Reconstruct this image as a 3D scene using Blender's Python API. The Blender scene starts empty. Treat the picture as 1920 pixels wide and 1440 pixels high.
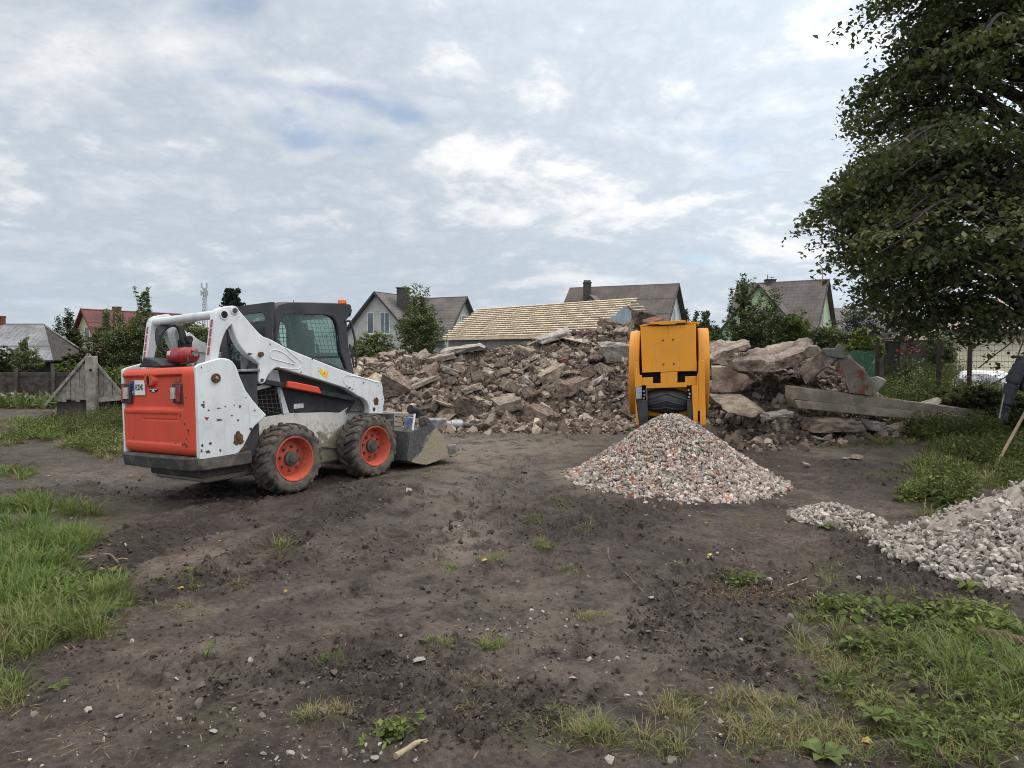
import bpy, bmesh, math, random
import numpy as np
from mathutils import Vector, Matrix

random.seed(7)
RNG = np.random.default_rng(7)
R = math.radians
S = bpy.context.scene
COL = S.collection

# ------------------------------------------------------------------ camera
FPX, CAMH, HOR = 1330.0, 1.554, 659.0
TILT = math.atan((720 - HOR) / FPX)
cam_d = bpy.data.cameras.new('camera')
cam = bpy.data.objects.new('camera', cam_d)
COL.objects.link(cam)
cam.location = (0, 0, CAMH)
cam.rotation_euler = (math.pi / 2 - TILT, 0, 0)
cam_d.sensor_width = 36
cam_d.lens = 36 * FPX / 1920
cam_d.clip_start = 0.05
cam_d.clip_end = 3000
S.camera = cam

# ------------------------------------------------------------------ exposure
S.view_settings.view_transform = 'Standard'
S.view_settings.look = 'None'
S.view_settings.exposure = 0.45
S.view_settings.gamma = 1.0
S.render.engine = 'CYCLES'
S.cycles.max_bounces = 6
S.cycles.diffuse_bounces = 3
S.cycles.glossy_bounces = 3
S.cycles.transmission_bounces = 6
S.cycles.transparent_max_bounces = 12
S.cycles.use_denoising = True
S.cycles.filter_width = 1.0

# ------------------------------------------------------------------ world: Nishita sky behind an overcast cloud layer
SUN_EL, SUN_AZ = R(50), R(70)
W = bpy.data.worlds.new('World')
S.world = W
W.use_nodes = True


class NT:
    """tiny helper to chain shader nodes"""
    def __init__(self, tree):
        self.t = tree
        self.n = tree.nodes
        self.l = tree.links

    def node(self, kind, **kw):
        nd = self.n.new(kind)
        for k, v in kw.items():
            if k.startswith('i_'):
                nd.inputs[k[2:].replace('_', ' ')].default_value = v
            else:
                setattr(nd, k, v)
        return nd

    def link(self, a, b):
        self.l.new(a, b)

    def val(self, sock, x):
        if isinstance(x, (int, float)):
            sock.default_value = x
        elif isinstance(x, (tuple, list)):
            sock.default_value = (*x, 1) if len(x) == 3 and len(sock.default_value) == 4 else x
        else:
            self.l.new(x, sock)

    def math(self, op, a, b=0.0, c=None, clamp=False):
        nd = self.n.new('ShaderNodeMath')
        nd.operation = op
        nd.use_clamp = clamp
        self.val(nd.inputs[0], a)
        self.val(nd.inputs[1], b)
        if c is not None:
            self.val(nd.inputs[2], c)
        return nd.outputs[0]

    def mix(self, fac, a, b, blend='MIX'):
        nd = self.n.new('ShaderNodeMix')
        nd.data_type = 'RGBA'
        nd.blend_type = blend
        self.val(nd.inputs['Factor'], fac)
        self.val(nd.inputs['A'], a) if False else None
        ca = [s for s in nd.inputs if s.name == 'A' and s.type == 'RGBA'][0]
        cb = [s for s in nd.inputs if s.name == 'B' and s.type == 'RGBA'][0]
        self.val(ca, a)
        self.val(cb, b)
        return [s for s in nd.outputs if s.type == 'RGBA'][0]

    def noise(self, vec, scale, detail=4, rough=0.55, dist=0.0, dim='3D', out='Fac'):
        nd = self.n.new('ShaderNodeTexNoise')
        nd.noise_dimensions = dim
        nd.inputs['Scale'].default_value = scale
        nd.inputs['Detail'].default_value = detail
        nd.inputs['Roughness'].default_value = rough
        nd.inputs['Distortion'].default_value = dist
        if vec is not None:
            self.l.new(vec, nd.inputs['Vector'])
        return nd.outputs[out]

    def ramp(self, fac, stops, interp='LINEAR'):
        nd = self.n.new('ShaderNodeValToRGB')
        cr = nd.color_ramp
        cr.interpolation = interp
        while len(cr.elements) < len(stops):
            cr.elements.new(0.5)
        for e, (p, c) in zip(cr.elements, stops):
            e.position = p
            e.color = (c, c, c, 1) if isinstance(c, (int, float)) else (*c, 1)
        self.l.new(fac, nd.inputs[0])
        return nd.outputs[0]

    def step(self, x, lo, hi):
        nd = self.n.new('ShaderNodeMapRange')
        nd.interpolation_type = 'SMOOTHSTEP'
        self.val(nd.inputs['Value'], x)
        nd.inputs['From Min'].default_value = lo
        nd.inputs['From Max'].default_value = hi
        return nd.outputs[0]


def build_world():
    t = NT(W.node_tree)
    t.n.clear()
    out = t.node('ShaderNodeOutputWorld')
    sky = t.node('ShaderNodeTexSky')
    sky.sky_type = 'NISHITA'
    sky.sun_disc = False
    sky.sun_elevation = SUN_EL
    sky.sun_rotation = SUN_AZ
    bg_sky = t.node('ShaderNodeBackground')
    bg_sky.inputs['Strength'].default_value = 0.10
    t.link(sky.outputs[0], bg_sky.inputs['Color'])
    tc = t.node('ShaderNodeTexCoord')
    sp = t.node('ShaderNodeSeparateXYZ')
    t.link(tc.outputs['Generated'], sp.inputs[0])
    z = t.math('MAXIMUM', sp.outputs['Z'], 0.0)
    zz = t.math('ADD', z, 0.27)
    px = t.math('DIVIDE', sp.outputs['X'], zz)
    py = t.math('DIVIDE', sp.outputs['Y'], zz)
    cb = t.node('ShaderNodeCombineXYZ')
    t.link(px, cb.inputs[0])
    t.link(py, cb.inputs[1])
    cb.inputs[2].default_value = 40.2
    P = cb.outputs[0]
    big = t.noise(P, 1.25, 3, 0.5, 0.3)
    mid = t.noise(P, 2.3, 8, 0.58, 0.25)
    fine = t.noise(P, 7.0, 7, 0.62, 0.25)
    # density of the cloud layer
    dens = t.math('ADD', t.math('MULTIPLY', big, 0.65), t.math('MULTIPLY', mid, 0.35))
    cover = t.step(dens, 0.365, 0.425)
    # brightness of the clouds: thin rims bright, thick middles grey
    lum = t.math('ADD', t.math('MULTIPLY', mid, 0.70), t.math('MULTIPLY', fine, 0.30))
    grey = t.ramp(lum, [(0.33, (0.80, 0.81, 0.83)), (0.42, (0.60, 0.645, 0.70)), (0.49, (0.49, 0.55, 0.615)),
                        (0.545, (0.56, 0.61, 0.665)), (0.60, (0.76, 0.775, 0.80)), (0.67, (0.92, 0.905, 0.89))])
    # towards the horizon the layer is seen edge on: greyer and bluer
    low = t.step(z, 0.02, 0.26)
    grey = t.mix(low, t.mix(0.5, grey, (0.44, 0.52, 0.60)), grey)
    grey = t.mix(t.step(z, 0.40, 0.75), grey, (0.66, 0.64, 0.62))
    # higher overhead the layer is thinner and brighter, and so it is towards the hidden sun (right)
    az = t.node('ShaderNodeVectorMath', operation='DOT_PRODUCT')
    t.link(tc.outputs['Generated'], az.inputs[0])
    az.inputs[1].default_value = (math.sin(SUN_AZ) * math.cos(SUN_EL), math.cos(SUN_AZ) * math.cos(SUN_EL), math.sin(SUN_EL))
    side = t.step(az.outputs['Value'], 0.2, 1.0)
    gain = t.math('ADD', t.math('ADD', 0.82, t.math('MULTIPLY', t.step(z, 0.42, 0.95), 1.6)), t.math('MULTIPLY', side, 0.45))
    back = t.step(t.math('MULTIPLY', sp.outputs['Y'], -1.0), 0.0, 0.8)
    gain = t.math('ADD', gain, t.math('MULTIPLY', back, 0.7))
    bg = t.node('ShaderNodeBackground')
    t.link(grey, bg.inputs['Color'])
    t.link(gain, bg.inputs['Strength'])
    cover = t.math('MAXIMUM', cover, t.math('SUBTRACT', 1.0, t.step(z, 0.02, 0.12)))
    ms = t.node('ShaderNodeMixShader')
    t.link(t.math('ADD', t.math('MULTIPLY', cover, 0.70), 0.30), ms.inputs[0])
    t.link(bg_sky.outputs[0], ms.inputs[1])
    t.link(bg.outputs[0], ms.inputs[2])
    t.link(ms.outputs[0], out.inputs['Surface'])
    W.cycles.sampling_method = 'MANUAL'
    W.cycles.sample_map_resolution = 1024


build_world()

sun_d = bpy.data.lights.new('sun', 'SUN')
sun_d.energy = 1.1
sun_d.angle = R(22)
sun_d.color = (1.0, 0.96, 0.9)
sun = bpy.data.objects.new('sun', sun_d)
COL.objects.link(sun)
_sd = Vector((math.sin(SUN_AZ) * math.cos(SUN_EL), math.cos(SUN_AZ) * math.cos(SUN_EL), math.sin(SUN_EL)))
sun.rotation_euler = _sd.to_track_quat('Z', 'Y').to_euler()
sun.location = (10, 5, 20)

# ------------------------------------------------------------------ from a spot in the photo to a place in the world
_c, _s = math.cos(TILT), math.sin(TILT)


def ray(u, v):
    a, b = (u - 960) / FPX, (720 - v) / FPX
    return Vector((a, _c + b * _s, -_s + b * _c))


def at(u, v, Y):
    d = ray(u, v)
    k = Y / d.y
    return Vector((d.x * k, Y, CAMH + d.z * k))


def ground(u, v, z=0.0):
    d = ray(u, v)
    k = (z - CAMH) / d.z
    return Vector((d.x * k, d.y * k, z))


# ------------------------------------------------------------------ noise
def _hash(ix, iy, seed):
    h = (ix.astype(np.int64) * 374761393 + iy.astype(np.int64) * 668265263 + seed * 2147483647) & 0xffffffff
    h = ((h ^ (h >> 13)) * 1274126177) & 0xffffffff
    return ((h ^ (h >> 16)) & 0xffff) / 65535.0


def vnoise(x, y, seed=0):
    x = np.asarray(x, float)
    y = np.asarray(y, float)
    ix, iy = np.floor(x), np.floor(y)
    fx, fy = x - ix, y - iy
    fx = fx * fx * (3 - 2 * fx)
    fy = fy * fy * (3 - 2 * fy)
    a = _hash(ix, iy, seed)
    b = _hash(ix + 1, iy, seed)
    c = _hash(ix, iy + 1, seed)
    d = _hash(ix + 1, iy + 1, seed)
    return (a + (b - a) * fx) * (1 - fy) + (c + (d - c) * fx) * fy


def fbm(x, y, seed=0, octs=4, gain=0.5):
    s, amp, tot = 0, 1.0, 0
    x = np.asarray(x, float)
    y = np.asarray(y, float)
    for o in range(octs):
        s = s + amp * vnoise(x * 2 ** o, y * 2 ** o, seed + o * 17)
        tot += amp
        amp *= gain
    return s / tot - 0.5


def smooth(x, a, b):
    t = np.clip((np.asarray(x, float) - a) / (b - a), 0, 1)
    return t * t * (3 - 2 * t)


# ------------------------------------------------------------------ mesh helpers
def tag(o, label=None, cat=None, group=None, kind=None):
    if label: o['label'] = label
    if cat: o['category'] = cat
    if group: o['group'] = group
    if kind: o['kind'] = kind
    return o


def link(name, me, mat=None, parent=None):
    o = bpy.data.objects.new(name, me)
    COL.objects.link(o)
    if mat is not None and hasattr(me, 'materials') and not me.materials:
        me.materials.append(mat)
    if parent is not None:
        o.parent = parent
    return o


def empty(name, loc=(0, 0, 0), rz=0.0):
    o = bpy.data.objects.new(name, None)
    COL.objects.link(o)
    o.location = loc
    o.rotation_euler = (0, 0, rz)
    o.empty_display_size = 0.3
    return o


def npmesh(name, V, F, tint=None, smoothed=False):
    V = np.ascontiguousarray(V, dtype=np.float32)
    F = np.ascontiguousarray(F, dtype=np.int32)
    me = bpy.data.meshes.new(name)
    m, k = F.shape
    me.vertices.add(len(V))
    me.vertices.foreach_set('co', V.ravel())
    me.loops.add(m * k)
    me.loops.foreach_set('vertex_index', F.ravel())
    me.polygons.add(m)
    me.polygons.foreach_set('loop_start', np.arange(m, dtype=np.int32) * k)
    me.update(calc_edges=True)
    me.polygons.foreach_set('use_smooth', np.full(m, smoothed, dtype=bool))
    if tint is not None:
        a = me.attributes.new('tint', 'FLOAT', 'FACE')
        a.data.foreach_set('value', np.ascontiguousarray(tint, dtype=np.float32))
    return me


SPLIT = {'pressed_rib', 'rust_patch', 'bolt_hole', 'bare_patch', 'arm_knuckle', 'pin_boss', 'rivet', 'bolt', 'bearing_bolt', 'paint_drip', 'sticker_print', 'hydraulic_hose',
         'hose_bundle', 'control_lever', 'rubber_seal', 'chevron_cleat', 'vent_block'}


def islands(bm):
    seen, out = set(), []
    for v in bm.verts:
        if v in seen:
            continue
        st_, comp = [v], []
        seen.add(v)
        while st_:
            q = st_.pop()
            comp.append(q)
            for e in q.link_edges:
                w = e.other_vert(q)
                if w not in seen:
                    seen.add(w)
                    st_.append(w)
        out.append(comp)
    return out


def bm_obj(name, bm, mat, parent=None, bevel=0.0, seg=2, smooth_angle=40):
    bmesh.ops.remove_doubles(bm, verts=bm.verts, dist=1e-5)
    bmesh.ops.recalc_face_normals(bm, faces=bm.faces)
    if name in SPLIT:
        parts = islands(bm)
        if len(parts) > 1:
            last = None
            for comp in parts:
                b2 = bmesh.new()
                mp = {v: b2.verts.new(v.co) for v in comp}
                for f in {f for v in comp for f in v.link_faces}:
                    b2.faces.new([mp[v] for v in f.verts])
                last = bm_obj(name, b2, mat, parent, bevel, seg, smooth_angle)
            bm.free()
            return last
    me = bpy.data.meshes.new(name)
    bm.to_mesh(me)
    bm.free()
    o = link(name, me, mat, parent)
    if smooth_angle:
        me.polygons.foreach_set('use_smooth', np.ones(len(me.polygons), dtype=bool))
        me.set_sharp_from_angle(angle=R(smooth_angle))
    if bevel:
        b = o.modifiers.new('bevel', 'BEVEL')
        b.width = bevel
        b.segments = seg
        b.limit_method = 'ANGLE'
        b.angle_limit = R(35)
        b.harden_normals = False
    return o


def add_box(bm, c, s, M=None):
    """box with centre c and full size s"""
    cx, cy, cz = c
    hx, hy, hz = s[0] / 2, s[1] / 2, s[2] / 2
    vs = [Vector((cx + a * hx, cy + b * hy, cz + d * hz)) for a in (-1, 1) for b in (-1, 1) for d in (-1, 1)]
    if M is not None:
        vs = [M @ v for v in vs]
    v = [bm.verts.new(p) for p in vs]
    for f in ((0, 1, 3, 2), (4, 6, 7, 5), (0, 4, 5, 1), (2, 3, 7, 6), (0, 2, 6, 4), (1, 5, 7, 3)):
        bm.faces.new([v[i] for i in f])


def add_hexa(bm, a, b):
    """a, b: two matching quads (lists of 4 points)"""
    va = [bm.verts.new(p) for p in a]
    vb = [bm.verts.new(p) for p in b]
    bm.faces.new(va)
    bm.faces.new(list(reversed(vb)))
    for i in range(4):
        j = (i + 1) % 4
        bm.faces.new([va[i], vb[i], vb[j], va[j]])


def add_tube(bm, pts, rad, n=8, cap=True):
    """tube along a polyline; rad is a number or a list"""
    pts = [Vector(p) for p in pts]
    if not isinstance(rad, (list, tuple)):
        rad = [rad] * len(pts)
    rings = []
    up = Vector((0, 0, 1))
    for i, p in enumerate(pts):
        d = (pts[min(i + 1, len(pts) - 1)] - pts[max(i - 1, 0)]).normalized()
        if abs(d.dot(up)) > 0.95:
            a = d.cross(Vector((0.31, 0.95, 0))).normalized()
        else:
            a = d.cross(up).normalized()
        b = d.cross(a).normalized()
        if rings:
            pass
        rings.append([bm.verts.new(p + (a * math.cos(2 * math.pi * k / n) + b * math.sin(2 * math.pi * k / n)) * rad[i]) for k in range(n)])
    for r0, r1 in zip(rings, rings[1:]):
        for k in range(n):
            bm.faces.new([r0[k], r0[(k + 1) % n], r1[(k + 1) % n], r1[k]])
    if cap:
        bm.faces.new(list(reversed(rings[0])))
        bm.faces.new(rings[-1])


def spline(pts, n=8):
    """Catmull-Rom through the points"""
    P = [Vector(p) for p in pts]
    out = []
    for i in range(len(P) - 1):
        p0, p1, p2, p3 = P[max(i - 1, 0)], P[i], P[i + 1], P[min(i + 2, len(P) - 1)]
        for k in range(n):
            t = k / n
            out.append(0.5 * ((2 * p1) + (p2 - p0) * t + (2 * p0 - 5 * p1 + 4 * p2 - p3) * t * t + (3 * p1 - p0 - 3 * p2 + p3) * t ** 3))
    out.append(P[-1])
    return out


def prism_bm(bm, ring_a, ring_b):
    """two matching outlines joined into a closed solid"""
    va = [bm.verts.new(p) for p in ring_a]
    vb = [bm.verts.new(p) for p in ring_b]
    n = len(va)
    bm.faces.new(va)
    bm.faces.new(list(reversed(vb)))
    for i in range(n):
        j = (i + 1) % n
        bm.faces.new([va[i], vb[i], vb[j], va[j]])


# ------------------------------------------------------------------ materials
MATS = {}


def new_mat(name):
    m = bpy.data.materials.new(name)
    m.use_nodes = True
    t = NT(m.node_tree)
    t.n.clear()
    out = t.node('ShaderNodeOutputMaterial')
    bs = t.node('ShaderNodeBsdfPrincipled')
    t.link(bs.outputs[0], out.inputs['Surface'])
    tc = t.node('ShaderNodeTexCoord')
    return m, t, bs, tc.outputs['Object'], out


def bump(t, bs, h, strength=0.4, dist=0.02):
    b = t.node('ShaderNodeBump')
    b.inputs['Strength'].default_value = strength
    b.inputs['Distance'].default_value = dist
    t.link(h, b.inputs['Height'])
    t.link(b.outputs[0], bs.inputs['Normal'])


def plain(name, c1, c2=None, scale=6, rough=0.7, metal=0.0, bmp=0.0, bscale=30, bdist=0.01, spec=0.3, vary=0.0, lo=0.35, hi=0.65, detail=5):
    """two-tone noisy surface; vary = per-object brightness variation"""
    m, t, bs, P, out = new_mat(name)
    c2 = c2 or tuple(x * 0.75 for x in c1)
    n = t.noise(P, scale, detail, 0.6)
    col = t.mix(t.step(n, lo, hi), c1, c2)
    if vary:
        oi = t.node('ShaderNodeObjectInfo')
        k = t.math('ADD', 1 - vary, t.math('MULTIPLY', oi.outputs['Random'], 2 * vary))
        hs = t.node('ShaderNodeHueSaturation')
        t.link(col, hs.inputs['Color'])
        t.link(k, hs.inputs['Value'])
        col = hs.outputs[0]
    t.link(col, bs.inputs['Base Color'])
    bs.inputs['Roughness'].default_value = rough
    bs.inputs['Metallic'].default_value = metal
    bs.inputs['Specular IOR Level'].default_value = spec
    if bmp:
        bump(t, bs, t.noise(P, bscale, 6, 0.65), bmp, bdist)
    MATS[name] = m
    return m


def painted(name, col, rough=0.45, chip=0.69, chipc=(0.05, 0.03, 0.02), dirt=(0.20, 0.17, 0.13), dirt_z=None, dirt_amt=0.25, streak=True):
    """machine paint: slight fading, chips down to rust, mud splashed over the low parts"""
    m, t, bs, P, out = new_mat(name)
    n1 = t.noise(P, 2.2, 4, 0.55)
    c = t.mix(t.step(n1, 0.3, 0.75), col, tuple(x * 0.86 for x in col))
    # thin dust film
    n2 = t.noise(P, 9, 6, 0.65)
    c = t.mix(t.math('MULTIPLY', t.step(n2, 0.45, 0.8), dirt_amt), c, dirt)
    # rain streaks of grime running down
    mp = t.node('ShaderNodeMapping')
    mp.inputs['Scale'].default_value = (9, 9, 0.9)
    t.link(P, mp.inputs['Vector'])
    ns = t.noise(mp.outputs[0], 2.0, 5, 0.6)
    c = t.mix(t.math('MULTIPLY', t.step(ns, 0.52, 0.78), dirt_amt * 0.9), c, tuple(x * 0.6 for x in dirt))
    if dirt_z is not None:
        sp = t.node('ShaderNodeSeparateXYZ')
        t.link(P, sp.inputs[0])
        n3 = t.noise(P, 14, 6, 0.7)
        hgt = t.math('ADD', sp.outputs['Z'], t.math('MULTIPLY', t.math('SUBTRACT', n3, 0.5), 0.9))
        f = t.step(hgt, dirt_z + 0.12, dirt_z - 0.10)
        c = t.mix(f, c, t.mix(n2, (0.07, 0.055, 0.045), dirt))
    n4 = t.noise(P, 22, 5, 0.6, 0.6)
    n5 = t.noise(P, 1.7, 3, 0.5)
    chips = t.step(t.math('ADD', n4, t.math('MULTIPLY', t.math('SUBTRACT', n5, 0.5), 0.22)), chip, chip + 0.012)
    c = t.mix(chips, c, chipc)
    t.link(c, bs.inputs['Base Color'])
    t.link(t.math('ADD', rough, t.math('MULTIPLY', n2, 0.25)), bs.inputs['Roughness'])
    bs.inputs['Specular IOR Level'].default_value = 0.4
    bump(t, bs, t.math('SUBTRACT', t.math('MULTIPLY', n1, 0.3), chips), 0.25, 0.002)
    MATS[name] = m
    return m


def tinted(name, stops, rough=0.7, spec=0.25, trans=0.0, bmp=0.0, bscale=60, noise_scale=0.0):
    """colour from the per-face 'tint' attribute (each leaf, blade or stone has its own colour)"""
    m, t, bs, P, out = new_mat(name)
    a = t.node('ShaderNodeAttribute')
    a.attribute_name = 'tint'
    c = t.ramp(a.outputs['Fac'], stops)
    if noise_scale:
        n = t.noise(P, noise_scale, 4, 0.6)
        c = t.mix(t.math('MULTIPLY', t.step(n, 0.35, 0.7), 0.45), c, t.mix(0.5, c, (0.05, 0.043, 0.038)))
    t.link(c, bs.inputs['Base Color'])
    bs.inputs['Roughness'].default_value = rough
    bs.inputs['Specular IOR Level'].default_value = spec
    if trans:
        tr = t.node('ShaderNodeBsdfTranslucent')
        t.link(t.mix(0.5, c, (0.12, 0.16, 0.02)), tr.inputs['Color'])
        ms = t.node('ShaderNodeMixShader')
        ms.inputs[0].default_value = trans
        t.link(bs.outputs[0], ms.inputs[1])
        t.link(tr.outputs[0], ms.inputs[2])
        t.link(ms.outputs[0], out.inputs['Surface'])
    if bmp:
        bump(t, bs, t.noise(P, bscale, 4, 0.6), bmp, 0.01)
    MATS[name] = m
    return m


def glass(name, tint=(0.55, 0.68, 0.62), gloss=0.10):
    m, t, bs, P, out = new_mat(name)
    tr = t.node('ShaderNodeBsdfTransparent')
    tr.inputs['Color'].default_value = (*tint, 1)
    gl = t.node('ShaderNodeBsdfGlossy')
    gl.inputs['Roughness'].default_value = 0.04
    gl.inputs['Color'].default_value = (0.75, 0.85, 0.82, 1)
    fr = t.node('ShaderNodeFresnel')
    fr.inputs['IOR'].default_value = 1.5
    dirt = t.node('ShaderNodeBsdfDiffuse')
    dirt.inputs['Color'].default_value = (0.16, 0.19, 0.17, 1)
    ms = t.node('ShaderNodeMixShader')
    t.link(t.math('ADD', t.math('MULTIPLY', fr.outputs[0], 0.7), gloss, clamp=True), ms.inputs[0])
    t.link(tr.outputs[0], ms.inputs[1])
    t.link(gl.outputs[0], ms.inputs[2])
    m2 = t.node('ShaderNodeMixShader')
    n = t.noise(P, 5, 6, 0.65)
    t.link(t.math('MULTIPLY', t.step(n, 0.3, 0.8), 0.10), m2.inputs[0])
    t.link(ms.outputs[0], m2.inputs[1])
    t.link(dirt.outputs[0], m2.inputs[2])
    t.link(m2.outputs[0], out.inputs['Surface'])
    MATS[name] = m
    return m


WHITE = painted('white_paint', (0.60, 0.63, 0.645), 0.42, 0.735, dirt=(0.40, 0.37, 0.33), dirt_amt=0.42)
WHITE_LOW = painted('muddy_white_paint', (0.58, 0.57, 0.525), 0.5, 0.67, dirt_z=0.58, dirt=(0.30, 0.26, 0.19), dirt_amt=0.5)
RED = painted('orange_red_paint', (0.58, 0.062, 0.028), 0.45, 0.715, dirt=(0.30, 0.10, 0.065), dirt_amt=0.40, chipc=(0.03, 0.022, 0.02))
RIM = painted('rim_paint', (0.50, 0.085, 0.045), 0.6, 0.70, dirt=(0.15, 0.09, 0.065), dirt_amt=1.0)
YELLOW = painted('yellow_paint', (0.66, 0.265, 0.012), 0.45, 0.74, dirt=(0.40, 0.24, 0.10), dirt_amt=0.45, chipc=(0.25, 0.12, 0.02))
BLACK = plain('black_plastic', (0.022, 0.023, 0.026), (0.045, 0.045, 0.047), 5, 0.55, bmp=0.15, bscale=60)
CABBLK = plain('cab_plastic', (0.030, 0.031, 0.035), (0.05, 0.05, 0.054), 3, 0.5, bmp=0.1, bscale=80)
DARKMET = plain('dark_steel', (0.05, 0.05, 0.05), (0.09, 0.08, 0.07), 9, 0.6, bmp=0.3, bscale=40)
GREYMET = plain('grey_steel', (0.30, 0.30, 0.30), (0.16, 0.15, 0.14), 8, 0.45, metal=0.4)
BUMPER = plain('muddy_bumper', (0.045, 0.044, 0.043), (0.12, 0.105, 0.09), 6, 0.7, bmp=0.5, bscale=18, lo=0.45, hi=0.7)
RUST = plain('rust', (0.055, 0.028, 0.016), (0.13, 0.06, 0.025), 25, 0.9, bmp=0.6, bscale=60)
RUBBER = plain('tyre_rubber', (0.045, 0.040, 0.037), (0.125, 0.105, 0.088), 7, 0.9, bmp=0.5, bscale=45, lo=0.38, hi=0.58)
MUDTYRE = plain('muddy_tread', (0.040, 0.034, 0.030), (0.10, 0.082, 0.068), 12, 0.9, bmp=0.8, bscale=40, lo=0.4, hi=0.6)
HOLE = plain('hole_black', (0.008, 0.008, 0.008), (0.012, 0.012, 0.012), 5, 0.9)
REFL = plain('red_reflector', (0.33, 0.06, 0.045), (0.28, 0.07, 0.055), 30, 0.45)
LENS_R = plain('red_lens', (0.30, 0.025, 0.025), (0.18, 0.02, 0.02), 20, 0.2, spec=0.6)
LENS_W = plain('pale_lens', (0.50, 0.48, 0.42), (0.36, 0.34, 0.30), 20, 0.25, spec=0.6)
AMBER = plain('amber_lens', (0.75, 0.14, 0.01), (0.60, 0.10, 0.01), 30, 0.25, spec=0.6)
EXTR = plain('extinguisher_red', (0.33, 0.018, 0.022), (0.24, 0.015, 0.018), 10, 0.35, spec=0.5)
PLATEW = plain('plate_white', (0.72, 0.72, 0.70), (0.60, 0.60, 0.58), 20, 0.4)
PLATEB = plain('plate_blue', (0.02, 0.05, 0.30), (0.02, 0.04, 0.22), 20, 0.4)
STICKY = plain('yellow_sticker', (0.80, 0.50, 0.01), (0.70, 0.42, 0.01), 20, 0.5)
GLASS = glass('cab_glass', (0.84, 0.92, 0.88), 0.0)
SANDMUD = plain('caked_sand', (0.36, 0.30, 0.21), (0.20, 0.165, 0.12), 11, 0.95, bmp=0.8, bscale=45, bdist=0.02)
BUCKET = None


def bucket_mat():
    m, t, bs, P, out = new_mat('bucket_steel')
    n = t.noise(P, 6, 6, 0.65)
    n2 = t.noise(P, 40, 5, 0.7)
    sp = t.node('ShaderNodeSeparateXYZ')
    t.link(P, sp.inputs[0])
    # dried sandy mud caked over the lower, front part of the bucket
    hh = t.math('ADD', t.math('SUBTRACT', sp.outputs['Z'], t.math('MULTIPLY', t.math('SUBTRACT', sp.outputs['X'], 2.05), 0.9)), t.math('MULTIPLY', t.math('SUBTRACT', n, 0.5), 0.35))
    f = t.step(hh, 0.36, 0.28)
    steel = t.mix(t.step(n2, 0.4, 0.7), (0.05, 0.053, 0.056), (0.12, 0.12, 0.12))
    mud = t.mix(t.step(n2, 0.3, 0.7), (0.34, 0.29, 0.21), (0.21, 0.175, 0.125))
    t.link(t.mix(f, steel, mud), bs.inputs['Base Color'])
    t.link(t.math('ADD', 0.45, t.math('MULTIPLY', f, 0.5)), bs.inputs['Roughness'])
    bump(t, bs, t.math('ADD', n2, t.math('MULTIPLY', f, 1.0)), 0.5, 0.012)
    return m


BUCKET = bucket_mat()
# ------------------------------------------------------------------ the loader stands here (its own frame)
LTH, LX0, LY0, LROLL, LPIT = 0.946, -3.010, 8.071, -0.039, 0.008
LF = Vector((math.cos(LTH) * math.cos(LPIT), math.sin(LTH) * math.cos(LPIT), math.sin(LPIT)))
_l0 = Vector((-math.sin(LTH), math.cos(LTH), 0))
_u0 = LF.cross(_l0)
LL = _l0 * math.cos(LROLL) + _u0 * math.sin(LROLL)
LU = LF.cross(LL)
LO = Vector((LX0, LY0, 0))
LMAT = Matrix(((LF.x, LL.x, LU.x, LO.x), (LF.y, LL.y, LU.y, LO.y), (LF.z, LL.z, LU.z, LO.z), (0, 0, 0, 1)))
_LI = LMAT.inverted()
_lc = _LI @ Vector((0, 0, CAMH))


def on_y(p, y):
    """where the sight line through a photo spot meets the loader's plane y (loader coordinates)"""
    d = _LI.to_3x3() @ ray(*p)
    k = (y - _lc.y) / d.y
    return _lc + d * k


def on_x(p, x):
    d = _LI.to_3x3() @ ray(*p)
    k = (x - _lc.x) / d.x
    return _lc + d * k


def on_z(p, z):
    d = _LI.to_3x3() @ ray(*p)
    k = (z - _lc.z) / d.z
    return _lc + d * k


# ------------------------------------------------------------------ ground
def seg_dist(X, Y, pts):
    """distance to a polyline and position along it"""
    best = np.full(np.shape(X), 1e9)
    along = np.zeros(np.shape(X))
    acc = 0.0
    for (x0, y0), (x1, y1) in zip(pts, pts[1:]):
        L = math.hypot(x1 - x0, y1 - y0)
        tx, ty = (x1 - x0) / L, (y1 - y0) / L
        a = np.clip((X - x0) * tx + (Y - y0) * ty, 0, L)
        d = np.hypot(X - x0 - a * tx, Y - y0 - a * ty)
        m = d < best
        best = np.where(m, d, best)
        along = np.where(m, acc + a, along)
        acc += L
    return best, along


def gpl(pix):
    return [tuple(ground(u, v).xy) for u, v in pix]


TRACKS = [
    (gpl([(40, 1090), (200, 1075), (330, 1010), (470, 985), (610, 985), (760, 930)]), 0.17, 1.0),
    (gpl([(180, 1150), (330, 1110), (480, 1085), (640, 1045), (800, 990), (905, 930), (960, 880)]), 0.17, 0.9),
    (gpl([(600, 925), (720, 950), (840, 965), (1000, 985), (1200, 985)]), 0.15, 0.6),
    (gpl([(0, 925), (150, 915), (320, 930), (520, 935), (700, 895)]), 0.17, 0.8),
    (gpl([(700, 1040), (900, 1010), (1120, 1000), (1320, 1040)]), 0.16, 0.55),
    (gpl([(380, 1330), (560, 1265), (760, 1200), (980, 1150), (1220, 1110)]), 0.17, 0.35),
    (gpl([(455, 1075), (540, 1015), (610, 970), (690, 918)]), 0.18, 1.25),
    (gpl([(250, 1020), (330, 985), (420, 960), (500, 930)]), 0.18, 1.1),
    (gpl([(0, 1300), (240, 1230), (500, 1160), (760, 1110), (1000, 1070)]), 0.17, 0.3),
]


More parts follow.
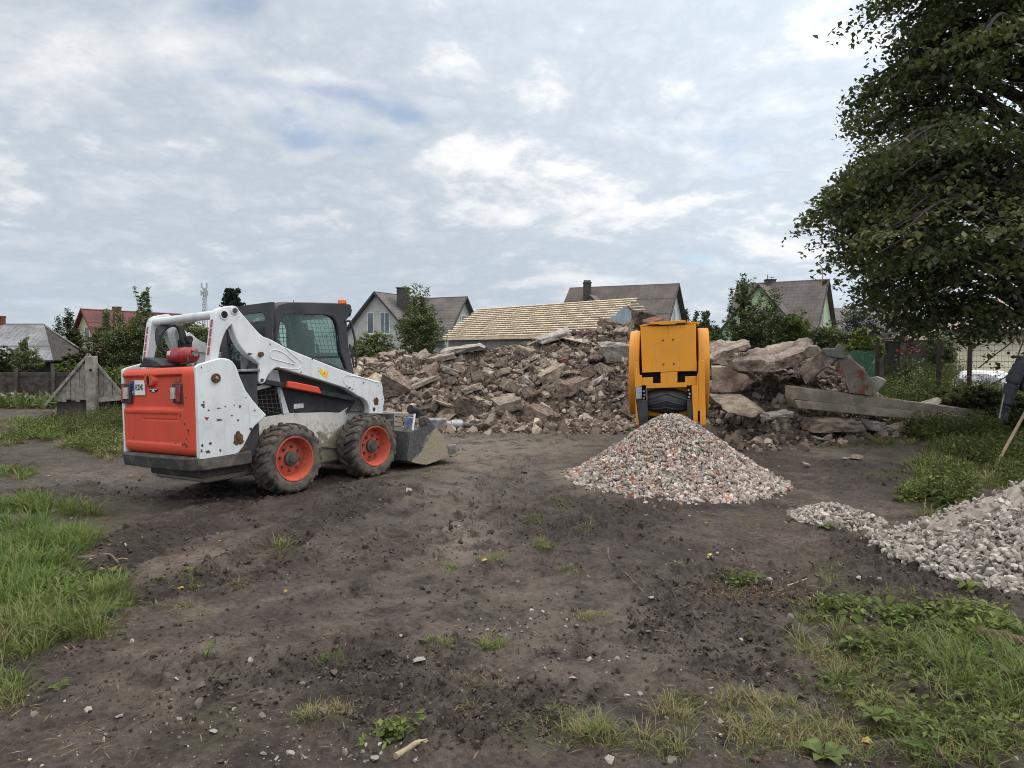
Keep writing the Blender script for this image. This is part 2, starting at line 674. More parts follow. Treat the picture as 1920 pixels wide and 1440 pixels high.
def gz(X, Y):
    X = np.asarray(X, float)
    Y = np.asarray(Y, float)
    near = smooth(Y, 30, 14)
    h = 0.055 * fbm(X * 0.55, Y * 0.55, 1, 3)
    h = h + near * (0.045 * fbm(X * 2.3, Y * 2.3, 2, 3) + 0.036 * fbm(X * 8, Y * 8, 3, 4, 0.62))
    # crumbs and clods pushed up by tyres
    cl = fbm(X * 17, Y * 17, 5, 3, 0.6)
    rough = smooth(fbm(X * 0.9, Y * 0.9, 9, 3), -0.12, 0.22)
    h = h + near * (0.25 + rough) * 0.075 * np.maximum(cl - 0.03, 0) * 2
    # fine crumble, heavier where the mud was churned
    h = h + near * (0.35 + rough) * (0.016 * np.abs(fbm(X * 31, Y * 31, 15, 3, 0.6)) * 2 + 0.010 * fbm(X * 70, Y * 70, 16, 2))
    for pts, w, k in TRACKS:
        x0, x1 = min(p[0] for p in pts) - 1, max(p[0] for p in pts) + 1
        y0, y1 = min(p[1] for p in pts) - 1, max(p[1] for p in pts) + 1
        if np.size(X) > 1:
            m = (X > x0) & (X < x1) & (Y > y0) & (Y < y1)
            if not m.any():
                continue
            xx, yy = X[m], Y[m]
        else:
            m, xx, yy = None, X, Y
        d, a = seg_dist(xx, yy, pts)
        patch = np.maximum(smooth(fbm(xx * 0.8, yy * 0.8, 21, 2), -0.2, 0.15), 0.9 * (k > 1))
        rut = -0.048 * smooth(d, w + 0.03, w - 0.05)
        berm = 0.055 * np.exp(-((d - w - 0.05) / 0.05) ** 2) * (0.3 + 1.6 * np.maximum(fbm(xx * 6, yy * 6, 31, 3) + 0.2, 0))
        lug = 0.030 * np.maximum(np.sin((a + d * 0.7) * 2 * math.pi / 0.13), -0.35) * smooth(d, w, w - 0.05)
        dh = k * (rut + berm * patch + lug * patch)
        if m is None:
            h = h + dh
        else:
            h[m] += dh
    # the loader leans a little to its left: so does the ground under it
    dx, dy = X - LX0 - 0.35, Y - LY0 - 0.5
    wgt = np.exp(-(np.hypot(dx, dy) / 2.0) ** 4)
    plane = -(LU.x * (X - LX0) + LU.y * (Y - LY0)) / LU.z
    h = h * (1 - 0.7 * wgt) + plane * wgt
    return h


def gz1(x, y):
    return float(gz(np.array([x, x]), np.array([y, y]))[0])


# where grass grows (photo spot, half-size, density, height, kind)
GRASS = [
    # u, v, ru, rv, blades, height, tone(0 straw..1 lush), spread
    (60, 1000, 110, 55, 5200, 0.20, 0.80), (150, 985, 50, 35, 1100, 0.17, 0.8), (25, 1090, 80, 60, 3600, 0.20, 0.85),
    (75, 1075, 60, 30, 1200, 0.14, 0.7), (110, 1175, 85, 32, 1700, 0.17, 0.55), (30, 1200, 60, 45, 1300, 0.14, 0.5),
    (205, 1130, 30, 20, 500, 0.17, 0.65), (180, 1190, 36, 16, 360, 0.10, 0.4), (150, 1110, 40, 14, 400, 0.08, 0.55),
    (10, 1290, 35, 20, 420, 0.12, 0.7), (20, 1320, 40, 20, 300, 0.08, 0.3),
    (225, 985, 28, 14, 260, 0.12, 0.45), (530, 1020, 18, 10, 170, 0.10, 0.5), (365, 1095, 22, 10, 190, 0.08, 0.5),
    (450, 1105, 18, 8, 130, 0.07, 0.4), (330, 1145, 30, 10, 190, 0.06, 0.3), (380, 1160, 22, 9, 150, 0.06, 0.4),
    (615, 1245, 24, 10, 260, 0.06, 0.75), (415, 1335, 42, 24, 620, 0.12, 0.5), (395, 1380, 70, 30, 520, 0.08, 0.25),
    (620, 1345, 60, 22, 480, 0.07, 0.25), (820, 1222, 26, 10, 300, 0.07, 0.55), (922, 1222, 28, 14, 320, 0.09, 0.6),
    (910, 1130, 30, 12, 280, 0.08, 0.3), (915, 1052, 28, 8, 300, 0.05, 0.7), (840, 1068, 24, 7, 190, 0.05, 0.6),
    (1020, 1030, 14, 9, 170, 0.07, 0.6), (1060, 950, 28, 9, 330, 0.05, 0.45), (1005, 980, 14, 8, 160, 0.06, 0.45),
    (1105, 990, 20, 8, 150, 0.05, 0.4), (1070, 1075, 26, 9, 190, 0.06, 0.5), (1110, 1165, 32, 10, 220, 0.07, 0.25),
    (1010, 1180, 22, 8, 130, 0.06, 0.3), (1030, 1375, 95, 32, 1300, 0.075, 0.35), (1130, 1395, 30, 18, 480, 0.10, 0.45),
    (910, 1345, 40, 16, 300, 0.07, 0.35), (890, 1290, 34, 12, 200, 0.05, 0.2), (730, 1385, 30, 12, 230, 0.06, 0.55),
    (1270, 1345, 40, 24, 420, 0.10, 0.3), (1250, 1405, 50, 24, 420, 0.10, 0.3), (1395, 1415, 40, 24, 450, 0.11, 0.35),
    (1420, 1340, 80, 36, 1300, 0.085, 0.28), (1500, 1390, 100, 40, 1300, 0.075, 0.33), (1560, 1150, 70, 26, 900, 0.09, 0.55),
    (1590, 1220, 110, 32, 1900, 0.10, 0.35), (1700, 1290, 160, 60, 3600, 0.11, 0.5), (1660, 1380, 170, 50, 2600, 0.10, 0.4),
    (1820, 1400, 120, 50, 2200, 0.11, 0.5), (1850, 1250, 90, 55, 2900, 0.19, 0.75), (1760, 1215, 90, 30, 1300, 0.14, 0.65),
    (1890, 1320, 50, 40, 900, 0.20, 0.75), (1830, 1160, 70, 24, 700, 0.10, 0.6), (1650, 1120, 60, 12, 600, 0.07, 0.65),
    (1560, 1095, 40, 16, 340, 0.07, 0.4), (1390, 1100, 45, 20, 420, 0.09, 0.3), (1370, 1085, 60, 14, 260, 0.06, 0.35),
    (1410, 1185, 20, 7, 170, 0.05, 0.7), (1540, 1060, 50, 26, 380, 0.08, 0.35), (1420, 975, 36, 10, 230, 0.05, 0.4),
    (1280, 1060, 18, 8, 100, 0.05, 0.3), (1760, 960, 34, 14, 700, 0.20, 0.6), (1745, 930, 44, 16, 700, 0.14, 0.5),
    (1690, 895, 60, 10, 500, 0.06, 0.65), (1800, 880, 90, 40, 2600, 0.20, 0.5), (1860, 830, 90, 34, 2800, 0.24, 0.55),
    (1780, 820, 70, 24, 1700, 0.20, 0.5), (1690, 820, 60, 18, 800, 0.14, 0.4), (1560, 830, 60, 12, 420, 0.08, 0.3),
    (1880, 905, 60, 26, 800, 0.16, 0.6), (1790, 905, 60, 16, 700, 0.12, 0.5),
    (780, 895, 38, 10, 420, 0.035, 0.5), (740, 770, 30, 7, 320, 0.16, 0.7), (690, 925, 30, 8, 160, 0.03, 0.4),
    (40, 760, 75, 7, 2600, 0.28, 0.85), (110, 757, 30, 5, 600, 0.24, 0.8), (30, 800, 40, 10, 500, 0.2, 0.5), (15, 830, 30, 8, 260, 0.16, 0.5),
    (85, 812, 44, 15, 1200, 0.25, 0.72), (165, 832, 48, 18, 1100, 0.18, 0.35), (200, 846, 30, 16, 600, 0.15, 0.35),
    (30, 888, 36, 10, 420, 0.13, 0.6), (150, 800, 60, 18, 900, 0.26, 0.35),
    (200, 815, 30, 26, 700, 0.22, 0.35),
    (1000, 825, 50, 6, 200, 0.04, 0.4), (1080, 820, 40, 6, 160, 0.05, 0.4), (860, 815, 30, 5, 160, 0.06, 0.5),
]


def grass_patches():
    """ground position, direction, height and tone of every blade; blades fan out from their tuft"""
    P, D, H, T = [], [], [], []
    for u, v, ru, rv, n, h, tone in GRASS:
        if v > 1050 and u > 300:
            h, tone = h * 0.78, tone * 0.9
        right = u > 1300 and v > 1040
        n = int(n * (0.44 if right else (0.6 if v > 1200 else 0.95)))
        per = 26 if h > 0.11 else 16
        k = max(4, n // per)                    # tufts
        a = RNG.uniform(0, 2 * math.pi, k)
        r = np.sqrt(RNG.uniform(0, 1, k)) * 1.08
        cu, cv = u + ru * r * np.cos(a), v + rv * r * np.sin(a)
        for i in range(k):
            g = ground(cu[i], min(cv[i], 1475))
            if v > 900 and fbm(np.array([g.x * 1.7]), np.array([g.y * 1.7]), 55, 2)[0] < (-0.05 if right else -0.17):
                continue
            m = RNG.poisson(per) + 2
            s = 0.012 + 0.16 * h
            off = RNG.normal(0, s, (m, 2))
            P.append(np.array([g.x, g.y]) + off)
            d = off / (s * 1.3) + RNG.normal(0, 0.55, (m, 2)) + RNG.normal(0, 0.35, 2)
            D.append(d / (np.linalg.norm(d, axis=1, keepdims=True) + 1e-6))
            hh = h * RNG.uniform(0.55, 1.3)
            H.append(np.full(m, hh) * RNG.uniform(0.4, 1.15, m))
            T.append(np.clip(tone + RNG.normal(0, 0.12) + RNG.normal(0, 0.17, m), 0, 1))
    return np.concatenate(P), np.concatenate(D), np.concatenate(H), np.concatenate(T)


def build_ground():
    ys = [0.6]
    while ys[-1] < 24:
        ys.append(ys[-1] + max(0.010, (0.0030 if ys[-1] < 10 else 0.0045) * ys[-1]))
    while ys[-1] < 900:
        ys.append(ys[-1] * 1.10)
    ys = np.array([-60, -20, -6, -2, -0.5, 0.2] + ys)
    xs = [0.0]
    while xs[-1] < 20:
        xs.append(xs[-1] + (0.0135 if xs[-1] < 3.0 else 0.0135 + 0.018 * (xs[-1] - 3.0)))
    while xs[-1] < 900:
        xs.append(xs[-1] * 1.12)
    xs = np.array([-x for x in xs[:0:-1]] + xs)
    X, Y = np.meshgrid(xs, ys)
    Z = gz(X.ravel(), Y.ravel())
    nx, ny = len(xs), len(ys)
    V = np.stack([X.ravel(), Y.ravel(), Z], 1)
    i = np.arange(nx * ny).reshape(ny, nx)
    F = np.stack([i[:-1, :-1], i[:-1, 1:], i[1:, 1:], i[1:, :-1]], -1).reshape(-1, 4)
    me = npmesh('ground', V, F, smoothed=True)
    moss = np.zeros(nx * ny)
    dry = np.zeros(nx * ny)
    x, y = X.ravel(), Y.ravel()
    for u, v, ru, rv, n, h, tone in GRASS:
        g = ground(u, min(v, 1450))
        gx = abs(ground(u + ru, min(v, 1450)).x - g.x)
        gy = abs(ground(u, min(v, 1450) - rv).y - g.y)
        m = (np.abs(x - g.x) < 3 * gx) & (np.abs(y - g.y) < 3 * gy)
        q = ((x[m] - g.x) / gx) ** 2 + ((y[m] - g.y) / gy) ** 2
        moss[m] = np.maximum(moss[m], np.exp(-q * 0.9) * min(1, n / 700))
    for u, v, ru, rv, a in ((900, 850, 130, 40, 0.9), (1000, 840, 160, 22, 0.8), (860, 930, 110, 60, 0.6), (870, 1010, 70, 40, 0.9), (1100, 1200, 400, 120, 0.45),
                            (420, 1270, 160, 60, 0.35), (760, 1130, 200, 60, 0.35), (1060, 890, 40, 22, 1.0), (1540, 848, 50, 10, 1.0), (1640, 990, 60, 18, 1.0), (700, 880, 200, 20, 0.4), (240, 900, 160, 16, 0.4)):
        g = ground(u, v)
        gx = abs(ground(u + ru, v).x - g.x)
        gy = abs(ground(u, v - rv).y - g.y)
        q = ((x - g.x) / gx) ** 2 + ((y - g.y) / gy) ** 2
        dry = np.maximum(dry, a * np.exp(-q))
    moss = np.where(y > 19, np.maximum(moss, smooth(y, 19, 24)), moss)
    moss = np.where((x > 5.5) & (y > 9), np.maximum(moss, smooth(x, 5.5, 8)), moss)
    wet = np.zeros(nx * ny)
    near_ = (y > 1.5) & (y < 14) & (np.abs(x) < 9)
    for pts, w, k in TRACKS:
        d, a_ = seg_dist(x[near_], y[near_], pts)
        wet[near_] = np.maximum(wet[near_], min(1, k * 1.3) * smooth(d, w + 0.14, w - 0.10) * smooth(fbm(x[near_] * 1.4, y[near_] * 1.4, 81, 3), -0.22, 0.08))
    wet = np.maximum(wet, 0.8 * smooth(fbm(x * 0.9, y * 0.9, 9, 3), 0.03, 0.22) * smooth(y, 13, 10))
    for nm, arr in (('moss', moss), ('dry', dry), ('wet', wet)):
        a = me.attributes.new(nm, 'FLOAT', 'POINT')
        a.data.foreach_set('value', arr.astype(np.float32))
    # material
    m, t, bs, P, out = new_mat('mud')
    am = t.node('ShaderNodeAttribute'); am.attribute_name = 'moss'
    aw = t.node('ShaderNodeAttribute'); aw.attribute_name = 'wet'
    ad = t.node('ShaderNodeAttribute'); ad.attribute_name = 'dry'
    n0 = t.noise(P, 0.7, 5, 0.6)
    n1 = t.noise(P, 3.5, 6, 0.62, 0.3)
    n2 = t.noise(P, 26, 6, 0.7)
    n3 = t.noise(P, 110, 4, 0.7)
    k = t.math('ADD', t.math('MULTIPLY', n0, 0.4), t.math('ADD', t.math('MULTIPLY', n1, 0.3), t.math('MULTIPLY', n2, 0.3)))
    c = t.ramp(k, [(0.39, (0.019, 0.0130, 0.0105)), (0.46, (0.042, 0.0305, 0.0245)), (0.53, (0.084, 0.0655, 0.055)), (0.60, (0.145, 0.118, 0.100))])
    c = t.mix(t.math('MULTIPLY', aw.outputs['Fac'], t.math('ADD', 0.55, t.math('MULTIPLY', n2, 0.5)), clamp=True), c, t.mix(n2, (0.018, 0.012, 0.010), (0.040, 0.029, 0.024)))
    dn = t.math('MULTIPLY', ad.outputs['Fac'], t.step(t.math('ADD', n1, t.math('MULTIPLY', n2, 0.3)), 0.48, 0.72))
    c = t.mix(dn, c, (0.185, 0.158, 0.130))
    mn = t.math('MULTIPLY', am.outputs['Fac'], t.step(t.math('ADD', n1, t.math('MULTIPLY', n2, 0.4)), 0.52, 0.75))
    c = t.mix(t.math('MULTIPLY', mn, 0.65), c, (0.060, 0.066, 0.022))
    # fine grit: pale grains pressed into the mud
    vo = t.node('ShaderNodeTexVoronoi')
    vo.inputs['Scale'].default_value = 70
    t.link(P, vo.inputs['Vector'])
    sepc = t.node('ShaderNodeSeparateColor')
    t.link(vo.outputs['Color'], sepc.inputs[0])
    g = t.math('MULTIPLY', t.step(vo.outputs['Distance'], 0.30, 0.20), t.math('GREATER_THAN', sepc.outputs[0], 0.90))
    g = t.math('MULTIPLY', g, t.step(n1, 0.42, 0.62))
    c = t.mix(t.math('MULTIPLY', g, 0.75), c, (0.24, 0.22, 0.20))
    t.link(c, bs.inputs['Base Color'])
    wet = t.step(t.math('ADD', n0, t.math('MULTIPLY', n1, 0.4)), 0.82, 0.58)
    t.link(t.math('SUBTRACT', t.math('SUBTRACT', 0.92, t.math('MULTIPLY', wet, 0.28)), t.math('MULTIPLY', aw.outputs['Fac'], 0.16)), bs.inputs['Roughness'])
    bs.inputs['Specular IOR Level'].default_value = 0.3
    hh = t.math('ADD', t.math('ADD', t.math('MULTIPLY', n2, 1.0), t.math('MULTIPLY', n3, 0.35)), t.math('MULTIPLY', g, 0.5))
    bump(t, bs, hh, 1.0, 0.035)
    o = link('ground', me, m)
    tag(o, 'dark churned bare mud yard with tyre ruts and grit', 'ground', kind='structure')
    return o


build_ground()
# ------------------------------------------------------------------ skid steer loader
def r1(x, y): return (200 + x / 3.6, 540 + y / 3.6)
def r2(x, y): return (440 + x / 3.6, 540 + y / 3.6)
def z2(x, y): return (440 + x / 8.727, 640 + y / 8.727)
def z3(x, y): return (640 + x / 13.09, 690 + y / 13.09)
def z4(x, y): return (260 + x / 8.727, 570 + y / 8.727)
def r5(x, y): return (680 + x / 5.5375, 640 + y / 5.5375)
def r7(x, y): return (500 + x / 8, 540 + y / 8)
def rt(x, y): return (220 + x / 7.58, 670 + y / 7.58)


def plate(name, pix, y_face, thick, mat, parent, bevel=0.006, off=0.0, mirror=False, seg=2):
    """a plate traced on the loader's plane y_face, `thick` metres deep to its left"""
    pts = [on_y(p, y_face) for p in pix]
    s = -1 if mirror else 1
    a = [Vector((p.x, s * (y_face - off), p.z)) for p in pts]
    b = [Vector((p.x, s * (y_face - off + thick), p.z)) for p in pts]
    bm = bmesh.new()
    prism_bm(bm, a, b)
    return bm_obj(name, bm, mat, parent, bevel, seg)


def disc(bm, c, axis, r, h, n=20, r2_=None, squash=None):
    c, axis = Vector(c), Vector(axis).normalized()
    a = axis.orthogonal().normalized()
    b = axis.cross(a)
    r2_ = r if r2_ is None else r2_
    lo = [bm.verts.new(c + (a * math.cos(2 * math.pi * k / n) + b * math.sin(2 * math.pi * k / n)) * r) for k in range(n)]
    hi = [bm.verts.new(c + axis * h + (a * math.cos(2 * math.pi * k / n) + b * math.sin(2 * math.pi * k / n)) * r2_) for k in range(n)]
    for k in range(n):
        bm.faces.new([lo[k], lo[(k + 1) % n], hi[(k + 1) % n], hi[k]])
    bm.faces.new(list(reversed(lo)))
    bm.faces.new(hi)


def blotch(bm, pix, rx, rz, yp, seed, n=16, depth=0.003, amp=0.35):
    """an irregular flat patch (rust, sticker remains) standing just proud of the plane yp"""
    c = on_y(pix, yp)
    rr = random.Random(seed)
    ring = []
    for k in range(n):
        a = 2 * math.pi * k / n
        q = 1 + rr.uniform(-amp, amp)
        ring.append((c.x + rx * q * math.cos(a), c.z + rz * q * math.sin(a)))
    prism_bm(bm, [Vector((x, yp - depth, z)) for x, z in ring], [Vector((x, yp + 0.002, z)) for x, z in ring])


def lathe(bm, prof, n=48, axis='y', closed=False):
    """prof: list of (radius, along)"""
    rings = []
    for r, y in prof:
        rings.append([bm.verts.new((r * math.cos(2 * math.pi * k / n), y, r * math.sin(2 * math.pi * k / n))) for k in range(n)])
    prs = list(zip(rings, rings[1:])) + ([(rings[-1], rings[0])] if closed else [])
    for a, b in prs:
        for k in range(n):
            bm.faces.new([a[k], a[(k + 1) % n], b[(k + 1) % n], b[k]])
    return rings


LWB, LR = 1.169, 0.381
YA, YP, YS = -0.68, -0.745, -0.50      # outer faces: arm, rear side panel, tub and cab

loader = empty('skid_steer_loader')
loader.matrix_world = LMAT
tag(loader, 'white and orange-red skid steer loader with black cab parked on the mud', 'skid steer loader')

# ---- wheels
def make_wheel():
    w = bpy.data.objects.new('wheel', None)
    COL.objects.link(w)
    # tyre body
    bm = bmesh.new()
    prof = [(0.232, -0.125), (0.248, -0.146), (0.275, -0.152), (0.318, -0.153), (0.345, -0.146), (0.358, -0.128), (0.362, -0.09), (0.364, 0.0),
            (0.362, 0.09), (0.358, 0.128), (0.345, 0.146), (0.318, 0.153), (0.275, 0.152), (0.248, 0.146), (0.232, 0.125)]
    lathe(bm, prof, 64)
    ty = bm_obj('tyre', bm, RUBBER, w, 0, smooth_angle=50)
    # lugs: two staggered rows of angled blocks
    bm = bmesh.new()
    N = 22
    rr = random.Random(3)
    for side in (-1, 1):
        for k in range(N):
            a0 = 2 * math.pi * (k + (0.5 if side > 0 else 0)) / N + rr.uniform(-.012, .012)

            def P(da, r, y):
                return Vector((r * math.cos(a0 + da), y * side, r * math.sin(a0 + da)))
            hw = 0.062
            sk = 0.16
            top = 0.386 + rr.uniform(-.006, .003)
            low = 0.352
            stations = [(0.002, low, top, sk), (0.075, low, top, sk * 0.35), (0.125, low - .012, top - 0.008, 0.0), (0.156, 0.318, 0.352, -0.03)]
            prev = None
            for y, lo, hi, s_ in stations:
                q = [bm.verts.new(P(s_ - hw, lo, y)), bm.verts.new(P(s_ + hw, lo, y)), bm.verts.new(P(s_ + hw * .86, hi, y)), bm.verts.new(P(s_ - hw * .86, hi, y))]
                if prev is None:
                    bm.faces.new(q)
                else:
                    for i in range(4):
                        bm.faces.new([prev[i], q[i], q[(i + 1) % 4], prev[(i + 1) % 4]])
                prev = q
            bm.faces.new(list(reversed(prev)))
    bm_obj('tread', bm, MUDTYRE, w, 0.006, 1)
    # rim: lip, barrel and dish
    bm = bmesh.new()
    prof = [(0.236, -0.120), (0.246, -0.140), (0.240, -0.150), (0.228, -0.148), (0.216, -0.125), (0.205, -0.06), (0.190, -0.030), (0.165, -0.038), (0.120, -0.056),
            (0.075, -0.060), (0.0, -0.060)]
    lathe(bm, prof[:-1], 56)
    disc(bm, (0, -0.060, 0), (0, 1, 0), 0.08, 0.02, 24)
    prof2 = [(0.236, 0.12), (0.236, 0.14), (0.21, 0.12), (0.20, 0.0), (0.19, -0.02)]
    lathe(bm, prof2, 40)
    rim = bm_obj('rim', bm, RIM, w, 0, smooth_angle=50)
    bm = bmesh.new()
    lathe(bm, [(0.082, -0.058), (0.080, -0.088), (0.070, -0.094), (0.046, -0.096), (0.042, -0.110), (0.0005, -0.112)], 28)
    bm_obj('hub', bm, DARKMET, w, 0, smooth_angle=50)
    for k in range(8):
        a = 2 * math.pi * k / 8 + 0.2
        bm = bmesh.new()
        disc(bm, (0.128 * math.cos(a), -0.050, 0.128 * math.sin(a)), (0, -1, 0), 0.015, 0.028, 6)
        bm_obj('wheel_nut', bm, DARKMET, rim)
    bm = bmesh.new()
    add_tube(bm, [(0.13, -0.10, 0.165), (0.15, -0.12, 0.172), (0.165, -0.118, 0.175)], 0.012, 8)
    bm_obj('valve', bm, RIM, rim)
    return w


def copy_tree(o, parent=None):
    c = o.copy()
    COL.objects.link(c)
    c.parent = parent
    for ch in list(o.children):
        copy_tree(ch, c)
    return c


wheel0 = make_wheel()
spots = [(0, -0.712, 0, 0.35), (LWB, -0.712, 0, 1.2), (0, 0.712, math.pi, 0.8), (LWB, 0.712, math.pi, 2.0)]
for i, (x, y, rz, spin) in enumerate(spots):
    w = wheel0 if i == 0 else copy_tree(wheel0)
    w.parent = loader
    w.location = (x, y, LR - 0.012)
    w.rotation_euler = (0, spin, rz)
    w.rotation_mode = 'XYZ'

# ---- tub, sill, black side covers
sill_z = on_y((579, 774.5), YS).z
bm = bmesh.new()
add_box(bm, (0.33, 0, (0.21 + sill_z - 0.02) / 2), (2.30, 0.98, sill_z - 0.02 - 0.21))
bm_obj('tub', bm, WHITE_LOW, loader, 0.02)
SILL = [(463, 792), (481.7, 787), (499.7, 781.7), (533, 775.5), (544, 774.4), (623, 773), (634, 776), (650, 765), (660, 757), (672, 752), (684, 757), (692, 772), (692, 838),
        (640, 842), (590, 838), (470, 842)]
plate('sill_plate', SILL, YS - 0.015, 0.03, WHITE_LOW, loader, 0.006)
plate('sill_plate', SILL, YS - 0.015, 0.03, WHITE_LOW, loader, 0.006, mirror=True)
COVER = [(513, 690), (560, 700), (640, 728), (672, 741), (684, 757), (650, 766), (640, 771), (623, 772.5), (544, 773.8), (530, 735)]
plate('side_cover', COVER, YS - 0.012, 0.02, BLACK, loader, 0.004)
plate('side_cover', COVER, YS - 0.012, 0.02, BLACK, loader, 0.004, mirror=True)
plate('warning_label', [z2(970, 1025), z2(1125, 1015), z2(1130, 1085), z2(970, 1105)], YS - 0.015, 0.004, PLATEW, loader, 0)
plate('side_post', [z2(620, 470), z2(710, 470), z2(745, 650), z2(770, 760), z2(900, 1185), z2(800, 1190), z2(700, 750), z2(540, 640)], YS - 0.022, 0.03, WHITE, loader, 0.004)
plate('side_brace', [z2(240, 790), z2(500, 705), z2(610, 742), z2(270, 830)], YS - 0.030, 0.03, WHITE, loader, 0.004)

# grille: dark opening with a wire grid
G_OUT = [z2(270, 826), z2(500, 755), z2(700, 752), z2(796, 1200), z2(530, 1205), z2(330, 1010)]
gb = plate('side_grille', G_OUT, YS + 0.005, 0.02, HOLE, loader, 0)
bm = bmesh.new()
for k in range(7):
    f = k / 6
    a, b = z2(270 + 450 * f, 826 - 74 * min(1, f * 1.6)), z2(330 + 466 * f, 1010 + 195 * min(1, f * 2.2))
    pa, pb = on_y(a, YS - 0.02), on_y(b, YS - 0.02)
    add_tube(bm, [pa, pb], 0.0035, 6)
for k in range(6):
    f = k / 5
    pa, pb = on_y(z2(265 + 130 * f + 30 * (f > .6), 850 + 270 * f), YS - 0.024), on_y(z2(705 + 90 * f, 775 + 410 * f), YS - 0.024)
    add_tube(bm, [pa, pb], 0.0035, 6)
bm_obj('wire_grid', bm, DARKMET, gb)

# ---- engine compartment, top cover
top_z = 1.335
bm = bmesh.new()
add_box(bm, (-0.62, 0, 0.86), (0.66, 1.36, 0.90))
bm_obj('engine_housing', bm, BLACK, loader, 0.03)
bm = bmesh.new()
add_box(bm, (-0.62, 0, 1.335), (0.70, 1.40, 0.03))
for k in range(7):
    add_box(bm, (-0.50, -0.42 + 0.14 * k, 1.356), (0.34, 0.03, 0.014))
bm_obj('top_cover', bm, plain('dusty_grey_paint', (0.24, 0.24, 0.235), (0.12, 0.118, 0.112), 7, 0.6, bmp=0.2, vary=0), loader, 0.008)
bm = bmesh.new()
add_box(bm, (0.05, 0, 1.02), (0.60, 0.96, 0.76))
bm_obj('cab_rear_bulkhead', bm, DARKMET, loader, 0.02)

# counterweight bumper
BUMP = [(-1.115, -0.60), (-1.135, 0.0), (-1.115, 0.60), (-1.03, 0.73), (-0.45, 0.75), (-0.45, -0.75), (-1.03, -0.745)]
bm = bmesh.new()
prism_bm(bm, [Vector((x, y, 0.505)) for x, y in BUMP], [Vector((x * 0.99 + (0.02 if x < -1 else 0), y, 0.372)) for x, y in BUMP])
bm_obj('counterweight', bm, BUMPER, loader, 0.014)
bm = bmesh.new()
add_box(bm, (-0.62, 0, 0.33), (0.5, 1.0, 0.14))
bm_obj('belly_guard', bm, BUMPER, loader, 0.02)

# rear side panels
PANEL = [(366.8, 688), (374, 682.5), (389, 678), (405.6, 673.3), (413.9, 671.4), (423.6, 671.8), (430.5, 673.8), (436, 677.5), (440.6, 683), (444.4, 690), (450, 706.7), (461, 731.7),
         (475, 751), (488, 766), (500, 777.5), (494, 785), (486, 791.4), (478, 799), (472.2, 806.7), (463.9, 823.3), (455.6, 840), (447.2, 849.7), (430.6, 856.7), (405.6, 860.8), (373.5, 862.2)]
pr = plate('side_panel', PANEL, YP, 0.05, WHITE, loader, 0.010)
pl_ = plate('side_panel', PANEL, YP, 0.05, WHITE, loader, 0.010, mirror=True)
bm = bmesh.new()
c = on_y(r1(735, 608), YP)
disc(bm, (c.x, YP - 0.022, c.z), (0, 1, 0), 0.047, 0.03, 22)
bm_obj('pivot_pin', bm, RUST, pr, 0.006)
bm = bmesh.new()
disc(bm, (c.x, YP - 0.030, c.z), (0, 1, 0), 0.017, 0.01, 14)
bm_obj('pin_bolt', bm, GREYMET, pr, 0.003)
bm = bmesh.new()
blotch(bm, r1(890, 1015), 0.058, 0.066, YP, 4, 26, 0.004, 0.22)
for i, (x, y, a, b) in enumerate([(650, 790, 9, 11), (655, 803, 6, 6), (760, 810, 13, 4), (690, 825, 7, 5), (800, 800, 8, 4), (860, 790, 10, 3), (900, 800, 7, 8), (700, 1050, 11, 10),
                                 (683, 1105, 14, 9), (768, 1097, 9, 9), (645, 1062, 7, 10), (640, 1098, 6, 10), (760, 890, 16, 6), (972, 950, 8, 8), (845, 860, 6, 4), (888, 892, 6, 6), (655, 770, 4, 6),
                                 (1000, 825, 5, 5), (940, 740, 4, 4), (930, 1075, 12, 10), (915, 1090, 12, 8)]):
    blotch(bm, r1(x, y), a / 3.6 / 172, b / 3.6 / 172, YP, 40 + i, 9, 0.003, 0.45)
bm_obj('rust_patch', bm, RUST, pr)
bm = bmesh.new()
c = on_y(r1(890, 1015), YP)
disc(bm, (c.x, YP - 0.012, c.z), (0, 1, 0), 0.020, 0.012, 14)
bm_obj('tie_down_hole', bm, DARKMET, pr)
bm = bmesh.new()
pts = [on_y(r1(*p), YP) for p in ((660, 872), (692, 872), (676, 895))]
prism_bm(bm, [Vector((p.x, YP - 0.003, p.z)) for p in pts], [Vector((p.x, YP + 0.002, p.z)) for p in pts])
bm_obj('triangle_sticker', bm, LENS_R, pr)

# ---- lift arms
ARM = [(392.5, 705), (394, 680), (398.3, 640), (402, 605), (404.2, 588), (408, 580.5), (416, 576), (430, 573.5), (439, 573.0), (446, 579), (455.5, 590), (466, 602), (477.8, 615.5), (486, 624.5),
       (494.2, 631.2), (503, 634.5), (512, 638.4), (531.7, 649.5), (560, 662), (595.6, 676), (634.4, 691.4), (678.9, 706.7), (706.7, 713.8), (713, 715.2), (715.8, 718.5), (717.6, 724), (718.8, 740),
       (721.6, 749.7), (720, 758), (718.6, 764), (717.8, 776), (692.4, 776), (691.8, 761), (688, 753), (681.7, 747.3), (670.6, 742), (653.9, 731.2), (648.5, 727.8), (600.4, 712.8), (566, 702.4),
       (543, 695.6), (522.5, 689.2), (518, 689.6), (511, 694), (504.4, 701.9), (499.8, 711), (496.4, 717.5), (491.6, 720.0), (487, 718), (484.9, 713.3), (485.5, 700), (486.4, 683.5), (479, 675.5),
       (463, 664.3), (453.8, 654), (446.5, 643), (441.7, 633), (437.5, 619), (434.6, 608.2), (430, 612.5), (425, 619), (420.6, 628), (417, 638), (414.4, 647), (412.2, 657), (409.5, 673), (405, 705)]


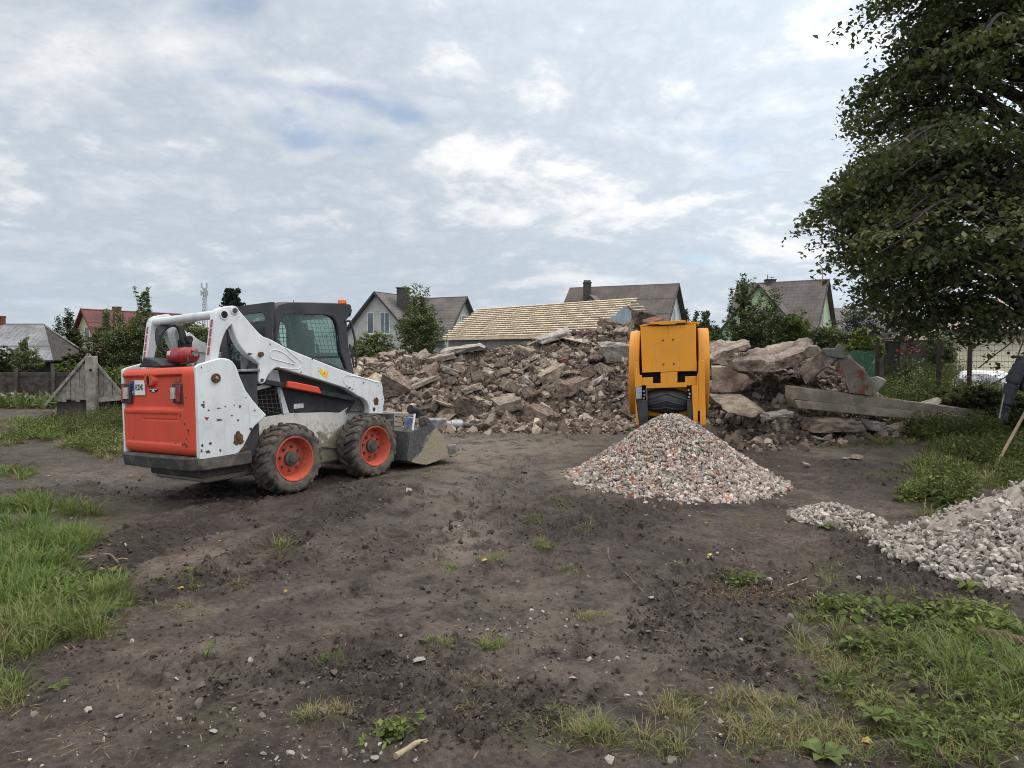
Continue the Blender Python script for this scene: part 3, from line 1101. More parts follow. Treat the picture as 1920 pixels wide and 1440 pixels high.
def arm(mirror):
    a = plate('lift_arm', ARM, YA, 0.10, WHITE, loader, 0.010, mirror=mirror)
    if mirror:
        for xx, k in ((0, 1),):
            bm = bmesh.new()
        sgn = 1
    else:
        bm = bmesh.new()
    ys = 0.575 if mirror else YA       # the face of this arm seen from the camera's side
    # ribs pressed into the outer face
    if not mirror:
        def rib(pix, rad):
            add_tube(bm, [Vector((p.x, YA, p.z)) for p in (on_y(q, YA) for q in spline2(pix))], rad, 6)
        rib([z2(985, 382), z2(780, 330), z2(610, 280), z2(575, 230), z2(590, 165), z2(640, 138), z2(720, 155), z2(830, 210), z2(920, 290), z2(1000, 350)], 0.006)
        rib([z2(830, 110), z2(950, 220), z2(1080, 330), z2(1100, 380), z2(1070, 430), z2(1010, 455), z2(880, 445), z2(740, 430)], 0.005)
        rib([z3(160, 460), z3(70, 360), z3(45, 290), z3(60, 220), z3(130, 180), z3(400, 215), z3(620, 275), z3(850, 350), z3(960, 345)], 0.006)
        bm_obj('pressed_rib', bm, WHITE, a, 0)
        # reflector strip of four red blocks on the rear leg
        for k, (x, y) in enumerate(((1228, 178), (1218, 270), (1208, 366), (1193, 468))):
            pass
    else:
        bm.free()
    return a


def spline2(pix, n=6):
    P = [Vector((x, y, 0)) for x, y in pix]
    return [(p.x, p.y) for p in spline(P, n)]


arm_r = arm(False)
arm_l = arm(True)
# red reflectors on the rear faces of both legs (they face backwards)
for pa, yb, first in ((arm_r, -0.63, ((1255, 140), (1165, 510))), (arm_l, 0.63, ((215, 262), (160, 600)))):
    x_edge = on_y((398.3, 640), YA).x
    for k in range(4):
        f = k / 3
        z_hi = on_y((404.2, 590), YA).z - 0.045 - 0.092 * k
        z_lo = z_hi - 0.078
        xe = [on_y((404.2, 588), YA), on_y((394, 680), YA)]
        def xat(z):
            t_ = (z - xe[1].z) / (xe[0].z - xe[1].z)
            return xe[1].x + (xe[0].x - xe[1].x) * t_
        bm = bmesh.new()
        q0 = [Vector((xat(z) - 0.004, yb + s, z)) for s, z in ((-0.018, z_hi), (0.018, z_hi), (0.018, z_lo), (-0.018, z_lo))]
        q1 = [Vector((xat(z) + 0.006, yb + s, z)) for s, z in ((-0.018, z_hi), (0.018, z_hi), (0.018, z_lo), (-0.018, z_lo))]
        prism_bm(bm, q0, q1)
        bm_obj('reflector', bm, REFL, pa)
# pins, holes and rust of the near arm
bm = bmesh.new()
c = on_y(r1(792, 180), YA)
lathe_at = []
disc(bm, (c.x, YA - 0.008, c.z), (0, 1, 0), 0.052, 0.012, 28)
c2_ = on_y(r1(862, 152), YA)
disc(bm, (c2_.x, YA - 0.008, c2_.z), (0, 1, 0), 0.044, 0.012, 24)
bm_obj('pin_boss', bm, WHITE, arm_r, 0.003)
bm = bmesh.new()
disc(bm, (c.x, YA - 0.010, c.z), (0, 1, 0), 0.036, 0.006, 24)
bm_obj('tube_opening', bm, HOLE, arm_r)
bm = bmesh.new()
disc(bm, (c2_.x, YA - 0.022, c2_.z), (0, 1, 0), 0.026, 0.02, 18)
bm_obj('link_pin', bm, DARKMET, arm_r, 0.004)
bm = bmesh.new()
c = on_y(r1(1035, 448), YA)
disc(bm, (c.x, YA - 0.035, c.z), (0, 1, 0), 0.027, 0.04, 18)
bm_obj('cylinder_pin', bm, RUST, arm_r, 0.004)
bm = bmesh.new()
c = on_y(r1(1048, 622), YA)
disc(bm, (c.x, YA - 0.010, c.z), (0, 1, 0), 0.019, 0.014, 14)
bm_obj('link_bolt', bm, DARKMET, arm_r, 0.003)
bm = bmesh.new()
for i, (x, y, a) in enumerate(((580, 45, 10), (960, 378, 11), (1268, 290, 12), (1085, 505, 11))):
    c = on_y(z2(x, y), YA)
    disc(bm, (c.x, YA - 0.004, c.z), (0, 1, 0), a / 8.727 / 165, 0.008, 12)
for x, y, a in ((545, 360, 16), (905, 436, 13), (305, 325, 7), (305, 410, 7)):
    c = on_y(z3(x, y), YA)
    disc(bm, (c.x, YA - 0.004, c.z), (0, 1, 0), a / 13.09 / 155, 0.008, 12)
bm_obj('bolt_hole', bm, HOLE, arm_r)
bm = bmesh.new()
blotch(bm, z3(850, 825), 0.040, 0.048, YA, 5, 22, 0.004, 0.2)
blotch(bm, z3(800, 1008), 0.020, 0.026, YA, 6, 14, 0.004, 0.25)
for i, (x, y, a, b) in enumerate(((200, 480, 40, 20), (140, 440, 26, 14), (270, 520, 24, 12), (1000, 770, 9, 16), (1015, 580, 6, 10))):
    blotch(bm, z3(x, y), a / 13.09 / 150, b / 13.09 / 150, YA, 60 + i, 10, 0.003, 0.4)
blotch(bm, r1(965, 445), 0.03, 0.012, YA, 77, 9, 0.003, 0.5)
bm_obj('rust_patch', bm, RUST, arm_r)
# yellow remains of a sticker: a torn comb shape
bm = bmesh.new()
CROWN = [(1385, 470), (1400, 440), (1425, 455), (1440, 500), (1462, 470), (1480, 480), (1488, 510), (1510, 490), (1524, 530), (1515, 590), (1480, 585), (1440, 565), (1425, 545), (1400, 515)]
pts = [on_y(z2(*p), YA) for p in CROWN]
prism_bm(bm, [Vector((p.x, YA - 0.0025, p.z)) for p in pts], [Vector((p.x, YA + 0.002, p.z)) for p in pts])
bm_obj('torn_sticker', bm, STICKY, arm_r)
bm = bmesh.new()
for x, y, a in ((1470, 520, 10), (1372, 488, 7), (1366, 436, 5), (1518, 484, 4), (1445, 533, 6)):
    c = on_y(z2(x, y), YA)
    disc(bm, (c.x, YA - 0.004, c.z), (0, 1, 0), a / 8.727 / 160, 0.004, 7)
bm_obj('sticker_print', bm, HOLE, arm_r)

# cross tube between the arms
c = on_y(r1(700, 190), YA + 0.1)
cf = on_y(r1(335, 218), 0.58)
bm = bmesh.new()
tx, tz = (c.x + cf.x) / 2 + 0.03, (c.z + cf.z) / 2
add_tube(bm, [(tx, -0.60, tz), (tx, 0.60, tz)], 0.044, 20)
bm_obj('cross_tube', bm, WHITE, loader, 0)

# lower links, boom cylinder and red guard
for mir in (False, True):
    plate('lower_link', [z2(505, 622), z2(880, 685), z2(1440, 800), z2(1920, 890), z3(360, 770), z3(350, 800), z2(1920, 972), z2(1430, 875), z2(870, 768), z2(500, 700)], -0.615, 0.06, BLACK, loader, 0.006, mirror=mir)
    plate('cylinder_guard', [z2(880, 650), z2(1010, 668), z2(1380, 745), z2(1432, 862), z2(1300, 838), z2(866, 752)], -0.665, 0.05, RED if not mir else BLACK, loader, 0.010, mirror=mir)
    a, b = on_y((478, 684), -0.60), on_y((461, 742), -0.60)
    sg = -1 if mir else 1
    bm = bmesh.new()
    add_tube(bm, [(a.x, sg * -0.60, a.z), (b.x, sg * -0.60, b.z)], 0.052, 18)
    d = (a - b).normalized()
    a2 = a + d * 0.02
    lc = bm_obj('lift_cylinder', bm, BLACK, loader, 0.004)
    bm = bmesh.new()
    e = on_y((483, 664), -0.60)
    add_tube(bm, [(a.x, sg * -0.60, a.z), (e.x, sg * -0.60, e.z)], 0.026, 14)
    bm_obj('cylinder_rod', bm, GREYMET, lc)
    plate('pivot_casting', [z3(200, 1085), z3(330, 880), z3(370, 730), z3(430, 690), z3(520, 690), z3(600, 750), z3(640, 850), z3(655, 1060)], -0.60, 0.10, BUMPER, loader, 0.012, mirror=mir)
# bits behind the arm's triangle: hoses, block, grey bracket
bm = bmesh.new()
for k, (pa, pb, pc, yy) in enumerate((((440, 690), (452, 700), (470, 690), -0.52), ((437, 671), (448, 683), (462, 672), -0.50), ((445, 664), (455, 676), (472, 676), -0.45))):
    add_tube(bm, spline([on_y(pa, yy), on_y(pb, yy), on_y(pc, yy)], 6), 0.014, 8)
bm_obj('hydraulic_hose', bm, BLACK, loader)
bm = bmesh.new()
p = on_y((449, 692), -0.5)
for k in range(6):
    add_box(bm, (p.x, -0.50, p.z + 0.06 - 0.022 * k), (0.12, 0.03, 0.008))
add_box(bm, (p.x, -0.46, p.z), (0.14, 0.03, 0.17))
bm_obj('vent_block', bm, BLACK, loader)
plate('grey_bracket', [z2(100, 240), z2(220, 250), z2(235, 330), z2(200, 430), z2(120, 520), z2(110, 400)], -0.53, 0.03, GREYMET, loader, 0.003)

# hoses looping down between the arms
bm = bmesh.new()
for k, off in enumerate((-0.03, 0.0, 0.03, 0.06)):
    path = [z4(580 - 22 * k, 335), z4(470 - 45 * k, 380), z4(380 - 28 * k, 480), z4(340 - 12 * k, 600), z4(370 - 10 * k, 720), z4(440, 800), z4(500 + 6 * k, 890)]
    add_tube(bm, spline([on_y(q, 0.40 + off) for q in path], 6), 0.019, 8)
bm_obj('hose_bundle', bm, BLACK, loader)
bm = bmesh.new()
for k, off in enumerate((0.0, 0.03, 0.06)):
    path = [z4(560 + 30 * k, 340), z4(640 + 30 * k, 380), z4(680 + 28 * k, 480), z4(700 + 30 * k, 580), z4(740 + 20 * k, 650)]
    add_tube(bm, spline([on_y(q, 0.46 + off) for q in path], 6), 0.020, 8)
p = on_y(z4(770, 660), 0.5)
add_box(bm, (p.x, 0.52, p.z), (0.12, 0.10, 0.10))
p = on_y(z4(800, 580), 0.5)
disc(bm, (p.x, 0.45, p.z), (0, 1, 0), 0.04, 0.1, 14)
bm_obj('hose_bundle', bm, BLACK, loader)
plate('swivel_bracket', [z4(790, 500), z4(830, 460), z4(1000, 600), z4(1110, 640), z4(1110, 800), z4(960, 790), z4(700, 800), z4(600, 720), z4(560, 560), z4(600, 380), z4(640, 380), z4(660, 560)], 0.56, 0.02, WHITE, loader, 0.004)

# fire extinguisher on the cover
a, b = on_z(z4(560, 850), 1.44), on_z(z4(900, 850), 1.44)
ax = -0.76
ya, yb = on_x(z4(560, 845), ax), on_x(z4(900, 845), ax)
bm = bmesh.new()
ctr = (ya + yb) / 2
d = Vector((0, yb.y - ya.y, 0))
L = abs(d.y)
s = 1 if d.y > 0 else -1
zc = ctr.z
prof = [(-0.02, 0.045), (0.0, 0.075), (0.03, 0.086), (L * 0.58, 0.086), (L * 0.6, 0.089), (L * 0.64, 0.089), (L * 0.66, 0.086), (L * 0.92, 0.084), (L * 0.99, 0.060), (L + 0.01, 0.03)]
add_tube(bm, [(ax, ya.y + s * q, zc) for q, _ in prof], [r_ for _, r_ in prof], 24)
fe = bm_obj('fire_extinguisher', bm, EXTR, loader, 0)
bm = bmesh.new()
add_tube(bm, [(ax, yb.y + s * 0.0, zc + 0.01), (ax, yb.y + s * 0.05, zc + 0.01)], 0.028, 12)
add_box(bm, (ax - 0.02, yb.y + s * 0.05, zc + 0.045), (0.02, 0.09, 0.012))
bm_obj('valve', bm, GREYMET, fe)
bm = bmesh.new()
add_tube(bm, spline([(ax - 0.06, yb.y, zc - 0.02), (ax - 0.085, yb.y + s * 0.04, zc - 0.07), (ax - 0.07, yb.y - s * 0.03, zc - 0.088)], 6), 0.010, 8)
bm_obj('hose', bm, BLACK, fe)
bm = bmesh.new()
add_box(bm, (ax - 0.078, ya.y + s * 0.07, zc + 0.03), (0.012, 0.05, 0.05))
bm_obj('paper_label', bm, PLATEW, fe)

# black rubber flap over the exhaust, grey tape
pts_o = [on_x(z4(*p), -0.95) for p in ((-10, 1035), (40, 960), (70, 868), (160, 890), (260, 915), (330, 950), (380, 1005), (370, 1035))]
bm = bmesh.new()
prism_bm(bm, pts_o, [Vector((p.x + 0.22, p.y, p.z - 0.01)) for p in pts_o])
bm_obj('exhaust_flap', bm, BLACK, loader, 0.02)

# ---- tailgate
XT = -1.036
tl, tr_, bl, br = on_x(rt(25, 200), XT), on_x(rt(1095, 190), XT), on_x(rt(60, 1320), XT), on_x(rt(1150, 1395), XT)
hw = (abs(tl.y - tr_.y) + abs(bl.y - br.y)) / 4
yc = (tl.y + tr_.y + bl.y + br.y) / 4
hw = min(hw, 0.736)
zt_, zb_ = (on_x(rt(590, 148), XT).z), (on_x(rt(590, 1385), XT).z)
hh_, zc_ = (zt_ - zb_) / 2, (zt_ + zb_) / 2
N = 140
g = np.linspace(-1, 1, N)
Sg, Tg = np.meshgrid(g, g)


def st(x, y):
    """tailgate-relative place of a spot in the enlarged view"""
    p = on_x(rt(x, y), XT)
    return (yc - p.y) / hw, (p.z - zc_) / hh_


def boxf(a, b, soft):
    s0, t0 = st(*a)
    s1, t1 = st(*b)
    return smooth(Sg, s0 - soft, s0 + soft) * smooth(-Sg, -s1 - soft, -s1 + soft) * smooth(-Tg, -t0 - soft, -t0 + soft) * smooth(Tg, t1 - soft, t1 + soft)


rec = boxf((35, 285), (930, 735), 0.035)
s0, t0 = st(440, 330)
boss = smooth(-np.hypot((Sg - s0) / 0.16, (Tg - t0) / 0.15), -1.25, -0.75)
s1, t1 = st(440, 240)
boss = np.maximum(boss, smooth(-np.abs(Sg - s1) / 0.24, -1.2, -0.7) * smooth(Tg, t1 - 0.10, t1 + 0.02))
rec = rec * (1 - boss)
low = boxf((110, 790), (920, 1245), 0.03)
slot = boxf((350, 870), (840, 905), 0.012)
edge = np.maximum(np.abs(Sg), np.abs(Tg))
cr = np.maximum(np.maximum(np.abs(Sg) - 0.90, 0) * hw + 0 * Sg, 0)
rnd = np.clip((np.hypot(np.maximum(np.abs(Sg) * hw - (hw - 0.085), 0), np.maximum(np.abs(Tg) * hh_ - (hh_ - 0.085), 0))) / 0.085, 0, 1.6)
Xd = XT + 0.035 * rec + 0.012 * low + 0.006 * slot + 0.075 * (1 - np.sqrt(np.clip(1 - np.minimum(rnd, 1) ** 2, 0, 1)))
k_ = np.where(rnd > 1, 1 / np.maximum(rnd, 1e-6), 1.0)
Yd = np.sign(Sg) * np.where(np.abs(Sg) * hw > hw - 0.085, hw - 0.085 + (np.abs(Sg) * hw - hw + 0.085) * k_, np.abs(Sg) * hw)
Zd = np.sign(Tg) * np.where(np.abs(Tg) * hh_ > hh_ - 0.085, hh_ - 0.085 + (np.abs(Tg) * hh_ - hh_ + 0.085) * k_, np.abs(Tg) * hh_)
V = np.stack([Xd.ravel(), (yc - Yd).ravel(), (zc_ + Zd).ravel()], 1)
idx = np.arange(N * N).reshape(N, N)
F = np.stack([idx[:-1, :-1], idx[:-1, 1:], idx[1:, 1:], idx[1:, :-1]], -1).reshape(-1, 4)
rim_i = np.concatenate([idx[0, :-1], idx[:-1, -1], idx[-1, :0:-1], idx[:0:-1, 0]])
V2 = V[rim_i] + np.array([0.07, 0, 0])
base = len(V)
n_ = len(rim_i)
F2 = np.stack([rim_i, np.roll(rim_i, -1), base + (np.arange(n_) + 1) % n_, base + np.arange(n_)], 1)
tail = link('tailgate', npmesh('tailgate', np.concatenate([V, V2]), np.concatenate([F, F2]), smoothed=True), RED, loader)


def on_tail(pix, x_off, thick, name, mat, parent, bevel=0.003):
    pts = [on_x(rt(*p), XT) for p in pix]
    bm = bmesh.new()
    prism_bm(bm, [Vector((XT + x_off, p.y, p.z)) for p in pts], [Vector((XT + x_off + thick, p.y, p.z)) for p in pts])
    return bm_obj(name, bm, mat, parent, bevel)


for xs_ in ((45, 178, 60, 95, 95, 155), (768, 935, 835, 900, 775, 830)):
    x0, x1, ra, rb, wa, wb = xs_
    tl_ = on_tail([(x0, 375), (x1, 372), (x1 + 4, 655), (x0 + 14, 655)], 0.002, 0.04, 'tail_light', BLACK, tail, 0.008)
    on_tail([(ra, 400), (rb, 400), (rb + 3, 635), (ra + 6, 635)], -0.010, 0.03, 'red_lens', LENS_R, tl_, 0.005)
    on_tail([(wa, 430), (wb, 430), (wb + 2, 592), (wa + 3, 592)], -0.018, 0.03, 'reversing_lens', LENS_W, tl_, 0.004)
on_tail([(105, 318), (175, 315), (175, 360), (105, 362)], 0.026, 0.01, 'reflector', REFL, tail, 0)
on_tail([(765, 308), (850, 305), (850, 352), (765, 355)], 0.026, 0.01, 'reflector', REFL, tail, 0)
pl0 = on_tail([(182, 330), (356, 328), (362, 540), (186, 542)], 0.020, 0.010, 'licence_plate', PLATEW, tail, 0.002)
on_tail([(184, 332), (214, 332), (218, 540), (188, 540)], 0.017, 0.004, 'blue_band', PLATEB, pl0, 0)


def text_on(body, size, loc, mat, parent, sx=1.0, name='lettering'):
    cu = bpy.data.curves.new(name, 'FONT')
    cu.body = body
    cu.size = size
    cu.extrude = 0.0012
    cu.align_x = 'CENTER'
    cu.align_y = 'CENTER'
    tmp = bpy.data.objects.new('lettering', cu)
    COL.objects.link(tmp)
    bpy.context.view_layer.update()
    me = bpy.data.meshes.new_from_object(tmp.evaluated_get(bpy.context.evaluated_depsgraph_get()))
    bpy.data.objects.remove(tmp)
    me.materials.clear()
    o = link(name, me, mat)
    o.parent = parent
    # readable from behind the machine: text x = -loader y, text y = loader z
    o.matrix_local = Matrix(((0, 0, -1, loc[0]), (-sx, 0, 0, loc[1]), (0, 1, 0, loc[2]), (0, 0, 0, 1)))
    return o


pA = on_x(rt(285, 432), XT)
wpl = abs(on_x(rt(225, 432), XT).y - on_x(rt(345, 432), XT).y)
text_on('EC034D', 0.088, (XT + 0.0185, pA.y, pA.z), HOLE, pl0, wpl / 0.33)
pB = on_x(rt(202, 500), XT)
text_on('LT', 0.030, (XT + 0.0155, pB.y, pB.z), PLATEW, pl0)
em = on_tail([(408, 462), (425, 452), (520, 450), (538, 462), (515, 485), (505, 498), (430, 498), (425, 485)], 0.030, 0.008, 'emblem', HOLE, tail, 0)
on_tail([(445, 495), (470, 462), (495, 495), (482, 495), (470, 480), (458, 495)], 0.027, 0.006, 'emblem_mark', PLATEW, em, 0)
on_tail([(412, 460), (430, 452), (515, 452), (530, 458), (515, 461), (430, 461)], 0.027, 0.006, 'emblem_mark', PLATEW, em, 0)
pC = on_x(rt(434, 328), XT)
bm = bmesh.new()
ring = [(XT - 0.004, pC.y + 0.024 * math.cos(a), pC.z + 0.052 * math.sin(a)) for a in np.linspace(0, 2 * math.pi, 24, endpoint=False)]
prism_bm(bm, [Vector(p) for p in ring], [Vector((p[0] + 0.02, p[1], p[2])) for p in ring])
bm_obj('keyhole', bm, HOLE, tail)
bm = bmesh.new()
for x, y in ((396, 242), (458, 240)):
    p = on_x(rt(x, y), XT)
    disc(bm, (XT - 0.005, p.y, p.z), (1, 0, 0), 0.010, 0.02, 10)
p = on_x(rt(875, 822), XT)
disc(bm, (XT - 0.002, p.y, p.z), (1, 0, 0), 0.012, 0.02, 10)
bm_obj('rivet', bm, RED, tail, 0.003)
bm = bmesh.new()
rr = random.Random(12)
for x, y, a, b in ((760, 1255, 30, 16), (850, 1290, 60, 34), (800, 1310, 70, 22), (910, 1300, 40, 26), (1010, 1040, 12, 26), (1012, 1090, 6, 10), (955, 950, 7, 18), (985, 1160, 6, 10), (465, 1278, 60, 6), (580, 1298, 14, 6),
                   (985, 1260, 16, 22), (960, 1230, 10, 14), (815, 1230, 6, 14), (930, 1240, 12, 20), (215, 1140, 4, 12), (100, 1030, 4, 8), (125, 1000, 3, 10), (185, 1300, 6, 8), (730, 1215, 4, 6), (975, 575, 7, 9)):
    p = on_x(rt(x, y), XT)
    n = 13
    ring = []
    for k in range(n):
        q = rr.uniform(0.5, 1.15)
        th = 2 * math.pi * k / n
        ring.append((p.y - a / 7.58 / 180 * q * math.cos(th) * 1.9 * 0.9, p.z + b / 7.58 / 180 * q * math.sin(th)))
    dx = 0.011 if (y > 780 and 110 < x < 920) else -0.001
    dx = dx - 0.003
    prism_bm(bm, [Vector((XT + dx, y_, z_)) for y_, z_ in ring], [Vector((XT + dx + 0.006, y_, z_)) for y_, z_ in ring])
bm_obj('bare_patch', bm, RUST, tail)
# dark rubber seal between tailgate and side panel
bm = bmesh.new()
for s in (-1, 1):
    add_box(bm, (XT + 0.105, s * 0.722, zc_), (0.09, 0.03, 2 * hh_ * 0.96))
bm_obj('rubber_seal', bm, BLACK, loader, 0.004)
bm = bmesh.new()
add_box(bm, (XT + 0.13, 0, zc_), (0.05, 1.38, 2 * hh_ * 0.94))
bm_obj('rear_frame', bm, DARKMET, loader)
# ---- cab
def resample(ring, n):
    ring = [Vector(p) for p in ring]
    L = [(ring[(i + 1) % len(ring)] - ring[i]).length for i in range(len(ring))]
    tot = sum(L)
    out, i, acc = [], 0, 0.0
    for k in range(n):
        t = tot * k / n
        while acc + L[i] < t:
            acc += L[i]
            i += 1
        out.append(ring[i].lerp(ring[(i + 1) % len(ring)], (t - acc) / L[i]))
    return out


def star_ring(poly, c, angs):
    """where rays from c at the given angles leave the polygon (2-D)"""
    out = []
    n = len(poly)
    for a in angs:
        d = (math.cos(a), math.sin(a))
        best = None
        for i in range(n):
            x0, y0 = poly[i][0] - c[0], poly[i][1] - c[1]
            x1, y1 = poly[(i + 1) % n][0] - c[0], poly[(i + 1) % n][1] - c[1]
            ex, ey = x1 - x0, y1 - y0
            den = d[0] * ey - d[1] * ex
            if abs(den) < 1e-12:
                continue
            t = (x0 * ey - y0 * ex) / den
            s = (x0 * d[1] - y0 * d[0]) / den
            if t > 0 and -1e-9 <= s <= 1 + 1e-9 and (best is None or t > best):
                best = t
        out.append((c[0] + d[0] * best, c[1] + d[1] * best))
    return out


def frame_plate(name, outer, inner, y0, y1, mat, parent, bevel=0.01, n=96):
    """flat plate with a window opening; outer/inner are (x, z) outlines"""
    c = (sum(p[0] for p in inner) / len(inner), sum(p[1] for p in inner) / len(inner))
    angs = set(2 * math.pi * k / n for k in range(n))
    for p in list(outer) + list(inner):
        angs.add(math.atan2(p[1] - c[1], p[0] - c[0]) % (2 * math.pi))
    angs = sorted(angs)
    ag = [angs[0]]
    for a in angs[1:]:
        if a - ag[-1] > 0.004:
            ag.append(a)
    o, i = star_ring(outer, c, ag), star_ring(inner, c, ag)
    bm = bmesh.new()
    vo0 = [bm.verts.new((x, y0, z)) for x, z in o]
    vi0 = [bm.verts.new((x, y0, z)) for x, z in i]
    vo1 = [bm.verts.new((x, y1, z)) for x, z in o]
    vi1 = [bm.verts.new((x, y1, z)) for x, z in i]
    m = len(ag)
    for k in range(m):
        j = (k + 1) % m
        bm.faces.new([vo0[k], vo0[j], vi0[j], vi0[k]])
        bm.faces.new([vo1[k], vi1[k], vi1[j], vo1[j]])
        bm.faces.new([vo0[k], vo1[k], vo1[j], vo0[j]])
        bm.faces.new([vi0[k], vi0[j], vi1[j], vi1[k]])
    return bm_obj(name, bm, mat, parent, bevel, 2)


YC = -0.50
side_pix = [(512, 700), (511.5, 660), (512.5, 610), (514, 590), (517, 579), (524, 571.5), (536, 568), (552, 567.2), (600, 568), (640, 569), (655.5, 570.5), (658.6, 573), (658.6, 583), (656, 592), (651, 598),
            (647, 599.5), (649, 615), (652, 640), (657, 670), (663.5, 697), (664, 712), (660, 735), (620, 728), (560, 705)]
win_pix = [r7(180, 770), r7(184, 690), r7(196, 580), r7(214, 500), r7(235, 430), r7(260, 398), r7(320, 388), r7(600, 390), r7(900, 402), r7(985, 430), r7(1035, 480), r7(1065, 560), r7(1085, 680), r7(1098, 850),
           r7(1120, 980), r7(1180, 1120), r7(1215, 1230), r7(900, 1120), r7(450, 960), r7(250, 870)]
sq = [(p.x, p.z) for p in (on_y(q, YC) for q in side_pix)]
wq = [(p.x, p.z) for p in (on_y(q, YC) for q in win_pix)]
cab = bpy.data.objects.new('cab', None)
COL.objects.link(cab)
cab.parent = loader
for s in (1, -1):
    fr = frame_plate('side_frame', sq, wq, s * YC, s * (YC + 0.07), CABBLK, cab, 0.012)
    bm = bmesh.new()
    prism_bm(bm, [Vector((x, s * (YC + 0.030), z)) for x, z in wq], [Vector((x, s * (YC + 0.036), z)) for x, z in wq])
    bm_obj('side_window', bm, GLASS, fr, 0, smooth_angle=0)
    # bars inside the pane
    bm = bmesh.new()
    a, b = on_y(r7(325, 388), YC + 0.04), on_y(r7(420, 930), YC + 0.04)
    add_tube(bm, [(a.x, s * (YC + 0.05), a.z), (b.x, s * (YC + 0.05), b.z)], 0.010, 8)
    a, b = on_y(r7(640, 1036), YC + 0.04), on_y(r7(1130, 1040), YC + 0.04)
    add_box(bm, ((a.x + b.x) / 2, s * (YC + 0.045), (a.z + b.z) / 2), (abs(a.x - b.x), 0.02, 0.022))
    bm_obj('window_bar', bm, CABBLK, fr)
x_back = min(p[0] for p in sq)
x_front = max(p[0] for p in sq)
z_top = max(p[1] for p in sq)
# wire screens: inside the far side and inside the near side's front part
bm = bmesh.new()
wx0, wx1 = min(p[0] for p in wq), max(p[0] for p in wq)
wz0, wz1 = min(p[1] for p in wq), max(p[1] for p in wq)
for k in range(16):
    x = wx0 + 0.02 + (wx1 - wx0 - 0.12) * k / 15
    add_tube(bm, [(x + 0.03, 0.44, wz0), (x - 0.02, 0.44, wz1)], 0.0045, 5)
for k in range(13):
    z = wz0 + (wz1 - wz0) * k / 12
    add_tube(bm, [(wx0, 0.445, z), (wx1 - 0.03, 0.445, z)], 0.0045, 5)
bm_obj('wire_screen', bm, DARKMET, cab)
bm = bmesh.new()
for k in range(9):
    x = wx1 - 0.50 + 0.052 * k
    add_tube(bm, [(x + 0.05, YC + 0.06, wz0 + 0.1), (x - 0.03 - .012 * (8 - k), YC + 0.06, wz1 - 0.01)], 0.0035, 5)
for k in range(11):
    z = wz0 + 0.15 + (wz1 - wz0 - 0.15) * k / 10
    add_tube(bm, [(wx1 - 0.50, YC + 0.062, z), (wx1 - 0.06, YC + 0.062, z)], 0.0035, 5)
bm_obj('wire_screen', bm, DARKMET, cab)
# roof: rounded slab with pressed ribs, running the cab's full width
roof_pix = [(511, 640), (512.5, 605), (514.2, 588), (517.4, 578), (524.5, 570.6), (536, 567.3), (552, 566.4), (600, 567.2), (640, 568.2), (656, 569.8), (659.4, 573), (659.4, 583), (656.5, 592.5)]
rp = [(p.x, p.z) for p in (on_y(q, YC) for q in roof_pix)]
bm = bmesh.new()
ny = 24
rows = []
for j in range(ny + 1):
    y = -0.50 + 1.0 * j / ny
    e = abs(y) / 0.50
    dz = -0.05 * max(0, (e - 0.82) / 0.18) ** 2
    ribz = 0.012 * (0.5 + 0.5 * math.cos(y * 2 * math.pi / 0.17)) if e < 0.85 else 0
    rows.append([bm.verts.new((x, y, z + (dz + ribz) * (1 if 2 <= i <= 10 else 0.3) + 0.004)) for i, (x, z) in enumerate(rp)])
for a, b in zip(rows, rows[1:]):
    for k in range(len(rp) - 1):
        bm.faces.new([a[k], a[k + 1], b[k + 1], b[k]])
rf = bm_obj('roof', bm, CABBLK, cab, 0, smooth_angle=55)
so = rf.modifiers.new('thick', 'SOLIDIFY')
so.thickness = 0.03
so.offset = -1
# rear face with a window
zr0, zr1 = on_y((512, 690), YC).z, z_top - 0.03
yo = [(-0.5, zr0 - 0.3), (0.5, zr0 - 0.3), (0.5, zr1), (-0.5, zr1)]
yi = [(-0.36, zr0 + 0.10), (0.36, zr0 + 0.10), (0.38, zr1 - 0.16), (0.33, zr1 - 0.10), (-0.33, zr1 - 0.10), (-0.38, zr1 - 0.16)]
c = (0, sum(p[1] for p in yi) / len(yi))
angs = sorted(set([2 * math.pi * k / 64 for k in range(64)] + [math.atan2(p[1] - c[1], p[0] - c[0]) % (2 * math.pi) for p in yo + yi]))
o_, i_ = star_ring(yo, c, angs), star_ring(yi, c, angs)
bm = bmesh.new()
xb = x_back + 0.012
m_ = len(angs)
q = [[bm.verts.new((xx, y, z)) for y, z in rr_] for xx in (xb, xb + 0.05) for rr_ in (o_, i_)]
for k in range(m_):
    j = (k + 1) % m_
    bm.faces.new([q[0][k], q[0][j], q[1][j], q[1][k]])
    bm.faces.new([q[2][k], q[3][k], q[3][j], q[2][j]])
    bm.faces.new([q[0][k], q[2][k], q[2][j], q[0][j]])
    bm.faces.new([q[1][k], q[1][j], q[3][j], q[3][k]])
rframe = bm_obj('rear_frame', bm, CABBLK, cab, 0.008)
bm = bmesh.new()
prism_bm(bm, [Vector((xb + 0.02, y, z)) for y, z in yi], [Vector((xb + 0.026, y, z)) for y, z in yi])
bm_obj('rear_window', bm, GLASS, rframe, 0, smooth_angle=0)
bm = bmesh.new()
for k in range(9):
    z = zr0 + 0.14 + 0.055 * k
    add_tube(bm, [(xb + 0.06, -0.36, z), (xb + 0.06, 0.36, z)], 0.004, 5)
bm_obj('wire_screen', bm, DARKMET, rframe)
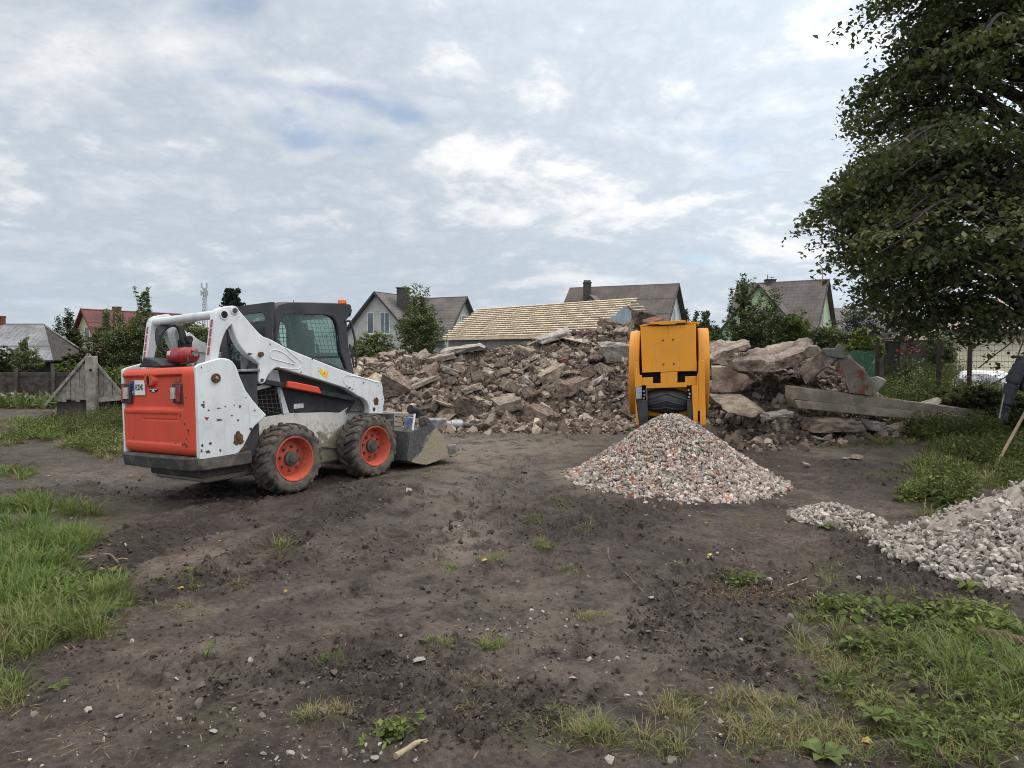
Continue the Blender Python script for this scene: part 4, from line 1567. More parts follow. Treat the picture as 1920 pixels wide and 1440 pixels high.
# front pillars and front frame
fp0, fp1 = on_y(r2(770, 240), YC), on_y(r2(800, 560), YC)
for s in (1, -1):
    bm = bmesh.new()
    add_tube(bm, [(fp0.x - 0.03, s * 0.44, z_top - 0.1), (fp1.x - 0.03, s * 0.44, fp1.z - 0.25)], 0.035, 10)
    bm_obj('front_pillar', bm, CABBLK, cab)
bm = bmesh.new()
add_box(bm, (x_front - 0.10, 0, z_top - 0.10), (0.10, 0.86, 0.10))
add_box(bm, (fp1.x - 0.08, 0, fp1.z - 0.22), (0.05, 0.86, 0.30))
bm_obj('front_header', bm, CABBLK, cab, 0.01)
bm = bmesh.new()
prism_bm(bm, [Vector((fp0.x - 0.04, -0.42, z_top - 0.12)), Vector((fp0.x - 0.04, 0.42, z_top - 0.12)), Vector((fp1.x - 0.04, 0.42, fp1.z - 0.1)), Vector((fp1.x - 0.04, -0.42, fp1.z - 0.1))],
         [Vector((fp0.x - 0.048, -0.42, z_top - 0.12)), Vector((fp0.x - 0.048, 0.42, z_top - 0.12)), Vector((fp1.x - 0.048, 0.42, fp1.z - 0.1)), Vector((fp1.x - 0.048, -0.42, fp1.z - 0.1))])
bm_obj('front_window', bm, GLASS, cab, 0, smooth_angle=0)
# seat
ps = on_y(r7(520, 700), 0.0)
bm = bmesh.new()
add_box(bm, (ps.x - 0.02, 0, ps.z - 0.18), (0.13, 0.42, 0.46))
add_box(bm, (ps.x - 0.06, 0, ps.z + 0.06), (0.12, 0.30, 0.16))
add_box(bm, (ps.x + 0.20, 0, ps.z - 0.42), (0.46, 0.44, 0.12))
bm_obj('seat', bm, BLACK, cab, 0.03, 3)
bm = bmesh.new()
for y in (-0.28, 0.28):
    add_tube(bm, spline([(ps.x + 0.42, y, ps.z - 0.55), (ps.x + 0.48, y, ps.z - 0.28), (ps.x + 0.44, y, ps.z - 0.10)], 5), 0.022, 10)
    add_box(bm, (ps.x + 0.14, y, ps.z - 0.26), (0.42, 0.07, 0.05))
bm_obj('control_lever', bm, BLACK, cab, 0.008)
bm = bmesh.new()
add_box(bm, (0.62, 0, sill_z + 0.01), (0.95, 0.90, 0.03))
bm_obj('cab_floor', bm, BLACK, cab)
# beacon
pb = on_y(r2(726, 98), -0.30)
bm = bmesh.new()
c_ = Vector((pb.x, -0.30, z_top - 0.005))
disc(bm, c_, (0, 0, 1), 0.068, 0.022, 24, 0.06)
bk = bm_obj('beacon', bm, BLACK, cab, 0.004)
bm = bmesh.new()
disc(bm, c_ + Vector((0, 0, 0.022)), (0, 0, 1), 0.056, 0.055, 28, 0.050)
bm_obj('amber_lens', bm, AMBER, bk, 0.010, 3)
# grab rail / mirror bracket in front of the pillar
bm = bmesh.new()
rail = [r2(742, 226), r2(770, 222), r2(785, 236), r2(796, 280), r2(810, 340), r2(818, 420), r2(821, 500), r2(818, 535)]
add_tube(bm, spline([on_y(p, -0.50) for p in rail], 6), 0.014, 10)
bm_obj('grab_rail', bm, BLACK, cab)
bm = bmesh.new()
p0 = on_y(r2(796, 440), -0.49)
add_tube(bm, spline([on_y(r2(775, 380), -0.49), on_y(r2(790, 450), -0.49), on_y(r2(806, 540), -0.49)], 4), 0.012, 8)
bm_obj('wiper_arm', bm, BLACK, cab)
bm = bmesh.new()
pt = on_y((550, 566), -0.2)
add_tube(bm, [(pt.x, -0.2, z_top), (pt.x, -0.2, z_top + 0.045)], 0.004, 6)
bm_obj('aerial', bm, BLACK, cab)

# ---- bucket
YB = -0.86
BK = [r5(600, 785), r5(640, 780), r5(690, 800), r5(720, 840), r5(800, 938), r5(832, 985), r5(890, 1062), r5(975, 1070), r5(985, 1140), r5(1004, 1160), r5(700, 1272), r5(655, 1284), r5(560, 1268),
      r5(465, 1240), r5(468, 1180), r5(500, 935), r5(590, 905)]
bpts = [on_y(p, YB) for p in BK]
bucket = bpy.data.objects.new('bucket', None)
COL.objects.link(bucket)
bucket.parent = loader
for s in (1, -1):
    bm = bmesh.new()
    prism_bm(bm, [Vector((p.x, s * YB, p.z)) for p in bpts], [Vector((p.x, s * (YB + 0.028), p.z)) for p in bpts])
    bm_obj('bucket_side', bm, BUCKET, bucket, 0.006)
prof = [bpts[i] for i in (10, 11, 12, 13, 14, 15)]
tip = bpts[9]
shell_o = [Vector((tip.x, 0, tip.z + 0.004))] + [Vector((p.x, 0, p.z)) for p in prof]
shell_i = [Vector((tip.x, 0, tip.z + 0.022)), Vector((prof[0].x + .01, 0, prof[0].z + 0.022)), Vector((prof[1].x + .02, 0, prof[1].z + 0.03)), Vector((prof[2].x + .025, 0, prof[2].z + 0.03)),
           Vector((prof[3].x + .03, 0, prof[3].z + 0.02)), Vector((prof[4].x + .03, 0, prof[4].z)), Vector((prof[5].x + .03, 0, prof[5].z))]
bm = bmesh.new()
loop = shell_o + shell_i[::-1]
prism_bm(bm, [Vector((p.x, YB + 0.030, p.z)) for p in loop], [Vector((p.x, -YB - 0.030, p.z)) for p in loop])
bm_obj('bucket_shell', bm, BUCKET, bucket, 0.004)
bm = bmesh.new()
c1 = on_y(r5(1004, 1160), YB)
c0 = on_y(r5(700, 1272), YB)
d = (c1 - c0).normalized()
add_hexa(bm, [c1 - d * 0.16 + Vector((0, -0.012, -0.022)), c1 + d * 0.03 + Vector((0, -0.012, -0.012)), c1 + d * 0.03 + Vector((0, -0.012, 0.002)), c1 - d * 0.16 + Vector((0, -0.012, 0.002))],
         [c1 - d * 0.16 + Vector((0, 1.73, -0.022)), c1 + d * 0.03 + Vector((0, 1.73, -0.012)), c1 + d * 0.03 + Vector((0, 1.73, 0.002)), c1 - d * 0.16 + Vector((0, 1.73, 0.002))])
bm_obj('cutting_edge', bm, GREYMET, bucket, 0.003)
plate('side_cutter', [r5(888, 1085), r5(972, 1072), r5(982, 1138), r5(900, 1168)], YB - 0.014, 0.016, GREYMET, bucket, 0.003)
plate('hinge_ear', [r5(600, 800), r5(636, 782), r5(680, 800), r5(680, 860), r5(600, 870)], YB - 0.020, 0.022, DARKMET, bucket, 0.004)
bm = bmesh.new()
c = on_y(r5(640, 815), YB)
disc(bm, (c.x, YB - 0.035, c.z), (0, 1, 0), 0.034, 0.03, 18)
bm_obj('hinge_pin', bm, DARKMET, bucket, 0.004)
bm = bmesh.new()
pts = [on_y(p, YB) for p in (r5(560, 700), r5(620, 720), r5(650, 760), r5(650, 800))]
add_tube(bm, spline([Vector((p.x - 0.02, YB + 0.10, p.z)) for p in pts], 5), [0.055] * 16, 12)
bm_obj('hydraulic_hose', bm, BLACK, bucket)
bm = bmesh.new()
a, b = on_y(r5(541, 752), YB + 0.02), on_y(r5(519, 925), YB + 0.02)
add_tube(bm, [a, b], 0.014, 10)
bm_obj('tilt_rod', bm, PLATEW, bucket)
# coupler plate between arms and bucket
bm = bmesh.new()
xq = min(p.x for p in bpts) - 0.07
add_hexa(bm, [Vector((xq - 0.03, -0.62, 0.25)), Vector((xq - 0.03, 0.62, 0.25)), Vector((xq + 0.03, 0.62, 0.72)), Vector((xq + 0.03, -0.62, 0.72))],
         [Vector((xq + 0.05, -0.62, 0.25)), Vector((xq + 0.05, 0.62, 0.25)), Vector((xq + 0.11, 0.62, 0.72)), Vector((xq + 0.11, -0.62, 0.72))])
bm_obj('coupler_plate', bm, DARKMET, loader, 0.008)
bm = bmesh.new()
for s in (-1, 1):
    add_box(bm, (LWB + 0.36, s * 0.63, 0.48), (0.30, 0.10, 0.34))
bm_obj('arm_knuckle', bm, BUMPER, loader, 0.02)

# ------------------------------------------------------------------ yellow jaw crusher
YF = 9.50


def k3(x, y): return (1120 + x / 3.789, 580 + y / 3.789)
def zc5(x, y): return (1170 + x / 6.545, 590 + y / 6.545)


CAZ = math.atan(295 / 1330)          # the machine points straight at the camera
_ce1, _ce2 = Vector((math.cos(CAZ), -math.sin(CAZ), 0)), Vector((math.sin(CAZ), math.cos(CAZ), 0))


def ca(u, v, D):
    """a photo spot on the crusher's plane at distance D along its own axis (crusher-aligned coordinates)"""
    d = ray(u, v)
    k = D / d.dot(_ce2)
    return Vector((d.dot(_ce1) * k, D, CAMH + d.z * k))


_c0 = ca(1255, 720, YF)
crusher = empty('jaw_crusher', _ce1 * _c0.x + _ce2 * YF, -CAZ)
tag(crusher, 'yellow mobile jaw crusher with black discharge conveyor behind the pointed gravel cone', 'crusher')
_cl = Vector((_c0.x, YF, 0))


def slab(name, pix, Y, depth, mat, parent, bevel=0.005):
    a = [ca(u, v, Y) - _cl for u, v in pix]
    bm = bmesh.new()
    prism_bm(bm, a, [p + Vector((0, depth, 0)) for p in a])
    return bm_obj(name, bm, mat, parent, bevel)


HOP = slab('hopper', [zc5(202, 150), zc5(880, 118), zc5(892, 690), zc5(222, 712)], YF + 0.06, 1.7, YELLOW, crusher, 0.006)
slab('neck_plate', [zc5(450, 711), zc5(655, 704), zc5(655, 836), zc5(750, 832), zc5(750, 760), zc5(892, 752), zc5(892, 860), zc5(772, 868), zc5(772, 890), zc5(560, 896), zc5(272, 905), zc5(272, 868),
                    zc5(218, 868), zc5(218, 775), zc5(355, 768), zc5(355, 845), zc5(450, 842)], YF + 0.05, 0.05, YELLOW, crusher, 0.004)
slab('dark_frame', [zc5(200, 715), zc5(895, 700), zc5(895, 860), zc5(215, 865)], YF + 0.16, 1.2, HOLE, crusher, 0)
# lid plates on top
slab('lid_plate', [zc5(322, 92), zc5(752, 66), zc5(762, 96), zc5(640, 104), zc5(640, 118), zc5(432, 124), zc5(430, 116), zc5(322, 120)], YF + 0.02, 1.5, YELLOW, crusher, 0.003)
slab('lid_plate', [zc5(768, 84), zc5(930, 92), zc5(930, 114), zc5(768, 108)], YF + 0.10, 1.3, YELLOW, crusher, 0.003)
slab('lid_plate', [zc5(185, 132), zc5(318, 108), zc5(322, 124), zc5(200, 150)], YF + 0.10, 1.3, YELLOW, crusher, 0.003)
slab('lid_hinge', [zc5(322, 118), zc5(432, 116), zc5(432, 136), zc5(322, 138)], YF + 0.05, 0.2, RUST, crusher, 0)
slab('lid_hinge', [zc5(645, 108), zc5(752, 102), zc5(752, 122), zc5(645, 126)], YF + 0.05, 0.2, RUST, crusher, 0)
bm = bmesh.new()
for x, y in ((478, 312), (603, 305), (484, 607), (614, 602)):
    p = ca(*zc5(x, y), YF + 0.06) - _cl
    disc(bm, p + Vector((0, 0.004, 0)), (0, -1, 0), 0.013, 0.014, 6)
bm_obj('bolt', bm, DARKMET, HOP, 0.002)
bm = bmesh.new()
for x, y in ((428, 240), (380, 355)):
    p = ca(*zc5(x, y), YF + 0.06) - _cl
    disc(bm, p + Vector((0, 0.004, 0)), (0, -1, 0), 0.012, 0.007, 9)
bm_obj('paint_drip', bm, YELLOW, HOP, 0.003)


def flywheel_guard(u0, u1, vtop, name):
    pc = ca((u0 + u1) / 2, vtop, YF + 0.85) - _cl
    r_ = 0.60
    zc = pc.z - r_
    x0 = (ca(u0, 690, YF + 0.35) - _cl).x
    x1 = (ca(u1, 690, YF + 0.35) - _cl).x
    yc_ = 0.85
    bm = bmesh.new()
    n = 72
    rings = []
    for x, rr_ in ((x0 + 0.012, r_ - 0.012), (x0, r_ - 0.02), (x0, 0.08)):
        pass
    prof_ = [(x0, 0.05), (x0, r_ - 0.010), (x0 + 0.008, r_), (x1 - 0.008, r_), (x1, r_ - 0.010), (x1, 0.05)]
    rings = [[bm.verts.new((x, yc_ + rr_ * math.cos(2 * math.pi * k / n), zc + rr_ * math.sin(2 * math.pi * k / n))) for k in range(n)] for x, rr_ in prof_]
    for a, b in zip(rings, rings[1:]):
        for k in range(n):
            bm.faces.new([a[k], a[(k + 1) % n], b[(k + 1) % n], b[k]])
    bm.faces.new(list(reversed(rings[0])))
    bm.faces.new(rings[-1])
    return bm_obj(name, bm, YELLOW, crusher, 0, smooth_angle=35)


gl = flywheel_guard(zc5(60, 0)[0], zc5(190, 0)[0], 620.5, 'flywheel_guard')
gr = flywheel_guard(zc5(908, 0)[0], zc5(1048, 0)[0], 615.0, 'flywheel_guard')
slab('guard_bracket', [zc5(120, 590), zc5(182, 588), zc5(190, 745), zc5(218, 745), zc5(218, 880), zc5(135, 890), zc5(128, 760)], YF + 0.03, 0.16, YELLOW, crusher, 0.004)
slab('guard_bracket', [zc5(915, 570), zc5(985, 560), zc5(1008, 1350), zc5(934, 1350), zc5(930, 1180), zc5(905, 1180)], YF + 0.02, 0.14, YELLOW, crusher, 0.004)
slab('leg_plate', [zc5(130, 890), zc5(145, 1050), zc5(185, 1350), zc5(148, 1352)], YF + 0.02, 0.10, YELLOW, crusher, 0.003)
slab('leg_plate', [zc5(830, 872), zc5(893, 862), zc5(900, 725), zc5(912, 722), zc5(904, 1330), zc5(852, 1330), zc5(838, 1050)], YF + 0.00, 0.05, YELLOW, crusher, 0.003)
slab('rear_plate', [zc5(905, 1185), zc5(932, 1185), zc5(1030, 1240), zc5(1020, 1250), zc5(1000, 1340), zc5(905, 1310)], YF + 0.25, 0.6, HOLE, crusher, 0)
# conveyor: black belt over a head drum between two side plates, running back and up into the machine
pl_x0 = (ca(*zc5(272, 1000), YF - 0.02) - _cl).x
pl_x1 = (ca(*zc5(775, 1000), YF - 0.02) - _cl).x
ztop_b = (ca(*zc5(560, 896), YF + 0.1) - _cl).z
rd = 0.17
bm = bmesh.new()
n = 40
cyb, czb = 0.20, ztop_b - rd - 0.01
rings = []
nx_ = 17
for i in range(nx_):
    f = i / (nx_ - 1)
    x = pl_x0 + (pl_x1 - pl_x0) * f
    crown = 0.055 * (1 - (2 * f - 1) ** 2) - 0.055
    ring = []
    for k in range(n):
        a = math.pi * k / (n - 1)                      # over the top from back to front and under
        ring.append(bm.verts.new((x, cyb - (rd + crown) * math.sin(a), czb + (rd + crown) * math.cos(a))))
    top = bm.verts.new((x, cyb + 1.2, czb + rd + crown - 0.28))
    bot = bm.verts.new((x, cyb + 1.2, czb - rd - crown - 0.28))
    rings.append([top] + ring + [bot])
for a, b in zip(rings, rings[1:]):
    for k in range(len(a) - 1):
        bm.faces.new([a[k], a[k + 1], b[k + 1], b[k]])
belt = bm_obj('conveyor_belt', bm, plain('belt_rubber', (0.020, 0.021, 0.024), (0.035, 0.035, 0.038), 12, 0.55, bmp=0.1, bscale=90), crusher, 0, smooth_angle=60)
bm = bmesh.new()
for row in range(3):
    a0 = 0.95 + 0.55 * row
    for s in (-1, 1):
        pts = []
        for i in range(9):
            f = i / 8
            a = a0 + 0.42 * f
            ff = 0.5 + s * 0.5 * f * 0.92
            crown = 0.055 * (1 - (2 * ff - 1) ** 2) - 0.055
            x = pl_x0 + (pl_x1 - pl_x0) * ff
            pts.append((x, cyb - (rd + crown + 0.004) * math.sin(a), czb + (rd + crown + 0.004) * math.cos(a)))
        add_tube(bm, pts, 0.011, 6)
bm_obj('chevron_cleat', bm, MATS['belt_rubber'], belt)
slab('conveyor_side', [zc5(216, 1052), zc5(285, 1050), zc5(300, 1370), zc5(190, 1370), zc5(150, 1045)], YF + 0.02, 0.5, BLACK, crusher, 0.006)
slab('conveyor_side', [zc5(772, 1040), zc5(832, 1035), zc5(852, 1340), zc5(775, 1340)], YF + 0.02, 0.5, BLACK, crusher, 0.006)
slab('conveyor_side', [zc5(264, 910), zc5(284, 905), zc5(290, 1060), zc5(270, 1060)], YF + 0.02, 0.3, DARKMET, crusher, 0.002)
slab('galvanised_bracket', [zc5(140, 886), zc5(216, 886), zc5(216, 1034), zc5(150, 1036)], YF - 0.01, 0.03, plain('galvanised', (0.42, 0.43, 0.45), (0.22, 0.23, 0.25), 40, 0.4, metal=0.5), crusher, 0.003)
slab('bearing_slot', [zc5(216, 860), zc5(270, 858), zc5(272, 1052), zc5(216, 1052)], YF + 0.09, 0.05, HOLE, crusher, 0)
slab('bearing_slot', [zc5(772, 846), zc5(830, 840), zc5(832, 1042), zc5(775, 1045)], YF + 0.09, 0.05, HOLE, crusher, 0)
bm = bmesh.new()
for x, y in ((243, 940), (252, 985), (243, 1025), (800, 860), (796, 925), (808, 970), (800, 1010)):
    p = ca(*zc5(x, y), YF + 0.09) - _cl
    disc(bm, p + Vector((0, 0.01, 0)), (0, -1, 0), 0.017, 0.035, 6)
bm_obj('bearing_bolt', bm, MATS['galvanised'], crusher, 0.002)
# body and undercarriage behind, mostly hidden by the cone
bm = bmesh.new()
xa = (ca(1200, 700, YF) - _cl).x
xb_ = (ca(1312, 700, YF) - _cl).x
add_box(bm, ((xa + xb_) / 2, 1.55, 1.05), (xb_ - xa - 0.05, 2.6, 0.75))
bm_obj('crusher_body', bm, YELLOW, crusher, 0.02)
for s, xx in ((-1, xa - 0.02), (1, xb_ + 0.02)):
    bm = bmesh.new()
    n = 28
    ring = []
    for k in range(n):
        a = 2 * math.pi * k / n
        ring.append((1.75 + (0.95 if math.cos(a) > 0 else -0.95) + 0.20 * math.cos(a), 0.22 + 0.22 * math.sin(a)))
    prism_bm(bm, [Vector((xx - 0.11, y, z)) for y, z in ring], [Vector((xx + 0.11, y, z)) for y, z in ring])
    bm_obj('crawler_track', bm, MUDTYRE, crusher, 0.01)
bm = bmesh.new()
add_box(bm, ((xa + xb_) / 2, 1.75, 0.46), (xb_ - xa, 2.0, 0.42))
bm_obj('chassis', bm, DARKMET, crusher, 0.02)
# ------------------------------------------------------------------ houses and other buildings
def roof_mat(name, c1, c2, rib=6.0, axis='X', course=0.0, bmp=0.6, rough=0.65):
    """corrugated or tiled roofing: ribs run up the slope (object x is along the ridge, y along the slope in uv)"""
    m, t, bs, P, out = new_mat(name)
    uv = t.node('ShaderNodeAttribute'); uv.attribute_name = 'uvp'
    sp = t.node('ShaderNodeSeparateXYZ')
    t.link(uv.outputs['Vector'], sp.inputs[0])
    w1 = t.math('SINE', t.math('MULTIPLY', sp.outputs['X'], rib * 2 * math.pi))
    h = t.math('MULTIPLY', w1, 0.5)
    n = t.noise(P, 0.8, 6, 0.65)
    n2 = t.noise(P, 7, 5, 0.65)
    c = t.mix(t.step(t.math('ADD', t.math('MULTIPLY', n, 0.6), t.math('MULTIPLY', n2, 0.4)), 0.38, 0.6), tuple(x * 1.25 for x in c1), c2)
    if course:
        fr = t.math('FRACT', t.math('MULTIPLY', sp.outputs['Y'], course))
        h = t.math('ADD', h, t.math('MULTIPLY', fr, 1.6))
        c = t.mix(t.step(fr, 0.12, 0.0), c, tuple(x * 0.35 for x in c1))
    t.link(c, bs.inputs['Base Color'])
    bs.inputs['Roughness'].default_value = rough
    bs.inputs['Specular IOR Level'].default_value = 0.25
    bump(t, bs, h, bmp, 0.03)
    MATS[name] = m
    return m


def uv_slab(bm, lay, quad, n, th, a=Vector((0, 0, 0))):
    """roof slab: quad (ridge0, ridge1, eave1, eave0) with thickness th against its normal; stores metres along ridge and slope"""
    r0, r1_, e1, e0 = [Vector(q) for q in quad]
    nn = (r1_ - r0).cross(e0 - r0).normalized()
    if nn.z < 0:
        nn = -nn
    top = [bm.verts.new(p) for p in (r0, r1_, e1, e0)]
    bot = [bm.verts.new(p - nn * th) for p in (r0, r1_, e1, e0)]
    ux = (r1_ - r0).normalized()
    uy = (e0 - r0) - ux * (e0 - r0).dot(ux)
    uy.normalize()
    for v, p in list(zip(top, (r0, r1_, e1, e0))) + list(zip(bot, (r0, r1_, e1, e0))):
        v[lay] = Vector(((p - r0).dot(ux), (p - r0).dot(uy), 0))
    bm.faces.new(top)
    bm.faces.new(bot[::-1])
    for i in range(4):
        j = (i + 1) % 4
        bm.faces.new([top[i], bot[i], bot[j], top[j]])


def roof_obj(name, quads, mat, parent, th=0.14):
    bm = bmesh.new()
    lay = bm.verts.layers.float_vector.new('uvp')
    for q in quads:
        uv_slab(bm, lay, q, None, th)
    bmesh.ops.recalc_face_normals(bm, faces=bm.faces)
    me = bpy.data.meshes.new(name)
    bm.to_mesh(me)
    bm.free()
    return link(name, me, mat, parent)


TRIM_DARK = plain('dark_trim', (0.035, 0.032, 0.032), (0.055, 0.05, 0.05), 3, 0.6)
PANE = plain('dark_window_pane', (0.035, 0.045, 0.055), (0.10, 0.12, 0.14), 0.8, 0.08, spec=0.8)
FRAME_W = plain('white_window_frame', (0.60, 0.60, 0.60), None, 4, 0.5)
FRAME_D = plain('dark_window_frame', (0.05, 0.048, 0.045), None, 4, 0.5)


class Wing:
    """a gabled block: ridge from A along d for L metres at height zr, half width w, eaves at ze (world metres)"""
    def __init__(s, A, d, L, zr, w, ze, over=0.35, gover=0.35):
        s.A, s.d, s.L, s.zr, s.w, s.ze = Vector((A[0], A[1], 0)), Vector((d[0], d[1], 0)).normalized(), L, zr, w, ze
        s.n = Vector((-s.d.y, s.d.x, 0))
        s.over, s.g = over, gover

    def p(s, along, across, z):
        return s.A + s.d * along + s.n * across + Vector((0, 0, z))

    def walls(s, name, mat, parent, z0=-0.3):
        bm = bmesh.new()
        a = [s.p(0, -s.w, z0), s.p(0, -s.w, s.ze), s.p(0, 0, s.zr - 0.06), s.p(0, s.w, s.ze), s.p(0, s.w, z0)]
        b = [q + s.d * s.L for q in a]
        prism_bm(bm, a, b)
        return bm_obj(name, bm, mat, parent, 0, smooth_angle=0)

    def roof(s, name, mat, parent, th=0.14):
        sl = (s.zr - s.ze) / s.w
        wo = s.w + s.over
        zo = s.zr - sl * wo
        q = []
        for sg in (-1, 1):
            q.append((s.p(-s.g, 0, s.zr + 0.05), s.p(s.L + s.g, 0, s.zr + 0.05), s.p(s.L + s.g, sg * wo, zo + 0.05), s.p(-s.g, sg * wo, zo + 0.05)))
        for sg in (-1, 1):
            bm = bmesh.new()
            add_tube(bm, [s.p(-s.g, sg * (wo + 0.05), zo - 0.02), s.p(s.L + s.g, sg * (wo + 0.05), zo - 0.02)], 0.07, 6)
            bm_obj('gutter', bm, TRIM_DARK, parent, 0)
        return roof_obj(name, q, mat, parent, th)

    def barge(s, name, mat, parent, ends=(0, 1), wd=0.24):
        sl = (s.zr - s.ze) / s.w
        wo = s.w + s.over + 0.03
        zo = s.zr - sl * wo
        bm = bmesh.new()
        for e in ends:
            al = -s.g - 0.03 if e == 0 else s.L + s.g + 0.03
            for sg in (-1, 1):
                r, v = s.p(al, 0, s.zr + 0.07), s.p(al, sg * wo, zo + 0.07)
                dd = s.d * (-0.06 if e == 0 else 0.06)
                add_hexa(bm, [r, v, v - Vector((0, 0, wd)), r - Vector((0, 0, wd))], [r + dd, v + dd, v + dd - Vector((0, 0, wd)), r + dd - Vector((0, 0, wd))])
        return bm_obj(name, bm, mat, parent, 0, smooth_angle=0)

    def gable_window(s, end, across, z, ww, hh, parent, frame=None, pane=None, surround=None):
        al = 0 if end == 0 else s.L
        o = -s.d if end == 0 else s.d
        f = frame or FRAME_W
        c = s.p(al, across, z)

        def q(dx, dz, off):
            return c + s.n * dx + Vector((0, 0, dz)) + o * off
        bm = bmesh.new()
        ft = 0.09
        for x0, x1, z0, z1 in ((-ww / 2, ww / 2, hh / 2 - ft, hh / 2), (-ww / 2, ww / 2, -hh / 2, -hh / 2 + ft), (-ww / 2, -ww / 2 + ft, -hh / 2 + ft, hh / 2 - ft), (ww / 2 - ft, ww / 2, -hh / 2 + ft, hh / 2 - ft)):
            add_hexa(bm, [q(x0, z0, 0.05), q(x1, z0, 0.05), q(x1, z1, 0.05), q(x0, z1, 0.05)], [q(x0, z0, -0.04), q(x1, z0, -0.04), q(x1, z1, -0.04), q(x0, z1, -0.04)])
        if ww > 0.9:
            add_hexa(bm, [q(-0.035, -hh / 2 + ft, 0.04), q(0.035, -hh / 2 + ft, 0.04), q(0.035, hh / 2 - ft, 0.04), q(-0.035, hh / 2 - ft, 0.04)],
                     [q(-0.035, -hh / 2 + ft, -0.03), q(0.035, -hh / 2 + ft, -0.03), q(0.035, hh / 2 - ft, -0.03), q(-0.035, hh / 2 - ft, -0.03)])
        wf = bm_obj('window', bm, f, parent, 0, smooth_angle=0)
        bm = bmesh.new()
        x, zz = ww / 2 - ft * 0.5, hh / 2 - ft * 0.5
        add_hexa(bm, [q(-x, -zz, 0.015), q(x, -zz, 0.015), q(x, zz, 0.015), q(-x, zz, 0.015)], [q(-x, -zz, -0.02), q(x, -zz, -0.02), q(x, zz, -0.02), q(-x, zz, -0.02)])
        bm_obj('pane', bm, pane or PANE, wf, 0, smooth_angle=0)
        bm = bmesh.new()
        add_hexa(bm, [q(-ww / 2 - .08, -hh / 2 - .07, 0.12), q(ww / 2 + .08, -hh / 2 - .07, 0.12), q(ww / 2 + .08, -hh / 2, 0.12), q(-ww / 2 - .08, -hh / 2, 0.12)],
                 [q(-ww / 2 - .08, -hh / 2 - .07, -0.02), q(ww / 2 + .08, -hh / 2 - .07, -0.02), q(ww / 2 + .08, -hh / 2, -0.02), q(-ww / 2 - .08, -hh / 2, -0.02)])
        bm_obj('sill', bm, f, wf, 0, smooth_angle=0)
        return wf


def chimney(parent, u, v_top, v_bot, wpx, Y, mat, cap=None, dz=0.8, name='chimney'):
    a = at(u, v_top, Y)
    b = at(u, v_bot, Y)
    w = wpx / FPX * Y
    bm = bmesh.new()
    add_box(bm, (a.x, Y, (a.z + b.z - dz) / 2), (w, w * 0.8, a.z - b.z + dz))
    ch = bm_obj(name, bm, mat, parent, 0, smooth_angle=0)
    bm = bmesh.new()
    add_box(bm, (a.x, Y, a.z + 0.04), (w * 1.12, w * 0.92, 0.08))
    bm_obj('chimney_cap', bm, cap or mat, ch, 0, smooth_angle=0)
    return ch


def rel(root, loc):
    root.location = loc
    inv = Matrix.Translation(-Vector(loc))
    for ch in root.children:
        ch.matrix_parent_inverse = Matrix.Identity(4)
        ch.location = ch.location - Vector(loc)


def finish(root, loc):
    """set the empty at the building's foot; its parts keep their places"""
    rel(root, loc)


STUCCO = plain('grey_stucco', (0.40, 0.40, 0.385), (0.33, 0.33, 0.315), 1.5, 0.9, bmp=0.2, bscale=12)
STUCCO_W = plain('white_stucco', (0.50, 0.51, 0.51), (0.42, 0.43, 0.43), 1.5, 0.9, bmp=0.2, bscale=12)
STUCCO_G = plain('green_stucco', (0.36, 0.44, 0.28), (0.30, 0.37, 0.24), 1.2, 0.9, bmp=0.2, bscale=12)
STUCCO_Y = plain('cream_stucco', (0.42, 0.38, 0.27), (0.34, 0.31, 0.22), 1.5, 0.9, bmp=0.2, bscale=12)
TILE_GREY = roof_mat('grey_tiles', (0.105, 0.095, 0.088), (0.075, 0.068, 0.064), 3.0, course=2.6)
SHEET_BROWN = roof_mat('brown_corrugated', (0.085, 0.070, 0.064), (0.062, 0.051, 0.047), 2.2, course=0.5)
TILE_BROWN = roof_mat('brown_tiles', (0.095, 0.080, 0.078), (0.068, 0.057, 0.056), 2.5, course=2.4)
SHEET_RED = roof_mat('dark_red_sheets', (0.105, 0.036, 0.034), (0.072, 0.026, 0.025), 2.2, course=0.6)
SHEET_GREY = roof_mat('grey_asbestos', (0.20, 0.205, 0.215), (0.13, 0.132, 0.138), 5.0, course=0.62, bmp=1.0, rough=0.85)
SHEET_PINK = roof_mat('pinkish_corrugated', (0.25, 0.17, 0.17), (0.17, 0.115, 0.115), 5.5, course=0.9, bmp=1.0)
BRICK_DK = plain('dark_brick', (0.05, 0.045, 0.042), (0.035, 0.032, 0.03), 6, 0.8, bmp=0.3)
BRICK_RED = plain('red_brick', (0.16, 0.05, 0.035), (0.10, 0.035, 0.028), 9, 0.85, bmp=0.4)

# --- grey house with two gables (middle left)
h = empty('grey_gabled_house')
tag(h, 'pale grey house with two gables, dark grey tiled roof and tall square chimney', 'house')
w1 = Wing((-12.3, 65.0), (0.44, 0.90), 9.5, 6.95, 4.0, 2.95, 0.4, 0.4)
w1.walls('wall', STUCCO, h)
w1.roof('roof', TILE_GREY, h)
w1.barge('bargeboard', TRIM_DARK, h, (0,))
J = (-8.75, 71.8)
w2 = Wing((J[0] - 0.5, J[1] + .2), (0.91, -0.42), 4.9, 6.9, 3.6, 3.0, 0.4, 0.4)
w2.walls('wall', STUCCO, h)
w2.roof('roof', TILE_GREY, h)
w2.barge('bargeboard', TRIM_DARK, h, (1,))
w1.gable_window(0, 0.75, 4.15, 0.8, 2.0, h)
w1.gable_window(0, -0.85, 4.15, 1.1, 2.0, h)
w2.gable_window(1, 0.1, 4.35, 1.15, 1.5, h)
chimney(h, 756, 541, 590, 22, 66.0, TRIM_DARK)
